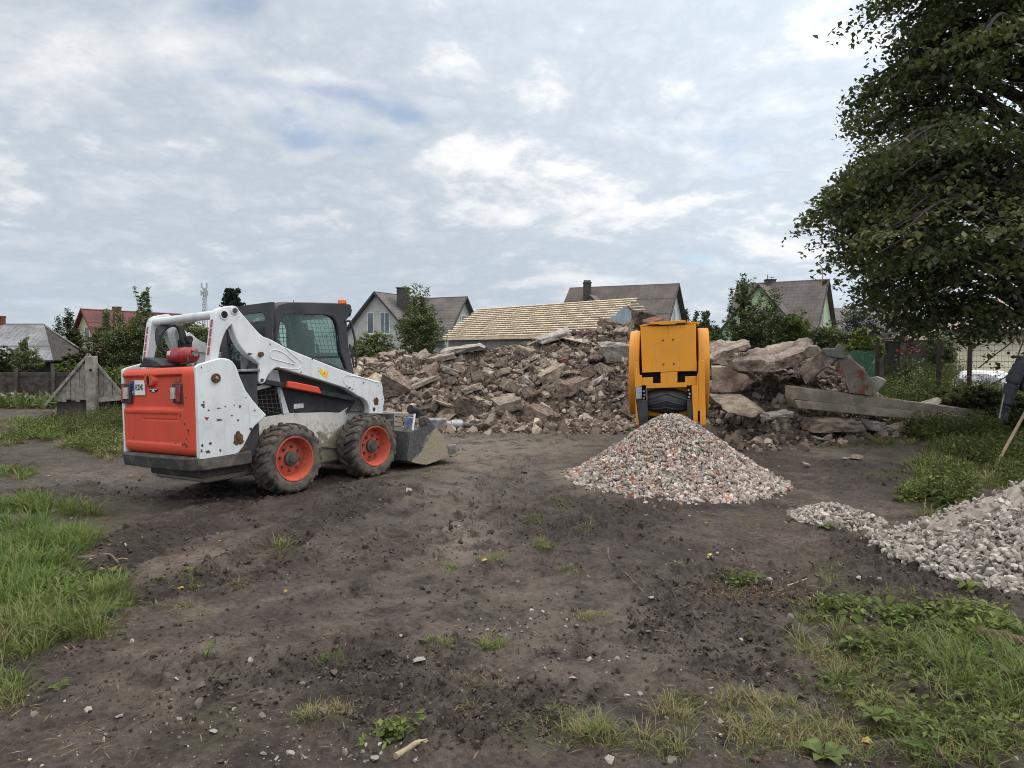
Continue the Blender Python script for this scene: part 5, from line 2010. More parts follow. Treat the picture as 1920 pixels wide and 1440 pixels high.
finish(h, (-9.5, 70, 0))

# --- white house with brown corrugated roof (centre right)
h = empty('white_brown_roofed_house')
tag(h, 'white house with long brown corrugated roof, small side gable and round-topped chimney', 'house')
w1 = Wing((14.3 - 0.9 * 9.5, 62.8 + 0.43 * 9.5), (0.9, -0.43), 9.5, 7.5, 4.2, 3.5, 0.4, 0.35)
w1.walls('wall', STUCCO_W, h)
w1.roof('roof', SHEET_BROWN, h)
w1.barge('bargeboard', TRIM_DARK, h, (1,))
w1.gable_window(1, -0.2, 4.5, 0.95, 1.7, h)
w2 = Wing((6.95, 63.2), (0.43, 0.9), 4.5, 6.55, 2.3, 4.3, 0.3, 0.3)
w2.walls('wall', STUCCO_W, h)
w2.roof('roof', TILE_GREY, h)
w2.barge('bargeboard', TRIM_DARK, h, (0,))
ch = chimney(h, 1101, 531, 552, 14, 65.0, TRIM_DARK)
bm = bmesh.new()
a = at(1101, 531, 65.0)
add_tube(bm, [(a.x - 0.30, 65.0, a.z), (a.x + 0.30, 65.0, a.z)], 0.30, 14)
bm_obj('cowl', bm, TRIM_DARK, ch)
finish(h, (10.5, 65, 0))

# --- green house (right)
h = empty('green_house')
tag(h, 'pale green house with steep brown tiled roof behind the leafy bushes', 'house')
w1 = Wing((28.05 - 0.81 * 7.6, 64 + 0.58 * 7.6), (0.81, -0.58), 7.6, 8.0, 3.6, 3.7, 0.35, 0.3)
w1.walls('wall', STUCCO_G, h)
w1.roof('roof', TILE_BROWN, h)
w1.barge('bargeboard', TRIM_DARK, h, (1,))
w1.gable_window(1, -0.9, 4.6, 1.0, 1.7, h)
w2 = Wing((21.92, 63.2), (0.58, 0.81), 5.5, 7.5, 3.3, 3.6, 0.35, 0.3)
w2.walls('wall', STUCCO_G, h)
w2.roof('roof', TILE_BROWN, h)
w2.barge('bargeboard', TRIM_DARK, h, (0,))
w2.gable_window(0, 0.0, 4.6, 1.2, 1.5, h)
ch = chimney(h, 1444, 525.5, 534, 17, 67.0, TRIM_DARK)
bm = bmesh.new()
for du, vt in ((-5, 515), (3, 519)):
    a, b = at(1444 + du, vt, 67), at(1444 + du, 526, 67)
    add_tube(bm, [a, b], 0.03, 5)
a, b = at(1438, 519, 67), at(1452, 520.5, 67)
add_tube(bm, [a, b], 0.025, 5)
bm_obj('aerial', bm, TRIM_DARK, ch)
finish(h, (24, 67, 0))

# --- low brown roof behind the green house
h = empty('brown_roofed_house')
tag(h, 'low brown tiled roof of a house half hidden right of the green house', 'house')
w1 = Wing((33.2, 75), (1, 0.05), 9, 6.1, 4.0, 3.3, 0.4, 0.4)
w1.walls('wall', STUCCO_Y, h)
w1.roof('roof', TILE_BROWN, h)
finish(h, (37, 75, 0))

# --- red roofed house (left)
h = empty('red_roofed_house')
tag(h, 'cream house with steep dark red roof and brick chimney behind the orchard', 'house')
w1 = Wing((-42.0, 70.0), (0.47, 0.88), 10.5, 5.72, 3.1, 1.4, 0.3, 0.35)
w1.walls('wall', STUCCO_Y, h)
w1.roof('roof', SHEET_RED, h)
w1.barge('bargeboard', BRICK_RED, h, (0,))
w1.gable_window(0, -0.35, 3.2, 0.85, 1.6, h)
chimney(h, 219, 576.5, 589, 12, 73.0, BRICK_RED)
chimney(h, 247, 597, 603, 8, 71.5, BRICK_RED)
finish(h, (-39.5, 74, 0))

# --- grey asbestos roofed barn (far left)
h = empty('grey_roofed_barn')
tag(h, 'low barn with large corrugated grey asbestos roof behind the dark fence', 'barn')
zr, ze = 2.73, 1.22
rq = [((-34, 30, zr), (-19.75, 30, zr), (-18.05, 27.9, ze), (-34, 27.9, ze)), ((-34, 30, zr), (-19.75, 30, zr), (-18.9, 32.3, ze), (-34, 32.3, ze))]
roof_obj('roof', rq, SHEET_GREY, h, 0.08)
bm = bmesh.new()
add_box(bm, (-26.4, 30.1, 0.5), (14.6, 3.6, 1.5))
bm_obj('wall', bm, plain('tarred_boards', (0.030, 0.027, 0.025), (0.055, 0.05, 0.046), 5, 0.85, bmp=0.3), h, 0, smooth_angle=0)
bm = bmesh.new()
pts = [Vector((-19.75, 30, zr - 0.09)), Vector((-18.2, 28.1, ze - 0.02)), Vector((-19.0, 32.1, ze - 0.02))]
prism_bm(bm, pts, [p + Vector((-0.08, 0, 0)) for p in pts])
bm_obj('gable_boards', bm, MATS['tarred_boards'], h, 0, smooth_angle=0)
chimney(h, 2, 596, 606, 11, 30.0, BRICK_RED, dz=0.3)
finish(h, (-26, 30, 0))

# --- shed under a new battened roof (behind the heap)
h = empty('battened_roof_shed')
tag(h, 'long low shed whose new roof is bare pale wooden battens, behind the rubble heap', 'shed')
WOOD_NEW = plain('new_pine', (0.66, 0.55, 0.41), (0.52, 0.42, 0.30), 3, 0.75, bmp=0.2, bscale=25)
MEMB = plain('roof_membrane', (0.13, 0.125, 0.12), (0.20, 0.19, 0.18), 2, 0.7, bmp=0.3, bscale=6)
FOIL = plain('blue_grey_foil', (0.36, 0.42, 0.47), (0.22, 0.27, 0.32), 1.6, 0.35, bmp=0.6, bscale=3)
BLOCKS = plain('block_wall', (0.23, 0.22, 0.21), (0.17, 0.16, 0.15), 2, 0.9, bmp=0.4, bscale=8)
A = Vector((-1.93, 42.0, 4.0))
B = Vector((5.51, 33.7, 4.0))
rd_ = (B - A).normalized()
fn = Vector((-rd_.y * -1, -rd_.x * 1, 0))
fn = Vector((-0.745, -0.667, 0))
Lr = (B - A).length
drop = Vector((fn.x * 2.68, fn.y * 2.68, -1.72))
roofl = drop.length
dn = drop.normalized()
nrm = rd_.cross(dn).normalized()
if nrm.z < 0: nrm = -nrm
dropb = Vector((-fn.x * 2.68, -fn.y * 2.68, -1.72))
nrmb = (-rd_).cross(dropb.normalized()).normalized()
if nrmb.z < 0: nrmb = -nrmb
bm = bmesh.new()
for side, (dv, nv) in enumerate(((drop, nrm), (dropb, nrmb))):
    a0, b0 = A + rd_ * 0.1, B - rd_ * 0.35
    add_hexa(bm, [a0, b0, b0 + dv, a0 + dv], [p - nv * 0.03 for p in (a0, b0, b0 + dv, a0 + dv)])
bm_obj('membrane', bm, MEMB, h, 0, smooth_angle=0)
rr = random.Random(5)
NB = 15
for side, (dv, nv) in enumerate(((drop, nrm), (dropb, nrmb))):
    ddn = dv.normalized()
    for k in range(NB):
        f = (k + 0.15) / (NB - 0.3)
        o0 = dv * min(f, 0.995)
        ext0, ext1 = rr.uniform(0.0, 0.35), rr.uniform(-0.05, 0.45)
        a0, b0 = A + o0 - rd_ * ext0 + nv * 0.075, B + o0 + rd_ * (0.25 + ext1) + nv * 0.075
        # each course is laid from butted lengths
        bm = bmesh.new()
        nseg = 3
        cuts = [0] + sorted(rr.uniform(0.15, 0.85) for _ in range(nseg - 1)) + [1]
        for c0, c1 in zip(cuts, cuts[1:]):
            p0, p1 = a0.lerp(b0, c0), a0.lerp(b0, c1 - 0.002)
            j = nv * rr.uniform(-0.004, 0.006)
            s_ = ddn * 0.032
            add_hexa(bm, [p0 - s_ + j, p1 - s_ + j, p1 + s_ + j, p0 + s_ + j], [p0 - s_ + j - nv * 0.05, p1 - s_ + j - nv * 0.05, p1 + s_ + j - nv * 0.05, p0 + s_ + j - nv * 0.05])
        bm_obj('batten', bm, WOOD_NEW, h, 0, smooth_angle=0)
bm = bmesh.new()
for dv, nv in ((drop, nrm), (dropb, nrmb)):
    for k in range(13):
        p0 = A + rd_ * (0.15 + (Lr - 0.5) * k / 12) + nv * 0.0
        s_ = rd_ * 0.03
        q = dv * 1.02
        add_hexa(bm, [p0 - s_ + nv * .024, p0 + s_ + nv * .024, p0 + s_ + q + nv * .024, p0 - s_ + q + nv * .024], [p0 - s_, p0 + s_, p0 + s_ + q, p0 - s_ + q])
bm_obj('counter_batten', bm, WOOD_NEW, h, 0, smooth_angle=0)
bm = bmesh.new()
e0, e1 = A + drop, B + drop
add_hexa(bm, [e0 + fn * 0.03 + Vector((0, 0, 0.06)), e1 + fn * 0.03 + Vector((0, 0, 0.06)), e1 + fn * 0.03 - Vector((0, 0, 0.10)), e0 + fn * 0.03 - Vector((0, 0, 0.10))],
         [e0 + Vector((0, 0, 0.06)), e1 + Vector((0, 0, 0.06)), e1 - Vector((0, 0, 0.10)), e0 - Vector((0, 0, 0.10))])
bm_obj('fascia', bm, WOOD_NEW, h, 0, smooth_angle=0)
bm = bmesh.new()
i0, i1 = A + rd_ * 0.25, B - rd_ * 0.45
dw = Vector((drop.x * 0.92, drop.y * 0.92, 0))
prof = [i0 + dw + Vector((0, 0, 2.25 - 4.0)), i0 + Vector((0, 0, -0.10)), i0 - dw + Vector((0, 0, 2.25 - 4.0)), i0 - dw + Vector((0, 0, -4.3)), i0 + dw + Vector((0, 0, -4.3))]
prism_bm(bm, prof, [p + (i1 - i0) for p in prof])
bm_obj('wall', bm, BLOCKS, h, 0, smooth_angle=0)
bm = bmesh.new()
dw2 = Vector((drop.x, drop.y, 0))
g0 = B - rd_ * 0.40
prof = [g0 + dw2 * 0.98 + Vector((0, 0, -1.72)), g0 + Vector((0, 0, -0.05)), g0 - dw2 * 0.98 + Vector((0, 0, -1.72)), g0 - dw2 * 0.9 + Vector((0, 0, -2.6)), g0 + dw2 * 0.9 + Vector((0, 0, -2.6))]
prism_bm(bm, prof, [p + rd_ * 0.04 for p in prof])
bm_obj('foil_gable', bm, FOIL, h, 0, smooth_angle=0)
finish(h, ((A.x + B.x) / 2, (A.y + B.y) / 2, 0))

# --- cream cabin, lean-to canopy (right)
h = empty('cream_cabin')
tag(h, 'cream sided cabin with pinkish corrugated roof behind the wire fence', 'cabin')
SIDING = plain('cream_siding', (0.74, 0.67, 0.50), (0.66, 0.59, 0.44), 1.2, 0.75)
nt = NT(SIDING.node_tree)
Y0 = 24.0
xl, xr = at(1795, 640, Y0).x, 24.5
zt = at(1795, 614, Y0).z
bm = bmesh.new()
nb = 14
for k in range(nb):
    z0, z1 = -0.3 + (zt + 0.3) * k / nb, -0.3 + (zt + 0.3) * (k + 1) / nb
    a = [Vector((xl, Y0 - 0.02, z0)), Vector((xr, Y0 - 0.02, z0)), Vector((xr, Y0 + 0.004, z1 - 0.004)), Vector((xl, Y0 + 0.004, z1 - 0.004))]
    add_hexa(bm, a, [Vector((p.x, Y0 + 0.05, p.z)) for p in a])
add_box(bm, ((xl + xr) / 2, Y0 + 2.1, zt / 2 - 0.15), (xr - xl - 0.02, 4.08, zt + 0.28))
bm_obj('wall', bm, SIDING, h, 0, smooth_angle=0)
ev = at(1772, 617, Y0 - 0.4)
ri = at(1790, 560, Y0 + 2.2)
roof_obj('roof', [((ri.x, Y0 + 2.2, ri.z), (25, Y0 + 2.2, ri.z), (25, Y0 - 0.4, ev.z), (ev.x, Y0 - 0.4, ev.z)), ((ri.x, Y0 + 2.2, ri.z), (25, Y0 + 2.2, ri.z), (25, Y0 + 4.6, ev.z), (ri.x + 0.5, Y0 + 4.6, ev.z))], SHEET_PINK, h, 0.06)
bm = bmesh.new()
add_box(bm, ((ev.x + 25) / 2, Y0 - 0.43, ev.z - 0.12), (25 - ev.x, 0.05, 0.16))
bm_obj('fascia', bm, TRIM_DARK, h, 0, smooth_angle=0)
finish(h, ((xl + xr) / 2, Y0 + 2, 0))

h = empty('lean_to_canopy')
tag(h, 'dark open timber lean-to canopy on posts left of the cream cabin', 'canopy')
OLDWOOD = plain('dark_old_timber', (0.050, 0.042, 0.036), (0.09, 0.078, 0.068), 4, 0.85, bmp=0.4, bscale=20)
bm = bmesh.new()
q0, q1 = at(1642, 626, 21.0), at(1776, 596, 22.5)
q2, q3 = at(1776, 612, 22.5), at(1645, 633, 21.0)
fr = [q0, q1, q2, q3]
add_hexa(bm, fr, [p + Vector((0.6, 3.2, 0.05)) for p in fr])
bm_obj('canopy_roof', bm, OLDWOOD, h, 0.01)
for u, Y in ((1652, 21.2), (1690, 21.6), (1768, 22.4)):
    p = at(u, 640, Y)
    bm = bmesh.new()
    add_box(bm, (p.x, Y, 0.9), (0.14, 0.14, 2.2))
    bm_obj('post', bm, OLDWOOD, h, 0.01)
bm = bmesh.new()
p0, p1 = at(1648, 637, 21.1), at(1700, 632, 21.5)
add_tube(bm, [p0, p1], 0.05, 6)
bm_obj('rail', bm, OLDWOOD, h)
bm = bmesh.new()
p0, p1 = at(1650, 640, 24.2), at(1790, 640, 25.0)
add_hexa(bm, [Vector((p0.x, 24.2, -0.2)), Vector((p1.x, 25.0, -0.2)), Vector((p1.x, 25.0, 2.0)), Vector((p0.x, 24.2, 1.9))], [Vector((p0.x, 24.3, -0.2)), Vector((p1.x, 25.1, -0.2)), Vector((p1.x, 25.1, 2.0)), Vector((p0.x, 24.3, 1.9))])
bm_obj('back_boards', bm, OLDWOOD, h)
finish(h, (q0.x + 1, 22, 0))

# white sheeted load standing by the cabin
p = at(1845, 700, 19.0)
bm = bmesh.new()
rr = random.Random(8)
n = 24
top = []
for j in range(9):
    row = []
    for i in range(n):
        a = 2 * math.pi * i / n
        f = j / 8
        rx, ry = 0.78 * (1 - 0.55 * f ** 2), 0.5 * (1 - 0.5 * f ** 2)
        wob = 1 + 0.10 * math.sin(5 * a + j) + rr.uniform(-.05, .05)
        row.append(bm.verts.new((rx * math.cos(a) * wob, ry * math.sin(a) * wob, 0.62 + 0.42 * math.sin(f * 1.5) + rr.uniform(-.02, .02))))
    top.append(row)
for a, b in zip(top, top[1:]):
    for i in range(n):
        bm.faces.new([a[i], a[(i + 1) % n], b[(i + 1) % n], b[i]])
bm.faces.new(top[-1])
low = [bm.verts.new((v.co.x * 1.02, v.co.y * 1.02, 0.0)) for v in top[0]]
for i in range(n):
    bm.faces.new([low[i], low[(i + 1) % n], top[0][(i + 1) % n], top[0][i]])
o = bm_obj('plastic_sheet', bm, plain('white_plastic', (0.66, 0.68, 0.70), (0.52, 0.55, 0.58), 3, 0.3, bmp=0.5, bscale=6), None, 0)
o.location = (p.x, 19.0, 0)
tag(o, 'crumpled white plastic sheet over a low load in front of the cream cabin', 'plastic sheet')

# ------------------------------------------------------------------ fences
# dark horizontal plank fence (left)
DKPLANK = plain('dark_fence_plank', (0.032, 0.024, 0.021), (0.075, 0.060, 0.052), 5, 0.85, bmp=0.5, bscale=30)
f = empty('plank_fence')
tag(f, 'low dark brown horizontal plank fence on the grass strip at the left', 'fence')
Yf = 22.0
xL, xR = at(-120, 700, Yf).x, at(215, 700, Yf).x
rr = random.Random(4)
bm = bmesh.new()
for k in range(8):
    z = 0.02 + 0.112 * k
    x = xL
    while x < xR:
        x2 = min(x + rr.uniform(1.8, 2.6), xR)
        t_ = rr.uniform(-.012, .012)
        add_hexa(bm, [Vector((x, Yf + t_, z)), Vector((x2 - .01, Yf + t_, z + rr.uniform(-.01, .01))), Vector((x2 - .01, Yf + t_, z + .104)), Vector((x, Yf + t_, z + .104 + rr.uniform(-.008, .004)))],
                 [Vector((x, Yf + .025 + t_, z)), Vector((x2 - .01, Yf + .025 + t_, z)), Vector((x2 - .01, Yf + .025 + t_, z + .104)), Vector((x, Yf + .025 + t_, z + .104))])
        x = x2
bm_obj('planks', bm, DKPLANK, f, 0, smooth_angle=0)
for u, hh2 in ((33, 1.02), (102, 1.18), (-60, 1.0), (172, 1.0)):
    x = at(u, 700, Yf).x
    bm = bmesh.new()
    add_tube(bm, [(x, Yf - 0.08, -0.3), (x, Yf - 0.08, hh2)], 0.05, 8)
    bm_obj('post', bm, OLDWOOD, f, 0)
finish(f, (-13, Yf, 0))

# wire mesh fence (right)
WIRE = plain('fence_wire', (0.10, 0.11, 0.10), (0.05, 0.05, 0.05), 4, 0.6)
f = empty('wire_mesh_fence')
tag(f, 'welded wire mesh garden fence on rusty posts with green netting at one end', 'fence')
FP = [(1560, 19.2, 1.78), (1645, 18.2, 1.80), (1761, 17.6, 1.86), (1819, 17.2, 1.78), (1960, 16.6, 1.80), (2120, 16.0, 1.8)]
pp = [Vector((at(u, 650, Y).x, Y, 0)) for u, Y, _ in FP]
for (u, Y, hh2), p in zip(FP, pp):
    bm = bmesh.new()
    add_box(bm, (p.x, Y, hh2 / 2 - 0.1), (0.075, 0.075, hh2 + 0.2))
    bm_obj('post', bm, plain('rusty_post', (0.055, 0.035, 0.026), (0.03, 0.022, 0.019), 8, 0.85) if 'rusty_post' not in MATS else MATS['rusty_post'], f, 0, smooth_angle=0)
for i, (a, b) in enumerate(zip(pp, pp[1:])):
    L = (b - a).length
    d = (b - a) / L
    V, F = [], []

    def strip(p, q, r):
        for off in ((Vector((0, 0, r)), Vector((0, 0, -r))), (Vector((0, r, 0)), Vector((0, -r, 0))), (d * r, d * -r)):
            k = len(V)
            V.extend([p + off[0], q + off[0], q + off[1], p + off[1]])
            F.append((k, k + 1, k + 2, k + 3))
    zt = 1.72
    nh = 12
    for k in range(nh + 1):
        z = 0.1 + (zt - 0.1) * k / nh
        strip(a + Vector((0, 0, z)), b + Vector((0, 0, z)), 0.0024)
    nv = int(L / 0.07)
    for k in range(nv + 1):
        p = a + d * L * k / nv
        strip(p + Vector((0, 0, 0.1)), p + Vector((0, 0, zt)), 0.0020)
    link('mesh_panel', npmesh('mesh_panel', [tuple(v) for v in V], F), WIRE, f)
# green shade netting on the first panel
m, t, bs, P, out = new_mat('green_netting')
tr = t.node('ShaderNodeBsdfTransparent')
ms = t.node('ShaderNodeMixShader')
w1_ = t.noise(P, 3, 4, 0.6)
t.link(t.math('ADD', 0.35, t.math('MULTIPLY', w1_, 0.25)), ms.inputs[0])
bs.inputs['Base Color'].default_value = (0.05, 0.16, 0.11, 1)
bs.inputs['Roughness'].default_value = 0.8
t.link(tr.outputs[0], ms.inputs[1])
t.link(bs.outputs[0], ms.inputs[2])
t.link(ms.outputs[0], out.inputs['Surface'])
a, b = pp[0].lerp(pp[1], 0.25), pp[1]
bm = bmesh.new()
rows = []
for i in range(13):
    p = a.lerp(b, i / 12)
    rows.append([bm.verts.new((p.x, p.y - 0.02 + 0.02 * math.sin(i * 1.7 + j), 0.05 + 1.53 * j / 6 - 0.02 * (j == 6) * (i % 3))) for j in range(7)])
for r0, r1_ in zip(rows, rows[1:]):
    for j in range(6):
        bm.faces.new([r0[j], r1_[j], r1_[j + 1], r0[j + 1]])
bm_obj('green_netting', bm, m, f, 0)
finish(f, (11, 17.5, 0))

# ------------------------------------------------------------------ old wooden well roof (left)
GREYWOOD = plain('weathered_boards', (0.28, 0.255, 0.225), (0.14, 0.125, 0.108), 7, 0.9, bmp=0.5, bscale=22, lo=0.3, hi=0.7)
f = empty('wooden_well_house')
tag(f, 'weathered grey wooden gabled well cover on a thick post beside the loader', 'well house')
Yw = 16.0
apex, lf, rf_ = at(168, 664, Yw), at(90, 756, Yw), at(246, 756, Yw)
bm = bmesh.new()
rr = random.Random(9)
nb = 16
x0, x1 = lf.x + 0.10, rf_.x - 0.10


def roofz(x):
    k = (x - lf.x) / (apex.x - lf.x) if x < apex.x else (rf_.x - x) / (rf_.x - apex.x)
    return lf.z + (apex.z - lf.z) * k
edges = [x0 + (x1 - x0) * i / nb for i in range(nb + 1)]
for a, b in zip(edges, edges[1:]):
    zb = lf.z + 0.06 + rr.uniform(-.03, .03) + (0.0 if b < apex.x else 0.10)
    o_ = rr.uniform(-.012, .012)
    za, zb2 = roofz(a + .004) - 0.07, roofz(b - .004) - 0.07
    if min(za, zb2) < zb + 0.02:
        continue
    q = [Vector((a + .004, Yw + o_, zb)), Vector((b - .004, Yw + o_, zb)), Vector((b - .004, Yw + o_, zb2)), Vector((a + .004, Yw + o_, za))]
    add_hexa(bm, q, [p + Vector((0, .025, 0)) for p in q])
bm_obj('gable_boards', bm, GREYWOOD, f, 0, smooth_angle=0)
for s, e in ((-1, lf), (1, rf_)):
    bm = bmesh.new()
    d = (e - apex).normalized()
    e2 = e + d * 0.06
    up = Vector((-d.z, 0, d.x)) * (-1 if s > 0 else 1)
    if up.z < 0: up = -up
    q = [apex + up * 0.03 + Vector((0, -0.05, 0)), e2 + up * 0.03 + Vector((0, -0.05, 0)), e2 - up * 0.03 + Vector((0, -0.05, 0)), apex - up * 0.03 + Vector((0, -0.05, 0))]
    add_hexa(bm, q, [p + Vector((-0.62, 1.05, 0)) for p in q])
    bm_obj('roof_board', bm, GREYWOOD, f, 0.004)
bm = bmesh.new()
pa, pb = at(163, 678, Yw - 0.1), at(180, 678, Yw - 0.1)
add_box(bm, ((pa.x + pb.x) / 2, Yw - 0.10, 0.62), (pb.x - pa.x, 0.16, 1.66))
bm_obj('post', bm, GREYWOOD, f, 0.012)
bm = bmesh.new()
p = at(169.5, 694, Yw - 0.19)
disc(bm, (p.x, Yw - 0.178, p.z), (0, -1, 0), 0.035, 0.004, 12)
bm_obj('knot_hole', bm, HOLE, f)
bm = bmesh.new()
pa, pb = at(181, 746, Yw - .06), at(244, 741, Yw - .06)
add_hexa(bm, [pa, pb, pb - Vector((0, 0, .10)), pa - Vector((0, 0, .10))], [q + Vector((0, .05, 0)) for q in (pa, pb, pb - Vector((0, 0, .10)), pa - Vector((0, 0, .10)))])
bm_obj('cross_rail', bm, GREYWOOD, f, 0.004)
bm = bmesh.new()
add_box(bm, (apex.x - 0.25, Yw + 0.60, 0.16), (1.25, 0.9, 0.62))
bm_obj('well_box', bm, OLDWOOD, f, 0.01)
finish(f, (apex.x, Yw, 0))

# ------------------------------------------------------------------ telecom mast, street lamp
f = tag(empty('telecom_mast'), 'thin grey lattice telecom mast far behind the loader', 'mast')
Ym = 300.0
b0, t0 = at(384, 640, Ym), at(384, 531, Ym)
bm = bmesh.new()
for s1 in (-1, 1):
    for s2 in (-1, 1):
        add_tube(bm, [(b0.x + s1 * 0.9, Ym + s2 * 0.9, 0), (t0.x + s1 * 0.45, Ym + s2 * 0.45, t0.z - 2)], 0.12, 5)
nseg = 12
for k in range(nseg):
    z0, z1 = (t0.z - 2) * k / nseg, (t0.z - 2) * (k + 1) / nseg
    r0, r1_ = 0.9 - 0.45 * k / nseg, 0.9 - 0.45 * (k + 1) / nseg
    add_tube(bm, [(b0.x - r0, Ym - r0, z0), (b0.x + r1_, Ym - r1_, z1)], 0.07, 4)
    add_tube(bm, [(b0.x + r0, Ym - r0, z0), (b0.x - r1_, Ym - r1_, z1)], 0.07, 4)
    add_tube(bm, [(b0.x - r1_, Ym - r1_, z1), (b0.x + r1_, Ym - r1_, z1)], 0.07, 4)
bm_obj('lattice', bm, GREYMET, f)
for dz, dx in ((-1.0, -1.1), (-1.0, 1.1), (-4.2, -1.3), (-4.2, 1.3), (-4.6, 0.0)):
    bm = bmesh.new()
    add_box(bm, (t0.x + dx, Ym - 0.6, t0.z + dz), (0.5, 0.4, 2.2))
    bm_obj('antenna', bm, plain('antenna_grey', (0.40, 0.41, 0.42)) if 'antenna_grey' not in MATS else MATS['antenna_grey'], f)
finish(f, (t0.x, Ym, 0))

f = tag(empty('street_lamp'), 'grey street lamp with curved arm above the green house', 'street lamp')
Yl = 78.0
p0, p1, p2, p3 = at(1542.5, 640, Yl), at(1542.5, 512, Yl), at(1541, 502, Yl), at(1536, 495.5, Yl)
bm = bmesh.new()
add_tube(bm, [Vector((p0.x, Yl, 0)), p1] + spline([p1, p2, p3], 4)[1:], 0.055, 6)
bm_obj('pole', bm, GREYMET, f)
bm = bmesh.new()
add_tube(bm, [p3 + Vector((0.1, 0, -.02)), p3 + Vector((-.25, 0, .06))], [0.10, 0.07], 8)
bm_obj('lamp_head', bm, GREYMET, f)
finish(f, (p0.x, Yl, 0))
# ------------------------------------------------------------------ rubble heap
def interp(u, tab, k):
    return np.interp(u, [r[0] for r in tab], [r[k] for r in tab])


# photo column, crest row, crest distance, foot distance
HEAP = [(600, 715, 16.0, 15.0), (640, 690, 16.2, 15.0), (680, 674, 17.0, 15.3), (740, 669, 17.3, 15.2), (800, 668, 17.4, 15.0), (860, 664, 17.5, 14.9), (920, 662, 17.6, 14.9), (980, 650, 17.8, 15.0),
        (1030, 632, 18.0, 15.1), (1100, 622, 18.0, 15.1), (1180, 617, 17.6, 15.0), (1250, 620, 17.2, 14.4), (1340, 655, 16.4, 13.2), (1400, 672, 15.6, 12.7), (1500, 680, 15.0, 12.5), (1560, 690, 14.8, 12.9),
        (1620, 725, 14.6, 13.2), (1680, 760, 14.4, 13.4), (1740, 795, 14.3, 13.6)]
_hu = np.array([r[0] for r in HEAP], float)


def heap_z(X, Y):
    X, Y = np.asarray(X, float), np.asarray(Y, float)
    u = 960 + FPX * X / Y
    v, yc, yb = interp(u, HEAP, 1), interp(u, HEAP, 2), interp(u, HEAP, 3)
    zc = CAMH - (v - HOR) * yc / FPX
    t = (Y - yb) / (yc - yb)
    up = np.clip(t, 0, 1) ** 0.85
    down = smooth(Y, yc + 4.5, yc + 1.0)
    side = smooth(u, 585, 640) * smooth(u, 1760, 1690)
    n = 0.16 * fbm(X * 1.1, Y * 1.1, 41, 3) + 0.10 * fbm(X * 3.3, Y * 3.3, 43, 3)
    return zc * up * down * side + n * np.clip(t * 2.5, 0, 1) * down * side - 0.10 * (t < -0.02) - 0.06 + 0.05 * np.clip(t * 4, 0, 1)


def hz1(x, y):
    return float(heap_z(np.array([x]), np.array([y]))[0])


SOIL = plain('heap_soil', (0.060, 0.047, 0.038), (0.115, 0.095, 0.080), 5, 0.95, bmp=0.9, bscale=16, bdist=0.05, lo=0.38, hi=0.62)
uu = np.linspace(590, 1755, 330)
tt = np.concatenate([np.linspace(-0.04, 1.0, 70), np.linspace(1.03, 3.4, 40)])
U_, T_ = np.meshgrid(uu, tt)
yb, yc = interp(U_, HEAP, 3), interp(U_, HEAP, 2)
Yh = yb + (yc - yb) * T_
Xh = (U_ - 960) / FPX * Yh
Zh = heap_z(Xh, Yh) + 0.07 * fbm(Xh * 7, Yh * 7, 47, 3)
ii = np.arange(U_.size).reshape(U_.shape)
Fh = np.stack([ii[:-1, :-1], ii[:-1, 1:], ii[1:, 1:], ii[1:, :-1]], -1).reshape(-1, 4)
o = link('rubble_heap_soil', npmesh('rubble_heap_soil', np.stack([Xh.ravel(), Yh.ravel(), Zh.ravel()], 1), Fh, smoothed=True), SOIL)
tag(o, 'loose dark brown soil of the long demolition heap between its chunks', 'soil', kind='stuff')

# --- chunk shapes
C_MUD = plain('muddy_masonry', (0.115, 0.085, 0.066), (0.265, 0.210, 0.168), 3.2, 0.95, bmp=1.0, bscale=9, bdist=0.07, vary=0.42, lo=0.35, hi=0.65)
C_TAN = plain('tan_mortar', (0.39, 0.33, 0.26), (0.21, 0.172, 0.135), 3.0, 0.95, bmp=0.8, bscale=12, bdist=0.04, vary=0.25, lo=0.38, hi=0.62)
C_GREY = plain('grey_concrete', (0.38, 0.35, 0.315), (0.23, 0.205, 0.18), 2.6, 0.92, bmp=0.7, bscale=14, bdist=0.03, vary=0.25, lo=0.38, hi=0.62)
C_BRICK = plain('brick_rubble', (0.21, 0.075, 0.045), (0.17, 0.125, 0.10), 2.2, 0.95, bmp=0.8, bscale=12, bdist=0.03, vary=0.25, lo=0.42, hi=0.55)


def roughen(bm, cuts, amp, seed, freq=2.5):
    bmesh.ops.triangulate(bm, faces=bm.faces[:])
    bmesh.ops.subdivide_edges(bm, edges=bm.edges[:], cuts=cuts, use_grid_fill=True)
    bm.normal_update()
    from mathutils import noise as mn
    off = Vector((seed * 3.7, seed * 1.3, seed * 2.1))
    for v in bm.verts:
        q = mn.noise(v.co * freq + off) + 0.6 * mn.noise(v.co * freq * 2.7 + off) + 0.35 * mn.noise(v.co * freq * 6.1 + off)
        v.co += v.normal * q * amp


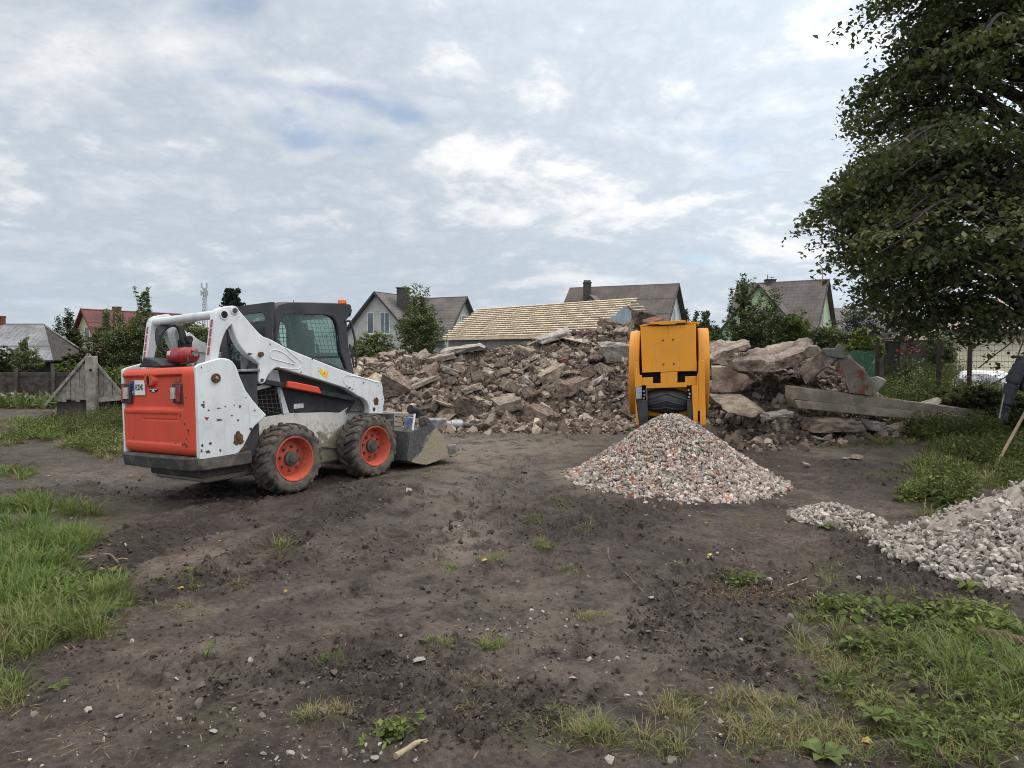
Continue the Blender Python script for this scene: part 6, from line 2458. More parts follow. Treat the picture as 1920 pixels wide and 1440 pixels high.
def chunk_mesh(name, seed, mat, blocky=True, flat=1.0):
    rr = random.Random(seed)
    bm = bmesh.new()
    pts = []
    if blocky:
        for a in (-1, 1):
            for b in (-1, 1):
                for c in (-1, 1):
                    pts.append(Vector((a * rr.uniform(.62, 1), b * rr.uniform(.62, 1), c * rr.uniform(.62, 1) * flat)))
        for k in range(5):
            pts.append(Vector((rr.uniform(-1, 1), rr.uniform(-1, 1), rr.choice((-1, 1)) * flat * rr.uniform(.8, 1.1))))
    else:
        for k in range(17):
            d = Vector((rr.gauss(0, 1), rr.gauss(0, 1), rr.gauss(0, 1))).normalized()
            pts.append(Vector((d.x, d.y, d.z * flat)) * rr.uniform(.75, 1.05))
    for p in pts:
        bm.verts.new(p)
    r_ = bmesh.ops.convex_hull(bm, input=bm.verts[:])
    bmesh.ops.delete(bm, geom=[g for g in set(r_['geom_interior'] + r_['geom_unused']) if isinstance(g, bmesh.types.BMVert)], context='VERTS')
    roughen(bm, 4, 0.12, seed, 2.6)
    bmesh.ops.recalc_face_normals(bm, faces=bm.faces)
    me = bpy.data.meshes.new(name)
    bm.to_mesh(me)
    bm.free()
    me.materials.append(mat)
    me.polygons.foreach_set('use_smooth', np.ones(len(me.polygons), dtype=bool))
    me.set_sharp_from_angle(angle=R(32))
    return me


KINDS_ = []
for k in range(9):
    KINDS_.append(('mud', chunk_mesh('masonry_chunk', 100 + k, C_MUD, k % 3 != 0, (0.55, 0.8, 0.7, 0.5)[k % 4])))
for k in range(5):
    KINDS_.append(('tan', chunk_mesh('mortar_chunk', 200 + k, C_TAN, k % 4 != 0, (0.28, 0.6, 0.38)[k % 3])))
for k in range(4):
    KINDS_.append(('grey', chunk_mesh('concrete_chunk', 300 + k, C_GREY, True, (0.25, 0.5)[k % 2])))
for k in range(2):
    KINDS_.append(('brick', chunk_mesh('brick_chunk', 400 + k, C_BRICK, True, 0.6)))
BYK = {}
for kd, me in KINDS_:
    BYK.setdefault(kd, []).append(me)
NAMEK = {'mud': 'masonry_chunk', 'tan': 'mortar_chunk', 'grey': 'concrete_chunk', 'brick': 'brick_chunk'}
LOOK = {'mud': 'mud brown masonry chunk', 'tan': 'tan mortar-covered chunk', 'grey': 'pale grey concrete chunk', 'brick': 'reddish brick chunk'}


def place_chunk(kind, loc, size, rot, label, group=None, cat='rubble chunk', name=None, rr=random):
    o = bpy.data.objects.new(name or NAMEK[kind], rr.choice(BYK[kind]))
    COL.objects.link(o)
    o.location = loc
    o.scale = size
    o.rotation_euler = rot
    tag(o, label, cat, group)
    return o


# named, single pieces on the heap: u, v, distance, half sizes (m), rotation, kind, name, label, category
SPECIAL = [
    (790, 672, 17.0, (0.19, 0.22, 0.44), (0.15, 0.55, 0.2), 'tan', 'tan_block', 'long tan block standing tilted on the heap crest right of the loader cab', 'block'),
    (820, 672, 17.2, (0.52, 0.3, 0.13), (0.1, -0.22, 0.1), 'tan', 'tan_slab', 'flat tan slab lying beside the tilted block on the crest', 'slab'),
    (868, 655, 17.5, (0.62, 0.4, 0.30), (0.1, -0.15, 0.1), 'grey', 'concrete_block', 'wide grey broken concrete block on the crest under the shed eave', 'block'),
    (1036, 630, 17.8, (0.48, 0.3, 0.13), (0.2, -0.30, 0.2), 'grey', 'concrete_slab', 'pale thin concrete slab tilted on top of the heap', 'slab'),
    (1097, 640, 17.6, (0.95, 0.4, 0.20), (0.25, 0.16, 0.0), 'tan', 'concrete_slab', 'long flat tan slab just below the heap top', 'slab'),
    (1158, 662, 16.8, (0.48, 0.3, 0.50), (0.2, 0.05, 0.1), 'grey', 'concrete_block', 'large squarish pale concrete block left of the yellow crusher', 'block'),
    (1122, 672, 16.7, (0.36, 0.3, 0.27), (0.0, 0.0, 0.6), 'mud', 'boulder', 'rounded brown boulder left of the pale squarish block', 'boulder'),
    (779, 724, 16.0, (0.62, 0.12, 0.13), (0.2, -0.42, 0.1), 'tan', 'timber_beam', 'short weathered timber beam sloping on the heap behind the lift arm', 'beam'),
    (768, 700, 16.5, (0.55, 0.06, 0.04), (0.0, 0.02, 0.1), 'mud', 'dark_plank', 'thin dark plank lying level above the sloping timber beam', 'plank'),
    (957, 724, 15.9, (0.22, 0.25, 0.36), (0.1, 0.35, 0.4), 'tan', 'concrete_wedge', 'upright tan wedge of concrete in the middle of the heap face', 'block'),
    (877, 768, 15.3, (0.33, 0.3, 0.30), (0.0, 0.4, 0.3), 'mud', 'boulder', 'smooth rounded brown boulder at the heap foot right of the bucket', 'boulder'),
    (950, 756, 15.3, (0.32, 0.3, 0.34), (0.3, -0.3, 0.2), 'tan', 'mortar_lump', 'yellowish mortar lump low on the heap face', 'lump'),
    (835, 758, 15.3, (0.30, 0.3, 0.22), (0.1, 0.3, 0.5), 'tan', 'mortar_lump', 'crumbling yellowish mortar lump above the grey breaker tool', 'lump'),
    (710, 716, 16.2, (0.30, 0.3, 0.34), (0.1, 0.2, 0.9), 'tan', 'mortar_lump', 'squarish tan lump right of the lift arm tip', 'lump'),
    (742, 722, 16.0, (0.36, 0.3, 0.30), (0.4, 0.5, 0.1), 'mud', 'masonry_lump', 'dark angular masonry lump behind the arm tip', 'lump'),
    (1145, 608, 18.6, (0.30, 0.3, 0.20), (0.2, 0.2, 0.3), 'mud', 'masonry_lump', 'dark crumbling masonry lump on the crest before the foil gable', 'lump'),
    (1206, 598, 17.6, (0.30, 0.3, 0.22), (0.2, 0.2, 0.3), 'mud', 'masonry_lump', 'dark masonry lump peeping over the crusher lid', 'lump'),
    (1226, 604, 17.2, (0.24, 0.2, 0.14), (0.2, -0.3, 0.3), 'brick', 'brick_lump', 'red brick lump peeping over the crusher lid', 'lump'),
    (985, 690, 16.6, (0.5, 0.05, 0.06), (0.0, -0.55, 0.1), 'tan', 'thin_slat', 'thin pale slat leaning upward in the middle of the heap', 'slat'),
    # right of the crusher and in front of the heap
    (1457, 777, 11.9, (0.26, 0.2, 0.16), (0.1, -0.1, 0.2), 'grey', 'concrete_lump', 'pale grey concrete lump by the left end of the two beams', 'lump'),
    (1390, 762, 12.5, (0.62, 0.5, 0.24), (0.2, 0.30, -0.5), 'tan', 'masonry_slab', 'wide sloping brown slab with light mortar right of the crusher', 'slab'),
    (1347, 812, 11.7, (0.11, 0.09, 0.06), (0, 0, 0.3), 'grey', 'stone', 'small pale stone right of the crusher leg', 'stone'),
    (1391, 817, 11.4, (0.20, 0.12, 0.08), (0.1, 0.1, 0.2), 'tan', 'flat_stone', 'flat pale stone lying on mud before the brown slab', 'stone'),
    (1440, 808, 11.9, (0.26, 0.16, 0.12), (0.0, 0.35, 0.3), 'tan', 'broken_stone', 'broken pinkish stone wedge before the pale concrete lump', 'stone'),
    (1509, 822, 11.6, (0.15, 0.14, 0.14), (0.2, 0, 0.3), 'mud', 'soil_clod', 'dark round clod of soil on the mud below the beams', 'clod'),
    (1560, 795, 12.6, (0.50, 0.28, 0.20), (0.1, 0.04, 0.1), 'mud', 'masonry_block', 'wide muddy block supporting the two concrete beams', 'block'),
    (1632, 797, 12.9, (0.26, 0.22, 0.19), (0.1, 0.1, 0.5), 'grey', 'concrete_block', 'grey block under the middle of the beams', 'block'),
    (1690, 800, 13.2, (0.30, 0.22, 0.14), (0.2, -0.2, 0.2), 'grey', 'grey_rock', 'blue grey rock under the right half of the beams', 'rock'),
    (1745, 756, 14.6, (0.30, 0.2, 0.12), (0.2, -0.2, 0.2), 'grey', 'grey_rock', 'pale grey rock behind the beams among weeds', 'rock'),
    (1606, 858, 10.3, (0.115, 0.09, 0.085), (0.1, 0, 0.2), 'tan', 'pinkish_stone', 'pinkish loose stone on the mud below the beams', 'stone'),
    (1512, 869, 9.8, (0.05, 0.05, 0.05), (0.3, 0.4, 0.2), 'grey', 'white_stone', 'small white stone alone on the dark mud', 'stone'),
    (1585, 858, 10.3, (0.045, 0.045, 0.035), (0.1, 0, 0.2), 'grey', 'white_stone', 'tiny pale stone just left of the pinkish stone', 'stone'),
    (1540, 822, 11.9, (0.13, 0.1, 0.07), (0.1, 0.3, 0.2), 'grey', 'grey_rock', 'blue grey stone right beside the dark round clod', 'stone'),
]
SPOTS = []
for u, v, Y, sz, rot, kd, nm, lb, ct in SPECIAL:
    p = at(u, v, Y)
    if v > 800:
        p = ground(u, v + 6)
        p.z = gz1(p.x, p.y) + sz[2] * 0.55
    place_chunk(kd, p, sz, rot, lb, None, ct, nm, random.Random(int(u * 7 + v)))
    if Y > 14.5:
        SPOTS.append((u, v, 16 + 30 * max(sz[0], sz[2]) * 0.9))

rr = random.Random(21)
GROUPC = 'demolition chunks on the rubble heap'
tries = 0
made = 0
while made < 268 and tries < 30000:
    tries += 1
    u = rr.uniform(650, 1192) if rr.random() < 0.92 else rr.uniform(1326, 1480)
    t = rr.uniform(0.0, 1.12)
    if rr.random() < 0.10:
        t = rr.uniform(0.92, 1.05)
    yb_, yc_ = float(interp(u, HEAP, 3)), float(interp(u, HEAP, 2))
    Y = yb_ + (yc_ - yb_) * t
    X = (u - 960) / FPX * Y
    z = hz1(X, Y)
    v = HOR - (z - CAMH) * FPX / Y
    # bare soil slide left of the crusher
    if 1060 < u < 1192 and v > 690 + (1192 - u) * 0.45 and rr.random() < 0.85:
        continue
    if u > 1326 and v > 740 and rr.random() < 0.8:
        continue
    s = min(0.35, rr.lognormvariate(-1.80, 0.42))
    px = s * FPX / Y
    if any((u - a) ** 2 + (1.35 * (v - b)) ** 2 < (0.86 * (px + c) * 0.80) ** 2 for a, b, c in SPOTS):
        continue
    SPOTS.append((u, v, px))
    kd = rr.choices(('mud', 'tan', 'grey', 'brick'), (0.47, 0.37, 0.14, 0.02))[0]
    if kd == 'brick' and s > 0.17:
        kd = 'mud'
    sz = (s * rr.uniform(0.85, 1.75), s * rr.uniform(0.6, 1.1), s * rr.uniform(0.6, 1.15))
    loc = Vector((X, Y, z + s * 0.22))
    col = 'behind the loader' if u < 760 else ('left half' if u < 900 else ('middle' if u < 1040 else ('left of crusher' if u < 1200 else 'right of crusher')))
    row = 'foot' if t < 0.25 else ('lower face' if t < 0.5 else ('upper face' if t < 0.85 else 'crest'))
    big = 'small' if s < 0.17 else ('medium' if s < 0.25 else 'large')
    place_chunk(kd, loc, sz, (rr.uniform(-.7, .7), rr.uniform(-.7, .7), rr.uniform(0, 6.3)), f'{big} {LOOK[kd]} on heap {row}, {col}', GROUPC, rr=rr)
    made += 1
print('chunks', made, tries)

# --- small debris filling the gaps: one mass
def hull_stone(seed, n=14, flat=0.75):
    rr_ = random.Random(seed)
    bm = bmesh.new()
    for k in range(n):
        d = Vector((rr_.gauss(0, 1), rr_.gauss(0, 1), rr_.gauss(0, 1))).normalized() * rr_.uniform(.78, 1.05)
        bm.verts.new((d.x, d.y * rr_.uniform(.8, 1), d.z * flat))
    r_ = bmesh.ops.convex_hull(bm, input=bm.verts[:])
    bmesh.ops.delete(bm, geom=[g for g in set(r_['geom_interior'] + r_['geom_unused']) if isinstance(g, bmesh.types.BMVert)], context='VERTS')
    bmesh.ops.triangulate(bm, faces=bm.faces[:])
    bm.verts.ensure_lookup_table()
    V = np.array([v.co[:] for v in bm.verts])
    F = np.array([[v.index for v in f.verts] for f in bm.faces])
    bm.free()
    return V, F


STONES = [hull_stone(900 + k, 15, (0.6, 0.75, 0.9)[k % 3]) for k in range(10)]


def rot_batch(n, rng):
    q = rng.normal(size=(n, 4))
    q /= np.linalg.norm(q, axis=1, keepdims=True)
    w, x, y, z = q.T
    return np.stack([1 - 2 * (y * y + z * z), 2 * (x * y - z * w), 2 * (x * z + y * w), 2 * (x * y + z * w), 1 - 2 * (x * x + z * z), 2 * (y * z - x * w),
                     2 * (x * z - y * w), 2 * (y * z + x * w), 1 - 2 * (x * x + y * y)], 1).reshape(n, 3, 3)


def stone_mass(P, S_, T, rng):
    """many small stones as one mesh: positions P, radii S_, tints T"""
    Vs, Fs, Ts, off = [], [], [], 0
    which = rng.integers(0, len(STONES), len(P))
    for k, (V, F) in enumerate(STONES):
        m = np.where(which == k)[0]
        if not len(m):
            continue
        Rm = rot_batch(len(m), rng)
        st3 = S_[m][:, None] * rng.uniform(0.75, 1.25, (len(m), 3))
        W_ = np.einsum('nij,nvj->nvi', Rm, V[None] * st3[:, None, :]) + P[m][:, None, :]
        Vs.append(W_.reshape(-1, 3))
        Fs.append((F[None] + (np.arange(len(m)) * len(V))[:, None, None] + off).reshape(-1, 3))
        Ts.append(np.repeat(T[m], len(F)))
        off += len(m) * len(V)
    return np.concatenate(Vs), np.concatenate(Fs), np.concatenate(Ts)


DEBRIS = tinted('debris', [(0.0, (0.060, 0.045, 0.036)), (0.45, (0.13, 0.102, 0.083)), (0.75, (0.25, 0.205, 0.165)), (0.93, (0.46, 0.40, 0.34)), (1.0, (0.24, 0.085, 0.05))], 0.95, 0.15, bmp=0.5, bscale=40)
n = 13500
u = np.where(RNG.uniform(0, 1, n) < 0.78, RNG.uniform(645, 1200, n), RNG.uniform(1320, 1700, n))
t = np.where(RNG.uniform(0, 1, n) < 0.20, -0.66 * RNG.uniform(0, 1, n) ** 2.2, RNG.uniform(-0.05, 1.08, n))
yb, yc = interp(u, HEAP, 3), interp(u, HEAP, 2)
Y = yb + (yc - yb) * t
X = (u - 960) / FPX * Y
Z = np.maximum(heap_z(X, Y), gz(X, Y))
sz = np.minimum(RNG.lognormal(-3.1, 0.55, n), 0.13)
V, F, T = stone_mass(np.stack([X, Y, Z + sz * 0.25], 1), sz, np.clip(RNG.beta(1.7, 1.9, n), 0, 1), RNG)
o = link('rubble_debris', npmesh('rubble_debris', V, F, T), DEBRIS)
tag(o, 'small broken stones and mortar crumbs strewn over the demolition heap', 'debris', kind='stuff')


# --- large traced slabs and beams right of the crusher
def z6(x, y): return (1340 + x / 5.647, 620 + y / 5.647)


def slab_concrete(name):
    m, t, bs, P, out = new_mat(name)
    n1 = t.noise(P, 1.6, 6, 0.65)
    n2 = t.noise(P, 14, 6, 0.7)
    k = t.math('ADD', t.math('MULTIPLY', n1, 0.6), t.math('MULTIPLY', n2, 0.4))
    c = t.ramp(k, [(0.38, (0.075, 0.056, 0.044)), (0.5, (0.21, 0.165, 0.13)), (0.62, (0.40, 0.335, 0.275))])
    t.link(c, bs.inputs['Base Color'])
    bs.inputs['Roughness'].default_value = 0.95
    bump(t, bs, n2, 0.9, 0.04)
    MATS[name] = m
    return m


SLABC = slab_concrete('old_slab_concrete')
BRICKY = plain('brick_and_mortar', (0.20, 0.080, 0.050), (0.24, 0.195, 0.155), 2.2, 0.95, bmp=1.0, bscale=14, bdist=0.05, lo=0.40, hi=0.47)


def rough_solid(name, fa, Ya, fb, Yb, mat, label, cat, amp=0.03, cuts=5, seed=1):
    a = [at(*z6(*p), Ya) for p in fa]
    b = [at(*z6(*p), Yb) for p in fb]
    c = sum((p for p in a + b), Vector()) / len(a + b)
    bm = bmesh.new()
    prism_bm(bm, [p - c for p in a], [p - c for p in b])
    roughen(bm, cuts, amp, seed, 3.0)
    o = bm_obj(name, bm, mat, None, 0, smooth_angle=40)
    o.location = c
    tag(o, label, cat)
    return o


rough_solid('concrete_slab', [(130, 345), (300, 325), (560, 325), (720, 300), (950, 215), (1010, 285), (740, 400), (420, 440), (200, 405)], 12.9,
            [(360, 200), (480, 172), (640, 148), (830, 105), (985, 65), (1060, 130), (860, 300), (520, 400), (380, 330)], 14.4, SLABC,
            'largest broken concrete slab leaning on the heap right of the crusher', 'slab', 0.07, 8, 3)
rough_solid('concrete_slab', [(-60, 300), (40, 235), (130, 215), (350, 140), (372, 175), (220, 235), (130, 318), (-40, 345)], 13.4,
            [(-60, 140), (20, 110), (120, 115), (330, 100), (368, 105), (220, 160), (100, 240), (-40, 260)], 14.6, SLABC,
            'smaller slanting concrete slab between the crusher and the largest slab', 'slab', 0.06, 7, 5)
rough_solid('concrete_slab', [(930, 225), (1000, 160), (1090, 170), (1100, 230), (1060, 275), (970, 285)], 12.8, [(960, 220), (1010, 150), (1080, 150), (1130, 205), (1060, 260), (980, 270)], 13.3, C_TAN,
            'rounded pale lump resting on the right end of the largest slab', 'lump', 0.02, 3, 7)
rough_solid('brick_slab', [(885, 412), (905, 445), (945, 500), (965, 560), (1270, 300), (1250, 250), (1190, 195), (1150, 205)], 12.7,
            [(930, 400), (945, 430), (985, 480), (1000, 540), (1290, 300), (1280, 240), (1220, 190), (1180, 200)], 13.6, SLABC,
            'left leaning wall fragment of the brick pair propped like an inverted V', 'wall fragment', 0.04, 6, 9)
rough_solid('brick_slab', [(1280, 400), (1300, 320), (1400, 285), (1560, 405), (1640, 520), (1675, 640), (1655, 690), (1560, 672), (1430, 655)], 12.7,
            [(1330, 400), (1340, 310), (1430, 275), (1580, 400), (1660, 515), (1690, 630), (1670, 680), (1580, 660), (1450, 640)], 13.5, BRICKY,
            'right wall fragment with exposed red bricks and mortar, leaning', 'wall fragment', 0.05, 7, 11)
rough_solid('capping_stone', [(1172, 205), (1290, 190), (1372, 210), (1370, 290), (1270, 280), (1180, 262)], 12.6, [(1190, 195), (1300, 182), (1378, 205), (1378, 280), (1280, 270), (1190, 255)], 13.2,
            plain('blue_grey_stone', (0.21, 0.22, 0.225), (0.14, 0.145, 0.145), 3, 0.9, bmp=0.6, bscale=14), 'blue grey squared stone on the peak of the leaning wall fragments', 'stone', 0.012, 3, 13)
rough_solid('peak_stone', [(1262, 196), (1310, 148), (1378, 185), (1372, 208)], 12.7, [(1270, 190), (1312, 146), (1378, 180), (1374, 204)], 12.95, C_TAN, 'small pointed tan stone on top of the blue grey stone', 'stone', 0.01, 3, 14)
rough_solid('masonry_lump', [(1630, 500), (1720, 490), (1805, 530), (1790, 570), (1720, 640), (1660, 690), (1665, 600)], 12.9, [(1650, 500), (1730, 488), (1805, 525), (1800, 560), (1740, 620), (1690, 670), (1680, 590)], 13.5, C_GREY,
            'pale broken lump at the right foot of the brick fragment', 'lump', 0.025, 3, 15)
rough_solid('earth_slab', [(-30, 390), (120, 400), (330, 470), (410, 545), (300, 640), (120, 655), (-30, 640)], 12.9, [(-30, 350), (120, 370), (350, 440), (430, 520), (330, 600), (120, 600), (-30, 600)], 14.0, C_MUD,
            'dark earth-crusted slab jutting out below the smaller slanting slab', 'slab', 0.05, 4, 17)

BEAMC = plain('beam_concrete', (0.30, 0.255, 0.195), (0.17, 0.145, 0.115), 3.5, 0.92, bmp=0.7, bscale=18, bdist=0.02, lo=0.36, hi=0.64)
for nm, q, dep, lb in (('concrete_beam', [(1488, 725), (1841, 770), (1841, 785), (1488, 749)], 0.25, 'upper of the two long concrete beams lying right of the heap'),
                       ('concrete_beam', [(1491, 750), (1846, 784), (1846, 799), (1498, 766)], 0.30, 'lower of the two long concrete beams, cracked along its top')):
    Yl, Yr = (12.45, 13.3) if dep == 0.25 else (12.38, 13.22)
    a = [at(*q[0], Yl), at(*q[1], Yr), at(*q[2], Yr), at(*q[3], Yl)]
    c = sum(a, Vector()) / 4
    a = [p - c for p in a]
    dd = Vector((-0.06, dep, 0.02))
    bm = bmesh.new()
    n = 26
    rr = random.Random(31)
    rings = []
    for i in range(n + 1):
        f = i / n
        t0_, b0_ = a[0].lerp(a[1], f), a[3].lerp(a[2], f)
        ch_ = 0.012
        j = lambda: Vector((rr.uniform(-.004, .004), rr.uniform(-.006, .006), rr.uniform(-.007, .007)))
        rings.append([bm.verts.new(x + j()) for x in (t0_ + Vector((0, ch_, 0)), t0_ - Vector((0, 0, ch_)), b0_ + Vector((0, 0, ch_)), b0_ + Vector((0, ch_, 0)), b0_ + dd, t0_ + dd)])
    for r0, r1_ in zip(rings, rings[1:]):
        for k in range(6):
            bm.faces.new([r0[k], r0[(k + 1) % 6], r1_[(k + 1) % 6], r1_[k]])
    bm.faces.new(rings[0])
    bm.faces.new(rings[-1][::-1])
    o = bm_obj(nm, bm, BEAMC, None, 0, smooth_angle=30)
    o.location = c
    tag(o, lb, 'concrete beam')

# ------------------------------------------------------------------ gravel piles
GRAVEL = tinted('gravel', [(0.0, (0.15, 0.122, 0.105)), (0.35, (0.27, 0.228, 0.20)), (0.62, (0.41, 0.36, 0.32)), (0.84, (0.62, 0.57, 0.51)), (0.90, (0.50, 0.36, 0.24)), (0.93, (0.34, 0.17, 0.115)), (1.0, (0.34, 0.105, 0.055))], 0.9, 0.2,
                bmp=0.4, bscale=50)
GRAVEL.node_tree.nodes['Color Ramp'].color_ramp.interpolation = 'LINEAR'
GRAVEL_W = tinted('white_gravel', [(0.0, (0.13, 0.11, 0.095)), (0.3, (0.23, 0.20, 0.178)), (0.6, (0.36, 0.325, 0.29)), (1.0, (0.58, 0.54, 0.49))], 0.9, 0.2, bmp=0.4, bscale=50)


def pile(name, cx, cy, rl, rr_, rf, rb, hgt, n, smin, smax, mat, label, brick=0.0, power=1.15, seed=1, coarse=None, spill=1.12, core=0.12, ex=2.0):
    rng = np.random.default_rng(seed)
    zg = gz1(cx, cy)

    def norm_r(X, Y):
        dx, dy = X - cx, Y - cy
        ax = np.where(dx < 0, rl, rr_)
        ay = np.where(dy < 0, rf, rb)
        a = np.arctan2(dy, dx)
        return (np.abs(dx / ax) ** ex + np.abs(dy / ay) ** ex + 1e-12) ** (1 / ex) * (1 + 0.09 * np.sin(3 * a + 0.6) * 0.6 + 0.10 * (vnoise(a * 2.2 + 7, a * 0 + seed, 3) - .5))

    def hz(X, Y):
        r = norm_r(X, Y)
        z = hgt * np.clip(1 - r, 0, 1) ** power
        tip = 0.10 * hgt * np.exp(-(r / 0.10) ** 2)
        return z - tip + hgt * 0.06 * fbm(X * 3, Y * 3, seed + 5, 3) * np.clip(1.2 - r, 0, 1)
    # core surface
    g = np.linspace(-1.03, 1.03, 110)
    A, B = np.meshgrid(g, g)
    X = cx + np.where(A < 0, A * rl, A * rr_)
    Y = cy + np.where(B < 0, B * rf, B * rb)
    Z = gz(X, Y) + hz(X, Y) - 0.025 + 0.012 * fbm(X * 22, Y * 22, seed + 9, 2)
    Z = np.where(norm_r(X, Y) > 1.0, Z - 0.05, Z)
    i = np.arange(A.size).reshape(A.shape)
    Fc = np.stack([i[:-1, :-1], i[:-1, 1:], i[1:, 1:], i[:-1, :-1], i[1:, 1:], i[1:, :-1]], -1).reshape(-1, 3)
    Vc = np.stack([X.ravel(), Y.ravel(), Z.ravel()], 1)
    # stones
    r = np.sqrt(rng.uniform(0, 1, n)) * spill
    a = rng.uniform(0, 2 * math.pi, n)
    ca_, sa_ = np.cos(a), np.sin(a)
    X = cx + r * ca_ * np.where(ca_ < 0, rl, rr_)
    Y = cy + r * sa_ * np.where(sa_ < 0, rf, rb)
    nr = norm_r(X, Y)
    keep = (nr < 1) | (rng.uniform(0, 1, n) < np.exp(-(nr - 1) / 0.045))
    if coarse is not None:
        keep &= rng.uniform(0, 1, n) < coarse(X, Y)
    X, Y, nr = X[keep], Y[keep], nr[keep]
    k = len(X)
    f = np.clip(nr, 0, 1)
    s = (smin + (smax - smin) * rng.beta(1.6, 3.2, k)) * (0.75 + 0.5 * f) * 0.5
    Z = gz(X, Y) + np.maximum(hz(X, Y), 0) + s * rng.uniform(-0.2, 0.55, k)
    T = rng.beta(2.2, 1.9, k) * 0.84
    b = rng.uniform(0, 1, k) < brick
    T[b] = rng.uniform(0.88, 1.0, b.sum())
    V, F, Tt = stone_mass(np.stack([X, Y, Z], 1), s, T, rng)
    me = npmesh(name, np.concatenate([V, Vc]), np.concatenate([F, Fc + len(V)]), np.concatenate([Tt, np.full(len(Fc), core)]))
    o = link(name, me, mat)
    tag(o, label, 'gravel', kind='stuff')
    return o


ap = at(1262, 770, 8.80)
pile('gravel_cone', ap.x, ap.y, 1.20, 1.16, 1.50, 1.2, ap.z - gz1(ap.x, ap.y) + 0.06, 17000, 0.026, 0.078, GRAVEL, 'pointed cone of mixed crushed brick and concrete gravel under the crusher conveyor', 0.085, 1.08, 3, None, 1.16)


def coarse_w(X, Y):
    # the back left flank of this pile is fine grit, the front is coarse stone
    k = (Y - 5.42) - (X - 3.2) * 0.05
    return np.clip(1.0 - smooth(k, -0.34, -0.06) * smooth(X, 3.05, 3.35) * 0.96, 0, 1)


pile('white_gravel_pile', 5.24, 5.40, 2.30, 2.0, 1.72, 1.3, 1.06, 27000, 0.030, 0.078, GRAVEL_W, 'pale coarse gravel pile at the right edge of the yard', 0.0, 1.0, 5, coarse_w, 1.05, 0.36, ex=2.4)
g = ground(1562, 972)
pile('small_gravel_pile', g.x, g.y, 0.38, 0.42, 0.40, 0.4, 0.15, 1000, 0.03, 0.085, GRAVEL_W, 'small low heap of pale gravel between the two big piles', 0.0, 0.9, 8, None, 1.12, 0.45)
# ------------------------------------------------------------------ vegetation
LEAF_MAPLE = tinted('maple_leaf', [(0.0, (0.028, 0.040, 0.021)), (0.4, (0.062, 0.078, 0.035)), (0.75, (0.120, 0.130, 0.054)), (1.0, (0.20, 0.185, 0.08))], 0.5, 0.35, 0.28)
LEAF_DARK = tinted('dark_leaf', [(0.0, (0.018, 0.030, 0.014)), (0.6, (0.048, 0.070, 0.029)), (1.0, (0.095, 0.12, 0.05))], 0.6, 0.25, 0.2)
LEAF_MID = tinted('mid_leaf', [(0.0, (0.042, 0.056, 0.025)), (0.6, (0.115, 0.142, 0.060)), (1.0, (0.21, 0.23, 0.10))], 0.6, 0.25, 0.25)
LEAF_BRIGHT = tinted('bright_leaf', [(0.0, (0.04, 0.065, 0.012)), (0.6, (0.11, 0.155, 0.028)), (1.0, (0.22, 0.25, 0.06))], 0.6, 0.25, 0.3)
LEAF_BLUE = tinted('blue_needle', [(0.0, (0.012, 0.022, 0.018)), (0.6, (0.028, 0.042, 0.038)), (1.0, (0.055, 0.075, 0.068))], 0.7, 0.2, 0.1)
LEAF_BROWN = tinted('brownish_leaf', [(0.0, (0.020, 0.020, 0.010)), (0.6, (0.050, 0.046, 0.022)), (1.0, (0.095, 0.085, 0.038))], 0.65, 0.2, 0.2)
GRASSM = tinted('grass_blade', [(0.0, (0.25, 0.20, 0.105)), (0.3, (0.19, 0.18, 0.075)), (0.6, (0.125, 0.165, 0.045)), (1.0, (0.080, 0.145, 0.026))], 0.6, 0.25, 0.3)
BARK = plain('bark', (0.035, 0.030, 0.026), (0.065, 0.056, 0.048), 8, 0.95, bmp=0.7, bscale=30)


def leaf_mass(C, size, rng, tint, flat=0.5, long=1.0, droop=0.0):
    """kite-shaped leaves at centres C with random facing; flat pulls normals upward, droop tips them down"""
    n = len(C)
    nr = rng.normal(size=(n, 3))
    nr[:, 2] = np.abs(nr[:, 2]) + flat * 2
    nr /= np.linalg.norm(nr, axis=1, keepdims=True)
    a = np.cross(nr, rng.normal(size=(n, 3)))
    a /= np.linalg.norm(a, axis=1, keepdims=True) + 1e-9
    a[:, 2] -= droop
    b = np.cross(nr, a)
    s = (size * rng.uniform(0.65, 1.25, n))[:, None]
    fold = nr * s * rng.uniform(0.05, 0.22, n)[:, None]
    V = np.stack([C - a * s * 0.5 * long, C + b * s * 0.36 + fold, C + a * s * 0.5 * long, C - b * s * 0.36 + fold], 1).reshape(-1, 3)
    F = np.arange(4 * n).reshape(n, 4)
    return V, F, tint


def clumps(cent, per, spread, rng):
    k = rng.poisson(per, len(cent)) + 1
    idx = np.repeat(np.arange(len(cent)), k)
    sp = np.asarray(spread)[None, :] if np.ndim(spread) == 1 else spread
    return cent[idx] + rng.normal(size=(len(idx), 3)) * sp, idx


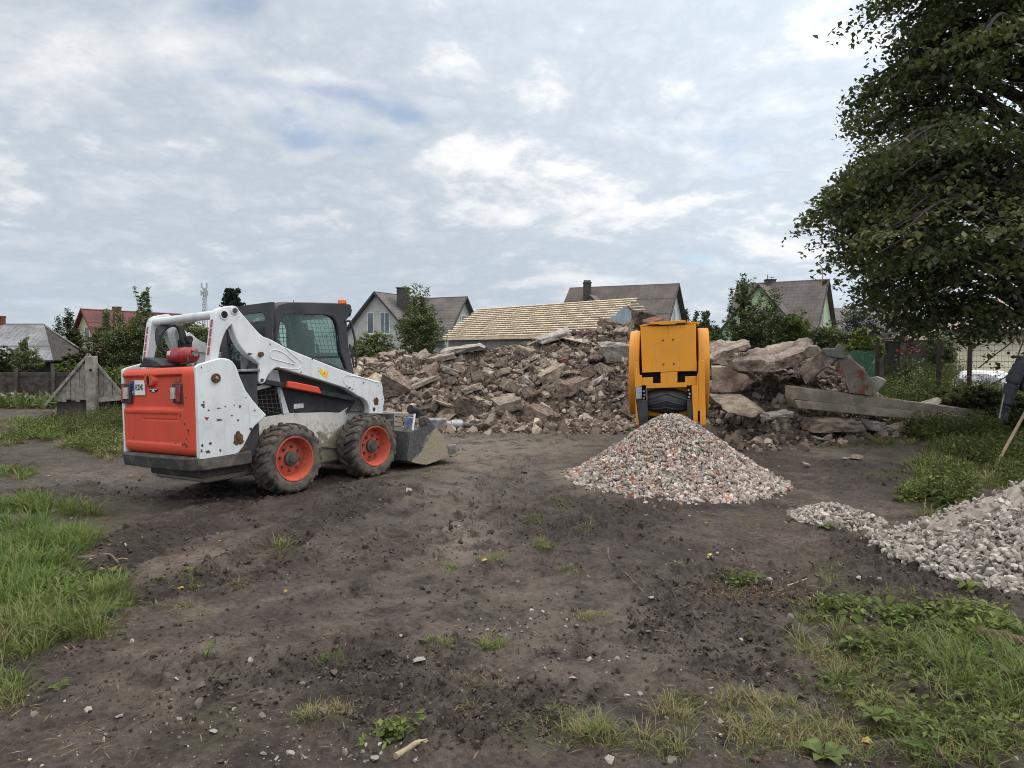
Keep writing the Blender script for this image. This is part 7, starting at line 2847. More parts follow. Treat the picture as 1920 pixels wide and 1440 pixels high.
def plant(name, label, cat, blobs, n_cl, per, leaf, mat, base, seed, tone=0.5, spread=None, trunk=0.06, limbs=10, long=1.0, flat=0.4, group=None, spikes=0, droop=0.0):
    """tree or bush: blobs are (x, y, z, rx, ry, rz) volumes; trunk and limbs reach into them"""
    rng = np.random.default_rng(seed)
    root = empty(name, base)
    tag(root, label, cat, group)
    B = np.array(blobs, float)
    w = (B[:, 3] * B[:, 4] * B[:, 5]) ** 0.75
    which = rng.choice(len(B), n_cl, p=w / w.sum())
    d = rng.normal(size=(n_cl, 3))
    d /= np.linalg.norm(d, axis=1, keepdims=True)
    r = rng.uniform(0.25, 1.0, n_cl) ** 0.55 * rng.uniform(0.82, 1.14, n_cl)
    C = B[which, :3] + d * r[:, None] * B[which, 3:]
    C = C[C[:, 2] > 0.05]
    if spikes:                                  # thin shoots standing up out of the top
        top = C[np.argsort(-C[:, 2])[:max(spikes * 3, 6)]]
        ex = []
        for k in range(spikes):
            p = top[rng.integers(len(top))]
            hgt = rng.uniform(0.5, 1.0) * B[:, 5].max() * 0.75
            lean = rng.normal(0, 0.12, 2)
            for f in np.linspace(0, 1, 7):
                ex.append(p + np.array([lean[0] * f, lean[1] * f, hgt * f]))
        C = np.concatenate([C, np.array(ex)])
    if spread is None:
        s = 0.20 * B[:, 3:].min()
        spread = (s, s, s * 0.7)
    L, idx = clumps(C, per, spread, rng)
    ct = rng.normal(tone, 0.16, len(C))
    T = np.clip(ct[idx] + rng.normal(0, 0.16, len(idx)), 0, 1)
    b = np.array(base)
    V, F, T = leaf_mass(L - b, leaf, rng, T, flat, long, droop)
    link('crown', npmesh('crown', V, F, T), mat, root)
    bm = bmesh.new()
    cz = B[:, 2].mean()
    topc = Vector(C[np.argmax(C[:, 2])]) - Vector(base)
    mid = Vector((B[:, 0].mean(), B[:, 1].mean(), cz)) - Vector(base)
    add_tube(bm, spline([(0, 0, -0.1), (mid.x * 0.3, mid.y * 0.3, mid.z * 0.45), (mid.x * 0.9, mid.y * 0.9, mid.z), (topc.x * 0.85, topc.y * .85, topc.z * 0.9)], 4), [trunk * (1 - 0.85 * i / 12) for i in range(13)], 7)
    for k in range(limbs):
        e = Vector(C[rng.integers(len(C))]) - Vector(base)
        f = rng.uniform(0.25, 0.8)
        st_ = Vector((mid.x * f, mid.y * f, mid.z * f))
        m = st_.lerp(e, 0.5) + Vector((0, 0, 0.08 * (e - st_).length))
        add_tube(bm, [st_, m, e], [trunk * 0.45, trunk * 0.28, trunk * 0.08], 5, cap=False)
    bm_obj('trunk', bm, BARK, root, 0, smooth_angle=0)
    return root


def bush_at(name, label, cat, u, v0, v1, wpx, Y, mat, n_cl, per, leaf_px, seed, tone=0.5, spikes=0, split=3, **kw):
    """plant whose crown fills the photo box u +- wpx/2, v0..v1 at distance Y"""
    leaf_px, n_cl = leaf_px * 0.78, int(n_cl * 1.45)
    top, bot = at(u, v0, Y), at(u, v1, Y)
    w = wpx / FPX * Y / 2 * 1.12
    zc, rz = (top.z + max(bot.z, 0.1)) / 2, (top.z - max(bot.z, 0.1)) / 2
    rng = random.Random(seed)
    bl = [(top.x, Y, zc, w * 0.85, w * 0.8, rz * 0.95)]
    for k in range(split):
        a = rng.uniform(0, 6.28)
        f = rng.uniform(0.55, 0.9)
        bl.append((top.x + math.cos(a) * w * 0.55, Y + math.sin(a) * w * 0.4, zc + rng.uniform(-.5, .45) * rz, w * 0.5 * f * 1.2, w * 0.5, rz * 0.5 * f))
    return plant(name, label, cat, bl, n_cl, per, leaf_px / FPX * Y, mat, (top.x, Y, 0), seed, tone, spikes=spikes, **kw)


# --- the big maple at the right edge
def maple():
    rng = np.random.default_rng(77)
    TX, TY = 9.15, 12.2
    root = empty('maple_tree', (TX, TY, 0))
    tag(root, 'large dark maple leaning over the yard at the right edge', 'tree')
    OUT = [(-260, 1660), (-120, 1625), (0, 1603), (60, 1640), (100, 1655), (130, 1650), (164, 1584), (194, 1570), (230, 1580), (267, 1585), (319, 1572), (344, 1563), (370, 1545), (396, 1512), (426, 1545), (452, 1575), (478, 1553),
           (508, 1600), (530, 1612), (555, 1606), (580, 1635), (600, 1660), (612, 1700), (622, 1790)]
    ov, ou = np.array([p[0] for p in OUT], float), np.array([p[1] for p in OUT], float)
    O_ = np.array([TX, TY, 0.0])
    bm = bmesh.new()
    trunk = spline([(0, 0, -0.2), (0.02, 0, 1.6), (-0.18, 0.0, 3.6), (-0.25, 0.1, 6.0), (-0.2, 0.0, 10.5)], 5)
    add_tube(bm, trunk, [0.24 - 0.0105 * i for i in range(len(trunk))], 12)
    Cs, Ts, Sp = [], [], []

    def bough(tip, z_drop, tone, dens, width):
        """a limb from the trunk that rises, arches over and droops at its tip, with flat fans of leaves along it"""
        tip = Vector(tip)
        h = math.hypot(tip.x, tip.y)
        z0 = min(max(1.9, tip.z - z_drop * h), 9.8)
        s0 = Vector((-0.06 * min(z0, 4), 0, z0))
        m1 = s0.lerp(tip, 0.35) + Vector((0, 0, 0.16 * h))
        m2 = s0.lerp(tip, 0.72) + Vector((0, 0, 0.16 * h))
        path = spline([s0, m1, m2, tip], 6)
        r0 = 0.020 + 0.016 * h
        add_tube(bm, path, [r0 * (1 - 0.93 * i / (len(path) - 1)) for i in range(len(path))], 6, cap=False)
        side = Vector((-tip.y, tip.x, 0)).normalized() if h > 0.1 else Vector((1, 0, 0))
        n_ = max(4, int(dens * (1.6 + h) * 4))
        for k in range(n_):
            f = rng.uniform(0.28, 1.0) ** 0.8
            i = f * (len(path) - 1)
            q = path[int(i)].lerp(path[min(int(i) + 1, len(path) - 1)], i - int(i))
            w = width * (1.1 - 0.75 * f) * h * 0.45
            o = side * rng.normal(0, 1) * w
            q = q + o + Vector((0, 0, -0.30 * abs(o.length) + rng.normal(0, 0.06)))
            Cs.append(tuple(q))
            Ts.append(tone + rng.normal(0, 0.07) + 0.10 * (rng.uniform() < 0.15))
            Sp.append(0.17 if f > 0.85 else 0.21)
            if rng.uniform() < 0.30:
                add_tube(bm, [path[max(int(i) - 3, 0)], q], [0.012, 0.004], 4, cap=False)
    nb = 0
    # tips on the traced outline first, then boughs all through the crown
    for v, u in OUT:
        for k in range(2):
            Y = TY + rng.uniform(-.8, .8)
            t = at(u + (34 if v < 330 else 8) + 22 * k, v + rng.uniform(-10, 10) + 8 * k, Y)
            bough(np.array(t) - O_, 0.05, rng.normal(0.42, 0.14), 1.2, 0.55)
    while nb < 165:
        v = rng.uniform(-330, 585) if nb > 40 else rng.uniform(250, 590)
        left = np.interp(v, ov, ou)
        u = left + 46 + (2330 - left) * rng.uniform(0, 1) ** 1.2
        k = np.clip((1960 - u) / 450, -1, 1)
        Y = TY + rng.uniform(-1, 0.8) * 3.3 * math.sqrt(max(0.04, 1 - k * k))
        t = at(u, v, Y)
        if t.z < 2.5:
            continue
        bough(np.array(t) - O_, rng.uniform(-0.05, 0.30), rng.normal(0.40, 0.18), 0.8, 0.6)
        nb += 1
    for u, v in ((1838, 628), (1872, 632), (1905, 640), (1912, 672), (1900, 700), (1852, 668), (1866, 690), (1915, 622)):
        Cs.append(tuple(np.array(at(u, v, TY - 1.4)) - O_))
        Ts.append(0.35)
        Sp.append(0.07)
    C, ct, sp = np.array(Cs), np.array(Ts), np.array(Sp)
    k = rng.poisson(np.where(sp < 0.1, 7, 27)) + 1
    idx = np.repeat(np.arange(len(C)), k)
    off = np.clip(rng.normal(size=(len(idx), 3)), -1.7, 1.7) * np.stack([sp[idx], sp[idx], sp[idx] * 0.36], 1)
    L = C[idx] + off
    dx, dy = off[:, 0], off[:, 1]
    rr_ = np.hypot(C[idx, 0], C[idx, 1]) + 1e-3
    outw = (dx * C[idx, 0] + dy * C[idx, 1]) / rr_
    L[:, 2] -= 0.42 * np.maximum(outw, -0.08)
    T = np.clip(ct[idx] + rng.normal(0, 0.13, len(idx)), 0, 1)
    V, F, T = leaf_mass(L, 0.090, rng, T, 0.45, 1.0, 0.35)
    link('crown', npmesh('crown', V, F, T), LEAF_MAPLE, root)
    print('maple leaves', len(L))
    for pts in (((1945, 560), (1905, 632), (1862, 668), (1835, 690)), ((1945, 570), (1915, 650), (1893, 700), (1860, 720)), ((1800, 520), (1775, 408), (1755, 396))):
        q = [at(u, v, TY - 1.4) - Vector((TX, TY, 0)) for u, v in pts]
        add_tube(bm, spline(q, 4), 0.010, 5, cap=False)
    bm_obj('trunk', bm, BARK, root, 0, smooth_angle=60)


maple()

T_ = 'tree'
B_ = 'bush'
bush_at('spruce_tree', 'dark bushy conifer between the barn and the red roofed house', T_, 122, 600, 692, 58, 33, LEAF_DARK, 240, 26, 4.5, 1, 0.35, spikes=4)
bush_at('spruce_bush', 'dark green bush at the far left before the barn', B_, 8, 648, 705, 66, 25, LEAF_DARK, 150, 26, 5, 2, 0.35)
bush_at('birch_sapling', 'thin pale leafy sapling standing before the barn roof', T_, 48, 646, 700, 58, 24.5, LEAF_MID, 120, 18, 4.5, 3, 0.65, spikes=4)
bush_at('fruit_tree', 'leafy fruit tree covering the red roofed house wall', T_, 198, 606, 705, 86, 27, LEAF_MID, 300, 26, 5, 4, 0.5, spikes=5)
bush_at('fruit_tree', 'leafy fruit tree before the red roof, left of the loader arm', T_, 240, 598, 712, 76, 26, LEAF_MID, 280, 26, 5, 5, 0.55, spikes=4)
bush_at('fruit_tree', 'tallest orchard tree behind the loader rear arm', T_, 273, 566, 712, 56, 27.5, LEAF_MID, 260, 26, 5, 6, 0.45, spikes=5)
bush_at('dark_shrub', 'dark purplish shrub above the well house peak', B_, 148, 652, 702, 62, 26, LEAF_BROWN, 130, 26, 5, 7, 0.4)
bush_at('yellow_shrub', 'pale yellow-green shrub behind the fence by the well house', B_, 128, 674, 706, 66, 23.2, LEAF_BRIGHT, 60, 18, 5, 8, 0.6)
bush_at('yellow_shrub', 'yellow-green shrub right of the well house peak', B_, 228, 680, 752, 76, 22, LEAF_BRIGHT, 120, 20, 5.5, 9, 0.45)
bush_at('fruit_tree', 'leafy tree seen through the loader arms', T_, 352, 592, 712, 110, 25, LEAF_MID, 420, 28, 5, 10, 0.5)
bush_at('fruit_tree', 'leafy tree hidden behind the loader cab', T_, 460, 600, 712, 120, 25, LEAF_MID, 380, 28, 5, 11, 0.5)
bush_at('lilac_bush', 'pale green bush beside the loader cab pillar', B_, 702, 618, 704, 92, 24, LEAF_MID, 330, 28, 5, 12, 0.7)
bush_at('young_tree', 'spindly young tree before the grey gabled house', T_, 784, 562, 696, 94, 25, LEAF_MID, 330, 28, 5, 13, 0.42, spikes=7)
bush_at('dark_bush', 'dark bush behind the crusher with shoots against the sky', B_, 1312, 594, 662, 88, 30, LEAF_DARK, 240, 26, 5, 14, 0.5, spikes=4)
bush_at('tall_sapling', 'tall thin sapling rising before the green house', T_, 1388, 545, 690, 60, 24, LEAF_MID, 220, 22, 5, 15, 0.30, spikes=12)
bush_at('leafy_bush', 'broad dark leafy bush below the green house', B_, 1440, 572, 700, 124, 23, LEAF_DARK, 520, 28, 5.5, 16, 0.62, spikes=3)
bush_at('thuja_bush', 'bright green rounded thuja below the green house gable', B_, 1496, 582, 690, 62, 22.6, LEAF_BRIGHT, 300, 34, 4, 17, 0.40)
bush_at('blue_spruce', 'dark bluish spruce right of the green house', T_, 1612, 578, 690, 90, 27, LEAF_BLUE, 330, 30, 4.5, 18, 0.45)
bush_at('leafy_bush', 'mid green bush between the thuja and the blue spruce', B_, 1556, 604, 690, 70, 22, LEAF_MID, 260, 26, 5, 19, 0.42)
bush_at('yellow_bush', 'yellow-green bush with upright shoots above the green netting', B_, 1618, 630, 690, 72, 20.5, LEAF_BRIGHT, 150, 22, 6, 20, 0.62, spikes=10)
bush_at('leafy_bush', 'low bush at the wall behind the largest slab', B_, 1345, 622, 690, 70, 22, LEAF_DARK, 200, 26, 5.5, 21, 0.55)
bush_at('climbing_plant', 'green creeper under the lean-to canopy', 'plant', 1760, 620, 690, 60, 21, LEAF_MID, 130, 22, 6, 22, 0.45)
bush_at('dark_shrub', 'dark brownish shrub under the maple behind the beams', B_, 1825, 722, 800, 110, 13.6, LEAF_BROWN, 260, 26, 9, 23, 0.45)
bush_at('leafy_bush', 'broad-leaved dark green bush under the hanging jacket', B_, 1902, 740, 800, 76, 11.5, LEAF_DARK, 150, 22, 11, 24, 0.55)

# conifer top far behind the loader
def conifer(u, v0, v1, Y, seed):
    rng = np.random.default_rng(seed)
    top, bot = at(u, v0, Y), at(u, v1, Y)
    root = empty('spruce_tree', (top.x, Y, 0))
    tag(root, 'spiky spruce top showing above the loader cab roof', 'tree')
    bm = bmesh.new()
    add_tube(bm, [(0, 0, -0.1), (0, 0, top.z)], [0.16, 0.02], 7)
    C = []
    z = top.z - 0.1
    while z > 0.8:
        f = (top.z - z)
        for k in range(6):
            a = rng.uniform(0, 6.28)
            ln = 0.30 + 0.42 * f * rng.uniform(.8, 1.1)
            ln = min(ln, 2.2)
            e = Vector((math.cos(a) * ln, math.sin(a) * ln, z + 0.35 * ln * max(0.1, 1 - f * 0.2)))
            add_tube(bm, [(0, 0, z), e], [0.03, 0.008], 4, cap=False)
            for t in np.linspace(0.1, 1, 16):
                C.append(((e.x) * t, (e.y) * t, z + (e.z - z) * t))
        z -= 0.26
    bm_obj('trunk', bm, BARK, root, 0, smooth_angle=0)
    C = np.array(C)
    L, idx = clumps(C, 4, (0.05, 0.05, 0.05), rng)
    V, F, T = leaf_mass(L, 0.16, rng, np.clip(rng.normal(0.4, 0.2, len(L)), 0, 1), 0.1, 1.6)
    V = V
    link('crown', npmesh('crown', V, F, T), LEAF_BLUE, root)


conifer(436, 546, 640, 40, 5)

# red flowers by the fence
p = at(1702, 656, 17.8)
rng = np.random.default_rng(4)
root = empty('red_flower_plant', (p.x, 17.8, 0))
tag(root, 'tall garden plant with a bunch of red flowers behind the wire fence', 'flower')
C = rng.normal(size=(34, 3)) * np.array([0.13, 0.10, 0.06]) + np.array([0, 0, p.z])
V, F, T = leaf_mass(C, 0.07, rng, rng.uniform(0, 1, 34))
link('blossoms', npmesh('blossoms', V, F, T), tinted('red_petal', [(0, (0.16, 0.01, 0.02)), (1, (0.30, 0.025, 0.04))], 0.6, 0.2, 0.2), root)
C = rng.normal(size=(200, 3)) * np.array([0.16, 0.12, 0.35]) + np.array([0, 0, p.z * 0.55])
V, F, T = leaf_mass(C, 0.10, rng, rng.uniform(0, 1, 200))
link('foliage', npmesh('foliage', V, F, T), LEAF_MID, root)
bm = bmesh.new()
for k in range(5):
    add_tube(bm, [(rng.normal(0, .03), rng.normal(0, .03), -0.05), (rng.normal(0, .12), rng.normal(0, .08), p.z)], 0.008, 4)
bm_obj('stem', bm, LEAF_DARK, root, 0, smooth_angle=0)

# --- weeds: leafy stems, one mass per place
WEEDS = [  # u, v(ground), ru, rv, plants, height, leaf, tone
    (1700, 775, 60, 14, 260, 0.85, 0.075, 0.50), (1690, 745, 60, 12, 320, 1.15, 0.08, 0.55), (1750, 750, 70, 14, 380, 1.20, 0.08, 0.55), (1640, 735, 40, 12, 150, 0.9, 0.07, 0.45),
    (1800, 775, 70, 14, 300, 0.9, 0.085, 0.40), (1850, 790, 70, 16, 320, 0.75, 0.09, 0.45), (1780, 815, 90, 18, 420, 0.45, 0.07, 0.50), (1880, 825, 60, 20, 300, 0.45, 0.08, 0.5),
    (1850, 860, 80, 18, 300, 0.32, 0.06, 0.5), (1700, 805, 50, 10, 160, 0.35, 0.06, 0.4), (1780, 930, 40, 30, 240, 0.30, 0.05, 0.55), (1720, 930, 30, 14, 120, 0.14, 0.05, 0.7),
    (1900, 890, 40, 26, 140, 0.25, 0.05, 0.5), (1560, 815, 40, 8, 90, 0.25, 0.05, 0.4), (1480, 800, 20, 6, 40, 0.25, 0.05, 0.45),
    (165, 806, 60, 16, 250, 0.32, 0.05, 0.36), (205, 800, 34, 14, 180, 0.40, 0.05, 0.36), (120, 800, 40, 14, 130, 0.26, 0.05, 0.25), (190, 835, 40, 18, 200, 0.20, 0.045, 0.5), (75, 812, 40, 12, 170, 0.22, 0.05, 0.60),
    (165, 838, 40, 12, 120, 0.16, 0.045, 0.5), (20, 825, 24, 8, 50, 0.2, 0.05, 0.5),
    (945, 790, 1, 1, 2, 0.1, 0.03, 0.5),
    (1575, 1150, 50, 14, 34, 0.10, 0.045, 0.7), (1640, 1210, 70, 20, 36, 0.09, 0.045, 0.6), (1740, 1165, 90, 22, 55, 0.10, 0.045, 0.6), (1830, 1190, 60, 26, 70, 0.14, 0.05, 0.75), (1700, 1290, 160, 60, 80, 0.08, 0.035, 0.5),
    (1800, 1390, 110, 40, 70, 0.09, 0.04, 0.6), (110, 1120, 50, 20, 60, 0.10, 0.05, 0.65), (170, 1095, 50, 20, 60, 0.08, 0.05, 0.65), (1395, 1095, 30, 10, 24, 0.07, 0.04, 0.65), (740, 1385, 24, 10, 22, 0.06, 0.035, 0.65),
]


def weeds_mass():
    rng = np.random.default_rng(33)
    C, T, S_ = [], [], []
    stV, stF = [], []
    for u, v, ru, rv, n, h, leaf, tone in WEEDS:
        a, r = rng.uniform(0, 6.28, n), np.sqrt(rng.uniform(0, 1, n))
        for i in range(n):
            g = ground(u + ru * r[i] * math.cos(a[i]), v + rv * r[i] * math.sin(a[i]))
            z0 = gz1(g.x, g.y)
            hh = h * rng.uniform(0.45, 1.15)
            m = int(5 + hh * 22)
            lean = rng.normal(0, 0.14, 2) * hh
            f = rng.uniform(0.05, 1, m)
            w = (0.05 + 0.10 * hh) * (1.15 - 0.8 * f)
            P = np.stack([g.x + lean[0] * f + rng.normal(0, 1, m) * w, g.y + lean[1] * f + rng.normal(0, 1, m) * w, z0 + hh * f], 1)
            C.append(P)
            S_.append(np.full(m, leaf) * (1.15 - 0.55 * f))
            T.append(np.clip(tone + rng.normal(0, 0.13) + rng.normal(0, 0.14, m), 0, 1))
            if hh > 0.2:
                k = len(stV)
                e = 0.004 + 0.003 * hh
                p0, p1 = np.array([g.x, g.y, z0 - .02]), np.array([g.x + lean[0], g.y + lean[1], z0 + hh])
                stV.extend([p0 + [e, 0, 0], p0 - [e, 0, 0], p1 - [e * .4, 0, 0], p1 + [e * .4, 0, 0]])
                stF.append([k, k + 1, k + 2, k + 3])
    C, T, S_ = np.concatenate(C), np.concatenate(T), np.concatenate(S_)
    V, F, T = leaf_mass(C, S_, rng, T, 0.5, 1.35)
    off = len(V)
    V = np.concatenate([V, np.array(stV)])
    F = np.concatenate([F, np.array(stF) + off])
    T = np.concatenate([T, np.full(len(stF), 0.2)])
    o = link('weeds', npmesh('weeds', V, F, T), tinted('weed_leaf', [(0.0, (0.06, 0.052, 0.020)), (0.3, (0.058, 0.066, 0.022)), (0.6, (0.085, 0.115, 0.032)), (1.0, (0.16, 0.20, 0.055))], 0.65, 0.2, 0.25))
    tag(o, 'tall leafy weeds along the edges of the yard', 'weeds', kind='stuff')


weeds_mass()


def grass_mass():
    P, d, H, T = grass_patches()
    rng = np.random.default_rng(12)
    n = len(P)
    z = gz(P[:, 0].copy(), P[:, 1].copy())
    dist = P[:, 1]
    lean = rng.uniform(0.25, 1.35, n) * H
    w = np.clip(0.0030 + 0.0009 * dist, 0.0045, 0.014) * rng.uniform(0.6, 1.3, n) * (0.6 + 2.2 * np.minimum(H, 0.2))
    side = np.stack([-d[:, 1], d[:, 0]], 1)
    V = np.zeros((n, 7, 3))
    for k, (f, wf) in enumerate(((0, 1.0), (0.4, 0.85), (0.75, 0.55))):
        cx = P + d * (lean * f ** 1.8)[:, None]
        cz = z - 0.01 + H * (f - 0.32 * (lean / np.maximum(H, 1e-3)) * f ** 2.4)
        for s, j in ((-1, 2 * k), (1, 2 * k + 1)):
            V[:, j, :2] = cx + side * (s * w * wf * 0.5)[:, None]
            V[:, j, 2] = cz
    f = 1.0
    V[:, 6, :2] = P + d * lean[:, None]
    V[:, 6, 2] = z - 0.01 + H * (1 - 0.42 * lean / np.maximum(H, 1e-3))
    i = (np.arange(n) * 7)[:, None]
    F = np.concatenate([i + np.array([[0, 1, 3, 0]])[:, [0, 1, 2]], i + np.array([[0, 3, 2]]), i + np.array([[2, 3, 5]]), i + np.array([[2, 5, 4]]), i + np.array([[4, 5, 6]])], 1).reshape(-1, 3)
    o = link('grass', npmesh('grass', V.reshape(-1, 3), F, np.repeat(T, 5)), GRASSM)
    tag(o, 'tufts of green and straw coloured grass growing in the mud', 'grass', kind='stuff')
    print('blades', n)


grass_mass()

# lawn beyond the fences: low cover out to the houses
def lawn():
    rng = np.random.default_rng(9)
    n = 34000
    Y = 19 + 46 * rng.uniform(0, 1, n) ** 1.6
    X = Y * rng.uniform(-0.80, 0.80, n)
    m = ~((X > -4) & (X < 8.5) & (Y < 23)) & ((X / Y < -0.5) | (Y > 20))
    X, Y = X[m], Y[m]
    C = np.stack([X, Y, gz(X, Y) + rng.uniform(0.02, 0.30, len(X)) * (1 + (Y > 24))], 1)
    V, F, T = leaf_mass(C, 0.045 + 0.004 * Y, rng, np.clip(rng.normal(0.5, 0.2, len(X)), 0, 1), 0.0, 2.2)
    o = link('meadow_grass', npmesh('meadow_grass', V, F, T), LEAF_MID)
    tag(o, 'rough meadow grass of the gardens beyond the yard', 'grass', kind='stuff')


lawn()
# ------------------------------------------------------------------ small things on the ground
PEB = tinted('pebble', [(0.0, (0.030, 0.023, 0.019)), (0.45, (0.085, 0.068, 0.057)), (0.75, (0.17, 0.15, 0.13)), (1.0, (0.40, 0.37, 0.34))], 0.9, 0.2, bmp=0.3, bscale=80)


def scatter_px(n, rng, v0=860, v1=1440):
    u = rng.uniform(-40, 1960, n)
    v = v0 + (v1 - v0) * rng.uniform(0, 1, n) ** 0.8
    k = (CAMH) / ((v - 720) / FPX * math.cos(TILT) + math.sin(TILT)) / 1.0
    d = np.stack([(u - 960) / FPX, math.cos(TILT) + (720 - v) / FPX * math.sin(TILT), -math.sin(TILT) + (720 - v) / FPX * math.cos(TILT)], 1)
    t = -CAMH / d[:, 2]
    return d[:, 0] * t, d[:, 1] * t


rng = np.random.default_rng(101)
X, Y = scatter_px(9000, rng)
k = fbm(X * 1.3, Y * 1.3, 71, 3)
m = rng.uniform(0, 1, len(X)) < np.clip(0.25 + k * 2.6, 0.04, 1)
X, Y = X[m], Y[m]
s = np.minimum(rng.lognormal(-5.0, 0.55, len(X)), 0.030) * (0.55 + 0.10 * Y)
V, F, T = stone_mass(np.stack([X, Y, gz(X, Y) + s * 0.15], 1), s, np.clip(rng.beta(2.2, 1.6, len(X)), 0, 1), rng)
o = link('pebbles', npmesh('pebbles', V, F, T), PEB)
tag(o, 'scattered grit and small pebbles pressed into the mud', 'pebbles', kind='stuff')

# crumbs of mud thrown up along the ruts
rng = np.random.default_rng(103)
X, Y = scatter_px(110000, rng, 840)
dens = np.zeros(len(X))
for pts, w, kk in TRACKS:
    d, a = seg_dist(X, Y, pts)
    dens = np.maximum(dens, kk * np.exp(-((d - w) / 0.16) ** 2) * (0.4 + 1.4 * np.clip(fbm(X * 2.2, Y * 2.2, 61, 2) + 0.25, 0, 1)))
dens = np.maximum(dens, 0.85 * smooth(fbm(X * 0.9, Y * 0.9, 9, 3), 0.02, 0.25))
m = rng.uniform(0, 1, len(X)) < dens ** 1.4 * 0.55 + 0.006
X, Y = X[m], Y[m]
s = np.minimum(rng.lognormal(-4.85, 0.6, len(X)), 0.045) * (0.6 + 0.06 * Y)
V, F, T = stone_mass(np.stack([X, Y, gz(X, Y) + s * 0.2], 1), s, np.clip(rng.beta(1.6, 4.5, len(X)) * 0.8, 0, 1), rng)
o = link('mud_clods', npmesh('mud_clods', V, F, T), PEB)
tag(o, 'dark crumbly clods of mud thrown up along the tyre ruts', 'mud', kind='stuff')

# straw, bark and leaf litter
rng = np.random.default_rng(105)
X, Y = scatter_px(5200, rng, 850)
m = rng.uniform(0, 1, len(X)) < 0.12 + 0.5 * smooth(X / Y, 0.12, 0.5) + 0.15 * smooth(-X / Y, 0.4, 0.65)
bx, by = scatter_px(900, rng)
g = ground(1390, 1115)
X = np.concatenate([X[m], g.x + rng.normal(0, 0.22, 420)])
Y = np.concatenate([Y[m], g.y + rng.normal(0, 0.12, 420)])
C = np.stack([X, Y, gz(X, Y) + 0.010], 1)
V, F, T = leaf_mass(C, 0.034, rng, np.clip(rng.normal(0.42, 0.25, len(X)), 0, 1), 2.2, 1.9)
C2 = V.reshape(-1, 4, 3)
c_ = C2.mean(1, keepdims=True)
w_ = (C2[:, [1, 3]] - c_) * 0.20 + c_
C2[:, 1], C2[:, 3] = w_[:, 0], w_[:, 1]
o = link('straw_litter', npmesh('straw_litter', C2.reshape(-1, 3), F, T), tinted('litter', [(0, (0.06, 0.032, 0.020)), (0.5, (0.13, 0.085, 0.05)), (1, (0.27, 0.21, 0.13))], 0.9, 0.1))
tag(o, 'dry straw, bark shreds and stalk bits lying on the mud', 'litter', kind='stuff')

# sticks, each its own
STICK = plain('dry_stick', (0.16, 0.125, 0.095), (0.085, 0.065, 0.050), 12, 0.9, bmp=0.4, bscale=60)
STICKP = plain('pale_stick', (0.34, 0.28, 0.19), (0.24, 0.19, 0.125), 12, 0.85, bmp=0.3, bscale=60)
for nm, pix, rad, mt, lb in (
        ('twig', [(1140, 1028), (1142, 1046), (1158, 1066), (1178, 1085), (1192, 1100), (1215, 1120)], 0.006, STICK, 'long thin curved twig on bare mud below the gravel cone'),
        ('stick', [(142, 1053), (175, 1051), (205, 1050), (222, 1054)], 0.014, STICK, 'dark stick lying at the edge of the left grass'),
        ('straw_loop', [(218, 1047), (230, 1042), (246, 1043), (244, 1050), (228, 1052), (219, 1048)], 0.004, STICKP, 'thin pale straw loop at the end of the dark stick'),
        ('broken_stick', [(742, 1440), (762, 1428), (782, 1420), (800, 1410)], 0.014, STICKP, 'pale broken stick at the bottom edge, left of centre'),
        ('stick', [(1476, 1101), (1495, 1097), (1513, 1091)], 0.008, STICKP, 'short pale stick right of the bark shreds'),
        ('stick', [(1600, 1385), (1612, 1350), (1628, 1318), (1636, 1300)], 0.006, STICKP, 'thin pale stalk slanting across the right grass'),
        ('branch', [(1780, 1120), (1830, 1135), (1872, 1150), (1895, 1160)], 0.010, STICK, 'dark branch in front of the white gravel pile'),
        ('stick', [(1785, 1302), (1810, 1297), (1840, 1291), (1865, 1285)], 0.010, STICKP, 'tan broken stalk lying in the grass at lower right'),
        ('stick', [(1210, 1203), (1235, 1196), (1257, 1194)], 0.006, STICK, 'thin grey stick right of the bare centre')):
    pts = []
    for u, v in pix:
        g = ground(u, v)
        pts.append(Vector((g.x, g.y, gz1(g.x, g.y) + rad * 0.8)))
    c = pts[len(pts) // 2]
    bm = bmesh.new()
    sp_ = spline([p - c for p in pts], 4)
    add_tube(bm, sp_, [rad * (1 - 0.4 * i / len(sp_)) for i in range(len(sp_))], 7)
    o = bm_obj(nm, bm, mt, None, 0, smooth_angle=60)
    o.location = c
    tag(o, lb, 'stick')
# rotten log at the right edge
a, b = ground(1835, 1212), ground(1960, 1240)
bm = bmesh.new()
n = 10
rr = random.Random(2)
c = (a + b) / 2
add_tube(bm, [a.lerp(b, i / n) - c + Vector((rr.uniform(-.01, .01), rr.uniform(-.01, .01), 0.05)) for i in range(n + 1)], [0.036 + rr.uniform(-.006, .006) for i in range(n + 1)], 9)
o = bm_obj('rotten_log', bm, plain('rotten_wood', (0.10, 0.068, 0.045), (0.05, 0.035, 0.026), 9, 0.95, bmp=0.8, bscale=40), None, 0, smooth_angle=60)
o.location = c + Vector((0, 0, gz1(c.x, c.y)))
tag(o, 'brown rotten log in the green grass at the right edge', 'log')

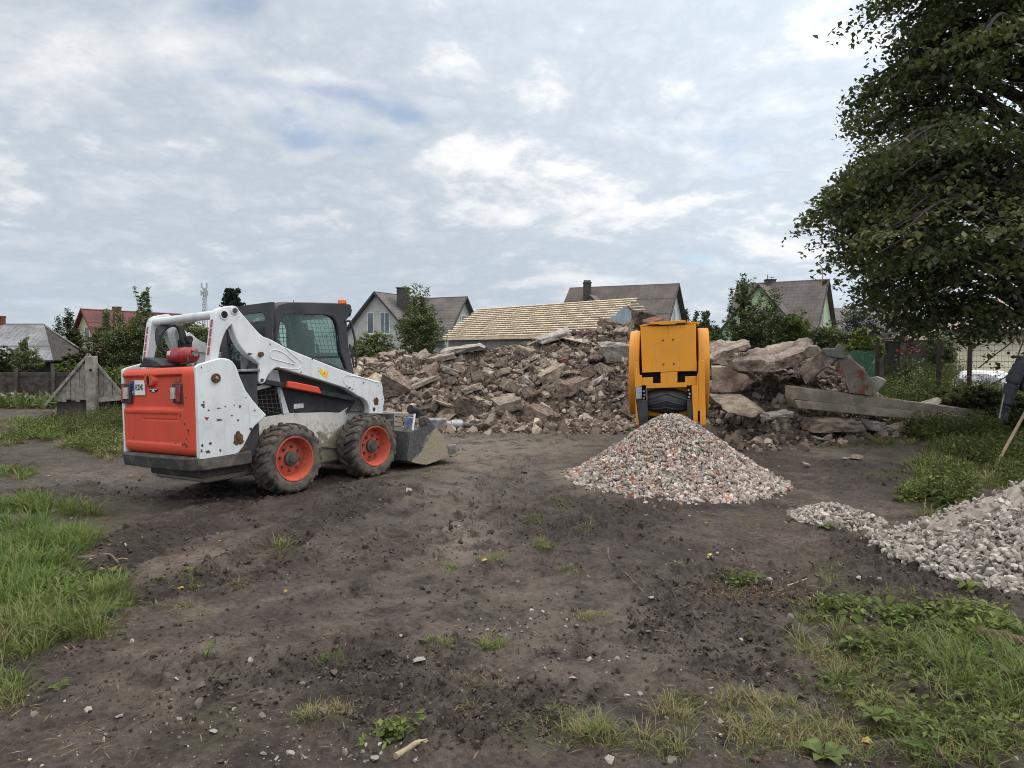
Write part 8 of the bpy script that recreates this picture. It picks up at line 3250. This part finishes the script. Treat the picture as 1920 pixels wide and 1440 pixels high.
# loose stones on the bare mud
ST = [(1222, 1128, .022), (1350, 1365, .026), (1075, 1295, .020), (785, 1257, .034), (752, 1200, .016), (915, 1180, .015), (1018, 1147, .016), (400, 1380, .017), (1610, 1092, .026), (1650, 1092, .032), (1390, 1205, .014),
      (1200, 1312, .016), (1175, 1315, .014), (1395, 1290, .020), (165, 1335, .022), (224, 1348, .016), (600, 1275, .018), (1555, 1100, .016), (1345, 1035, .016), (88, 890, .04), (1328, 1040, .014)]
me0 = []
for k in range(4):
    V, F = STONES[k]
    me = npmesh('loose_stone', V * np.array([1.2, 0.9, 0.75]), F)
    me.materials.append(plain('stone_' + str(k), [(0.36, 0.33, 0.30), (0.30, 0.27, 0.24), (0.42, 0.37, 0.31), (0.27, 0.25, 0.235)][k], None, 8, 0.9, bmp=0.4, vary=0.15))
    me0.append(me)
for i, (u, v, s) in enumerate(ST):
    g = ground(u, v)
    o = bpy.data.objects.new('loose_stone', me0[i % 4])
    COL.objects.link(o)
    o.location = (g.x, g.y, gz1(g.x, g.y) + s * 0.35)
    o.scale = (s, s, s)
    o.rotation_euler = (0, 0, i * 1.3)
    zone = 'between the right grass and white gravel' if u > 1500 else ('on bare mud below the gravel cone' if v < 1150 and u > 900 else ('in the near mud right of centre' if u > 1000 else ('on bare mud in the middle' if u > 560 else 'on mud near the left grass')))
    tag(o, 'pale loose stone ' + zone, 'stone', 'loose stones on the mud')

# yellow fallen leaves
rng = np.random.default_rng(6)
V, F, T = leaf_mass(np.zeros((3, 3)) + np.array([[0, 0, 0], [.012, .006, .004], [-.008, .01, .003]]), 0.038, rng, np.array([.5, .6, .4]), 1.2)
lm = npmesh('fallen_leaf', V, F, T)
lm.materials.append(plain('yellow_leaf', (0.42, 0.31, 0.07), (0.33, 0.22, 0.05), 30, 0.6, vary=0.2))
for i, (u, v) in enumerate(((407, 1000), (413, 1021), (338, 1097), (365, 1117), (538, 1117), (907, 1063), (610, 972), (1326, 987), (1330, 1038), (1540, 938), (1475, 985), (1622, 1400), (1860, 1160), (1597, 1160))):
    g = ground(u, v)
    o = bpy.data.objects.new('fallen_leaf', lm)
    COL.objects.link(o)
    o.location = (g.x, g.y, gz1(g.x, g.y) + 0.015)
    o.rotation_euler = (0.2, 0.1, i * 2.1)
    zone = 'in the grass at lower right' if u > 1590 else ('by the small gravel heap' if u > 1450 else ('on bare mud right of centre' if u > 850 else 'on mud in front of the loader'))
    tag(o, 'small yellow fallen leaf ' + zone, 'leaf', 'yellow fallen leaves')

# broad-leaved plants: rosettes
def rosette(u, v, n, L, w, lift, seed, label, mat=None):
    rng = np.random.default_rng(seed)
    g = ground(u, v)
    Vs, Fs, Ts = [], [], []
    for k in range(n):
        a = 2 * math.pi * k / n + rng.uniform(-.35, .35)
        ln = L * rng.uniform(.65, 1.1)
        el = lift * rng.uniform(.5, 1.2)
        d = np.array([math.cos(a), math.sin(a), 0])
        s = np.array([-d[1], d[0], 0])
        base = len(Vs)
        for f, wf in ((0, .12), (.25, .5), (.5, 1.0), (.75, .8), (1.0, .05)):
            c = d * ln * f + np.array([0, 0, ln * el * math.sin(f * 2.4)])
            wob = rng.uniform(.85, 1.15)
            Vs += [c - s * w * wf * wob + np.array([0, 0, .25 * w * wf]), c, c + s * w * wf * wob + np.array([0, 0, .25 * w * wf])]
        for j in range(4):
            b = base + 3 * j
            Fs += [[b, b + 1, b + 4, b + 3], [b + 1, b + 2, b + 5, b + 4]]
            Ts += [np.clip(rng.normal(.55, .12), 0, 1)] * 2
    Vs = [x * 0.78 for x in Vs]
    o = link('broadleaf_plant', npmesh('broadleaf_plant', np.array(Vs), np.array(Fs), np.array(Ts), True), mat or MATS['weed_leaf'])
    o.location = (g.x, g.y, gz1(g.x, g.y))
    tag(o, label, 'plant')


rosette(1545, 1428, 8, 0.13, 0.032, 0.5, 1, 'broad-leaved dock plant at the bottom edge, right half')
rosette(1600, 1222, 6, 0.10, 0.030, 0.4, 2, 'small burdock plant with wide leaves in the right grass')
rosette(1815, 1118, 8, 0.13, 0.030, 0.7, 3, 'dark green leafy plant at the foot of the white gravel pile')
rosette(1550, 992, 6, 0.12, 0.034, 0.4, 4, 'green leafy plant before the small gravel heap')
rosette(1870, 1200, 7, 0.16, 0.040, 0.6, 5, 'wide-leaved bright plant behind the rotten log')
rosette(388, 1250, 4, 0.07, 0.018, 1.1, 6, 'tiny seedling alone on the left bare mud')
rosette(728, 1392, 8, 0.09, 0.022, 0.5, 7, 'leafy weed left of centre at the bottom edge')
rosette(1640, 1375, 7, 0.11, 0.026, 0.5, 8, 'pale lobed plant beside the yellow leaf at lower right')
rosette(1660, 1150, 7, 0.13, 0.034, 0.8, 9, 'upright bright leafy plant left of the white gravel foot')
rosette(110, 1292, 5, 0.08, 0.022, 0.3, 10, 'small pale plant on mud at the left edge')
rosette(300, 1098, 4, 0.06, 0.02, 0.4, 11, 'tiny green plant beside the left grass tufts')

# ------------------------------------------------------------------ breaker tool, canister, bricks behind the bucket
f = empty('breaker_hammer')
tag(f, 'grey hydraulic breaker hammer lying on the mud behind the bucket', 'breaker')
Yb_ = 13.6
a, b = at(812, 798, Yb_), at(903, 799, Yb_)
z0 = gz1(a.x, Yb_) + 0.14
xs = lambda u: at(u, 798, Yb_).x
bm = bmesh.new()
add_box(bm, ((xs(800) + xs(838)) / 2, Yb_, z0), (xs(838) - xs(800), 0.24, 0.24))
bm_obj('breaker_body', bm, GREYMET, f, 0.03, 3)
bm = bmesh.new()
add_tube(bm, [(xs(838), Yb_, z0), (xs(846), Yb_, z0), (xs(848), Yb_, z0), (xs(858), Yb_, z0), (xs(866), Yb_, z0), (xs(869), Yb_, z0)], [0.075, 0.075, 0.095, 0.10, 0.095, 0.06], 16)
bm_obj('breaker_collar', bm, plain('light_metal', (0.40, 0.40, 0.41), (0.24, 0.24, 0.24), 9, 0.45, metal=0.3), f, 0)
bm = bmesh.new()
add_tube(bm, [(xs(869), Yb_, z0 - .01), (xs(882), Yb_, z0 - .02), (xs(912), Yb_, z0 - .05), (xs(916), Yb_, z0 - .055)], [0.055, 0.042, 0.035, 0.012], 12)
bm_obj('chisel', bm, DARKMET, f, 0)
finish(f, (a.x, Yb_, 0))

p = at(768, 790, 12.4)
bm = bmesh.new()
add_box(bm, (0, 0, 0.10), (0.15, 0.14, 0.20))
add_tube(bm, [(-0.04, 0, 0.20), (-0.04, 0, 0.24)], 0.025, 10)
o = bm_obj('blue_canister', bm, plain('blue_plastic', (0.06, 0.09, 0.20), (0.22, 0.23, 0.26), 12, 0.5), None, 0.03, 3)
o.location = (p.x, 12.4, 0.20)
tag(o, 'blue plastic canister half hidden between the bucket and the heap', 'canister')

BRK = plain('pale_brick', (0.30, 0.23, 0.185), (0.36, 0.32, 0.28), 5, 0.95, bmp=0.5, bscale=30, vary=0.2)
bm = bmesh.new()
add_box(bm, (0, 0, 0), (0.25, 0.12, 0.065))
b0 = bm_obj('loose_brick', bm, BRK, None, 0.006)
n = 0
for u, v, rz in ((738, 776, .1), (742, 786, -.1), (740, 795, .05), (744, 803, .2), (726, 774, .3), (728, 783, 0), (752, 777, -.2), (734, 804, .1)):
    o = b0 if n == 0 else b0.copy()
    if n:
        COL.objects.link(o)
    p = at(u, v, 12.6)
    o.location = (p.x, 12.6, max(p.z, 0.04))
    o.rotation_euler = (0, 0, rz)
    tag(o, 'pale dusty brick in the low stack right behind the front wheel', 'brick', 'bricks stacked behind the front wheel')
    n += 1

# ------------------------------------------------------------------ jacket hung on a post, leaning shovel handle
f = empty('hanging_jacket')
tag(f, 'dark work jacket with lime piping hung up at the right edge', 'jacket')
Yj = 9.0


def z7(x, y): return (1560 + x / 4.236, 560 + y / 4.236)


JK = plain('dark_cloth', (0.020, 0.021, 0.028), (0.035, 0.036, 0.045), 14, 0.95, bmp=0.4, bscale=60)
LIME = plain('lime_piping', (0.22, 0.25, 0.09), (0.16, 0.18, 0.08), 20, 0.7)
path = [z7(1560, 500), z7(1500, 570), z7(1450, 640), z7(1420, 720), z7(1390, 820), z7(1362, 900), z7(1352, 962)]
rad = [0.12, 0.11, 0.09, 0.078, 0.066, 0.060, 0.058]
bm = bmesh.new()
sp_ = spline([at(u, v, Yj) for u, v in path], 5)
rr = random.Random(5)
add_tube(bm, sp_, [np.interp(i, np.linspace(0, len(sp_) - 1, 7), rad) * (1 + 0.06 * math.sin(i * 1.9)) for i in range(len(sp_))], 14)
bm_obj('sleeve', bm, JK, f, 0, smooth_angle=80)
# body of the jacket: a folded sheet falling from the peg to the right, out of the frame
bm = bmesh.new()
cols = []
for i in range(16):
    fx = i / 15
    u_ = 1500 + 420 * fx
    cols.append([bm.verts.new(at(*z7(u_, 500 + 330 * j / 12 * (0.7 + 0.6 * fx) - 60 * fx), Yj - 0.05 + 0.10 * math.sin(i * 1.3 + j * 0.25) + 0.10 * fx)) for j in range(13)])
for a, b in zip(cols, cols[1:]):
    for j in range(12):
        bm.faces.new([a[j], a[j + 1], b[j + 1], b[j]])
o = bm_obj('jacket_body', bm, JK, f, 0, smooth_angle=80)
o.modifiers.new('thick', 'SOLIDIFY').thickness = 0.02
for pth in ([z7(1366, 760), z7(1352, 830), z7(1338, 900), z7(1330, 950)],):
    bm = bmesh.new()
    add_tube(bm, spline([at(u, v, Yj - 0.06) for u, v in pth], 5), 0.008, 6)
    bm_obj('lime_piping', bm, LIME, f, 0)
finish(f, (at(1905, 700, Yj).x, Yj, 0))
bm = bmesh.new()
px_ = at(1950, 690, Yj).x
add_tube(bm, [(px_, Yj, -0.2), (px_, Yj, 1.75)], 0.05, 8)
add_tube(bm, [(px_, Yj, 1.45), (px_ - 0.30, Yj, 1.50)], 0.015, 6)
o = bm_obj('wooden_post', bm, OLDWOOD, None, 0)
tag(o, 'wooden post carrying the dark jacket just outside the right edge', 'post')

g = ground(1860, 886)
top = at(1936, 748, g.y + 0.35)
bm = bmesh.new()
add_tube(bm, [Vector((0, 0, 0.0)), (top - g) * 0.2, (top - g) * 1.0], [0.014, 0.019, 0.018], 12)
o = bm_obj('shovel_handle', bm, plain('worn_handle', (0.30, 0.20, 0.115), (0.36, 0.30, 0.22), 5, 0.6, bmp=0.2, bscale=50), None, 0)
o.location = g
tag(o, 'worn wooden tool handle leaning at the right edge below the jacket', 'tool handle')
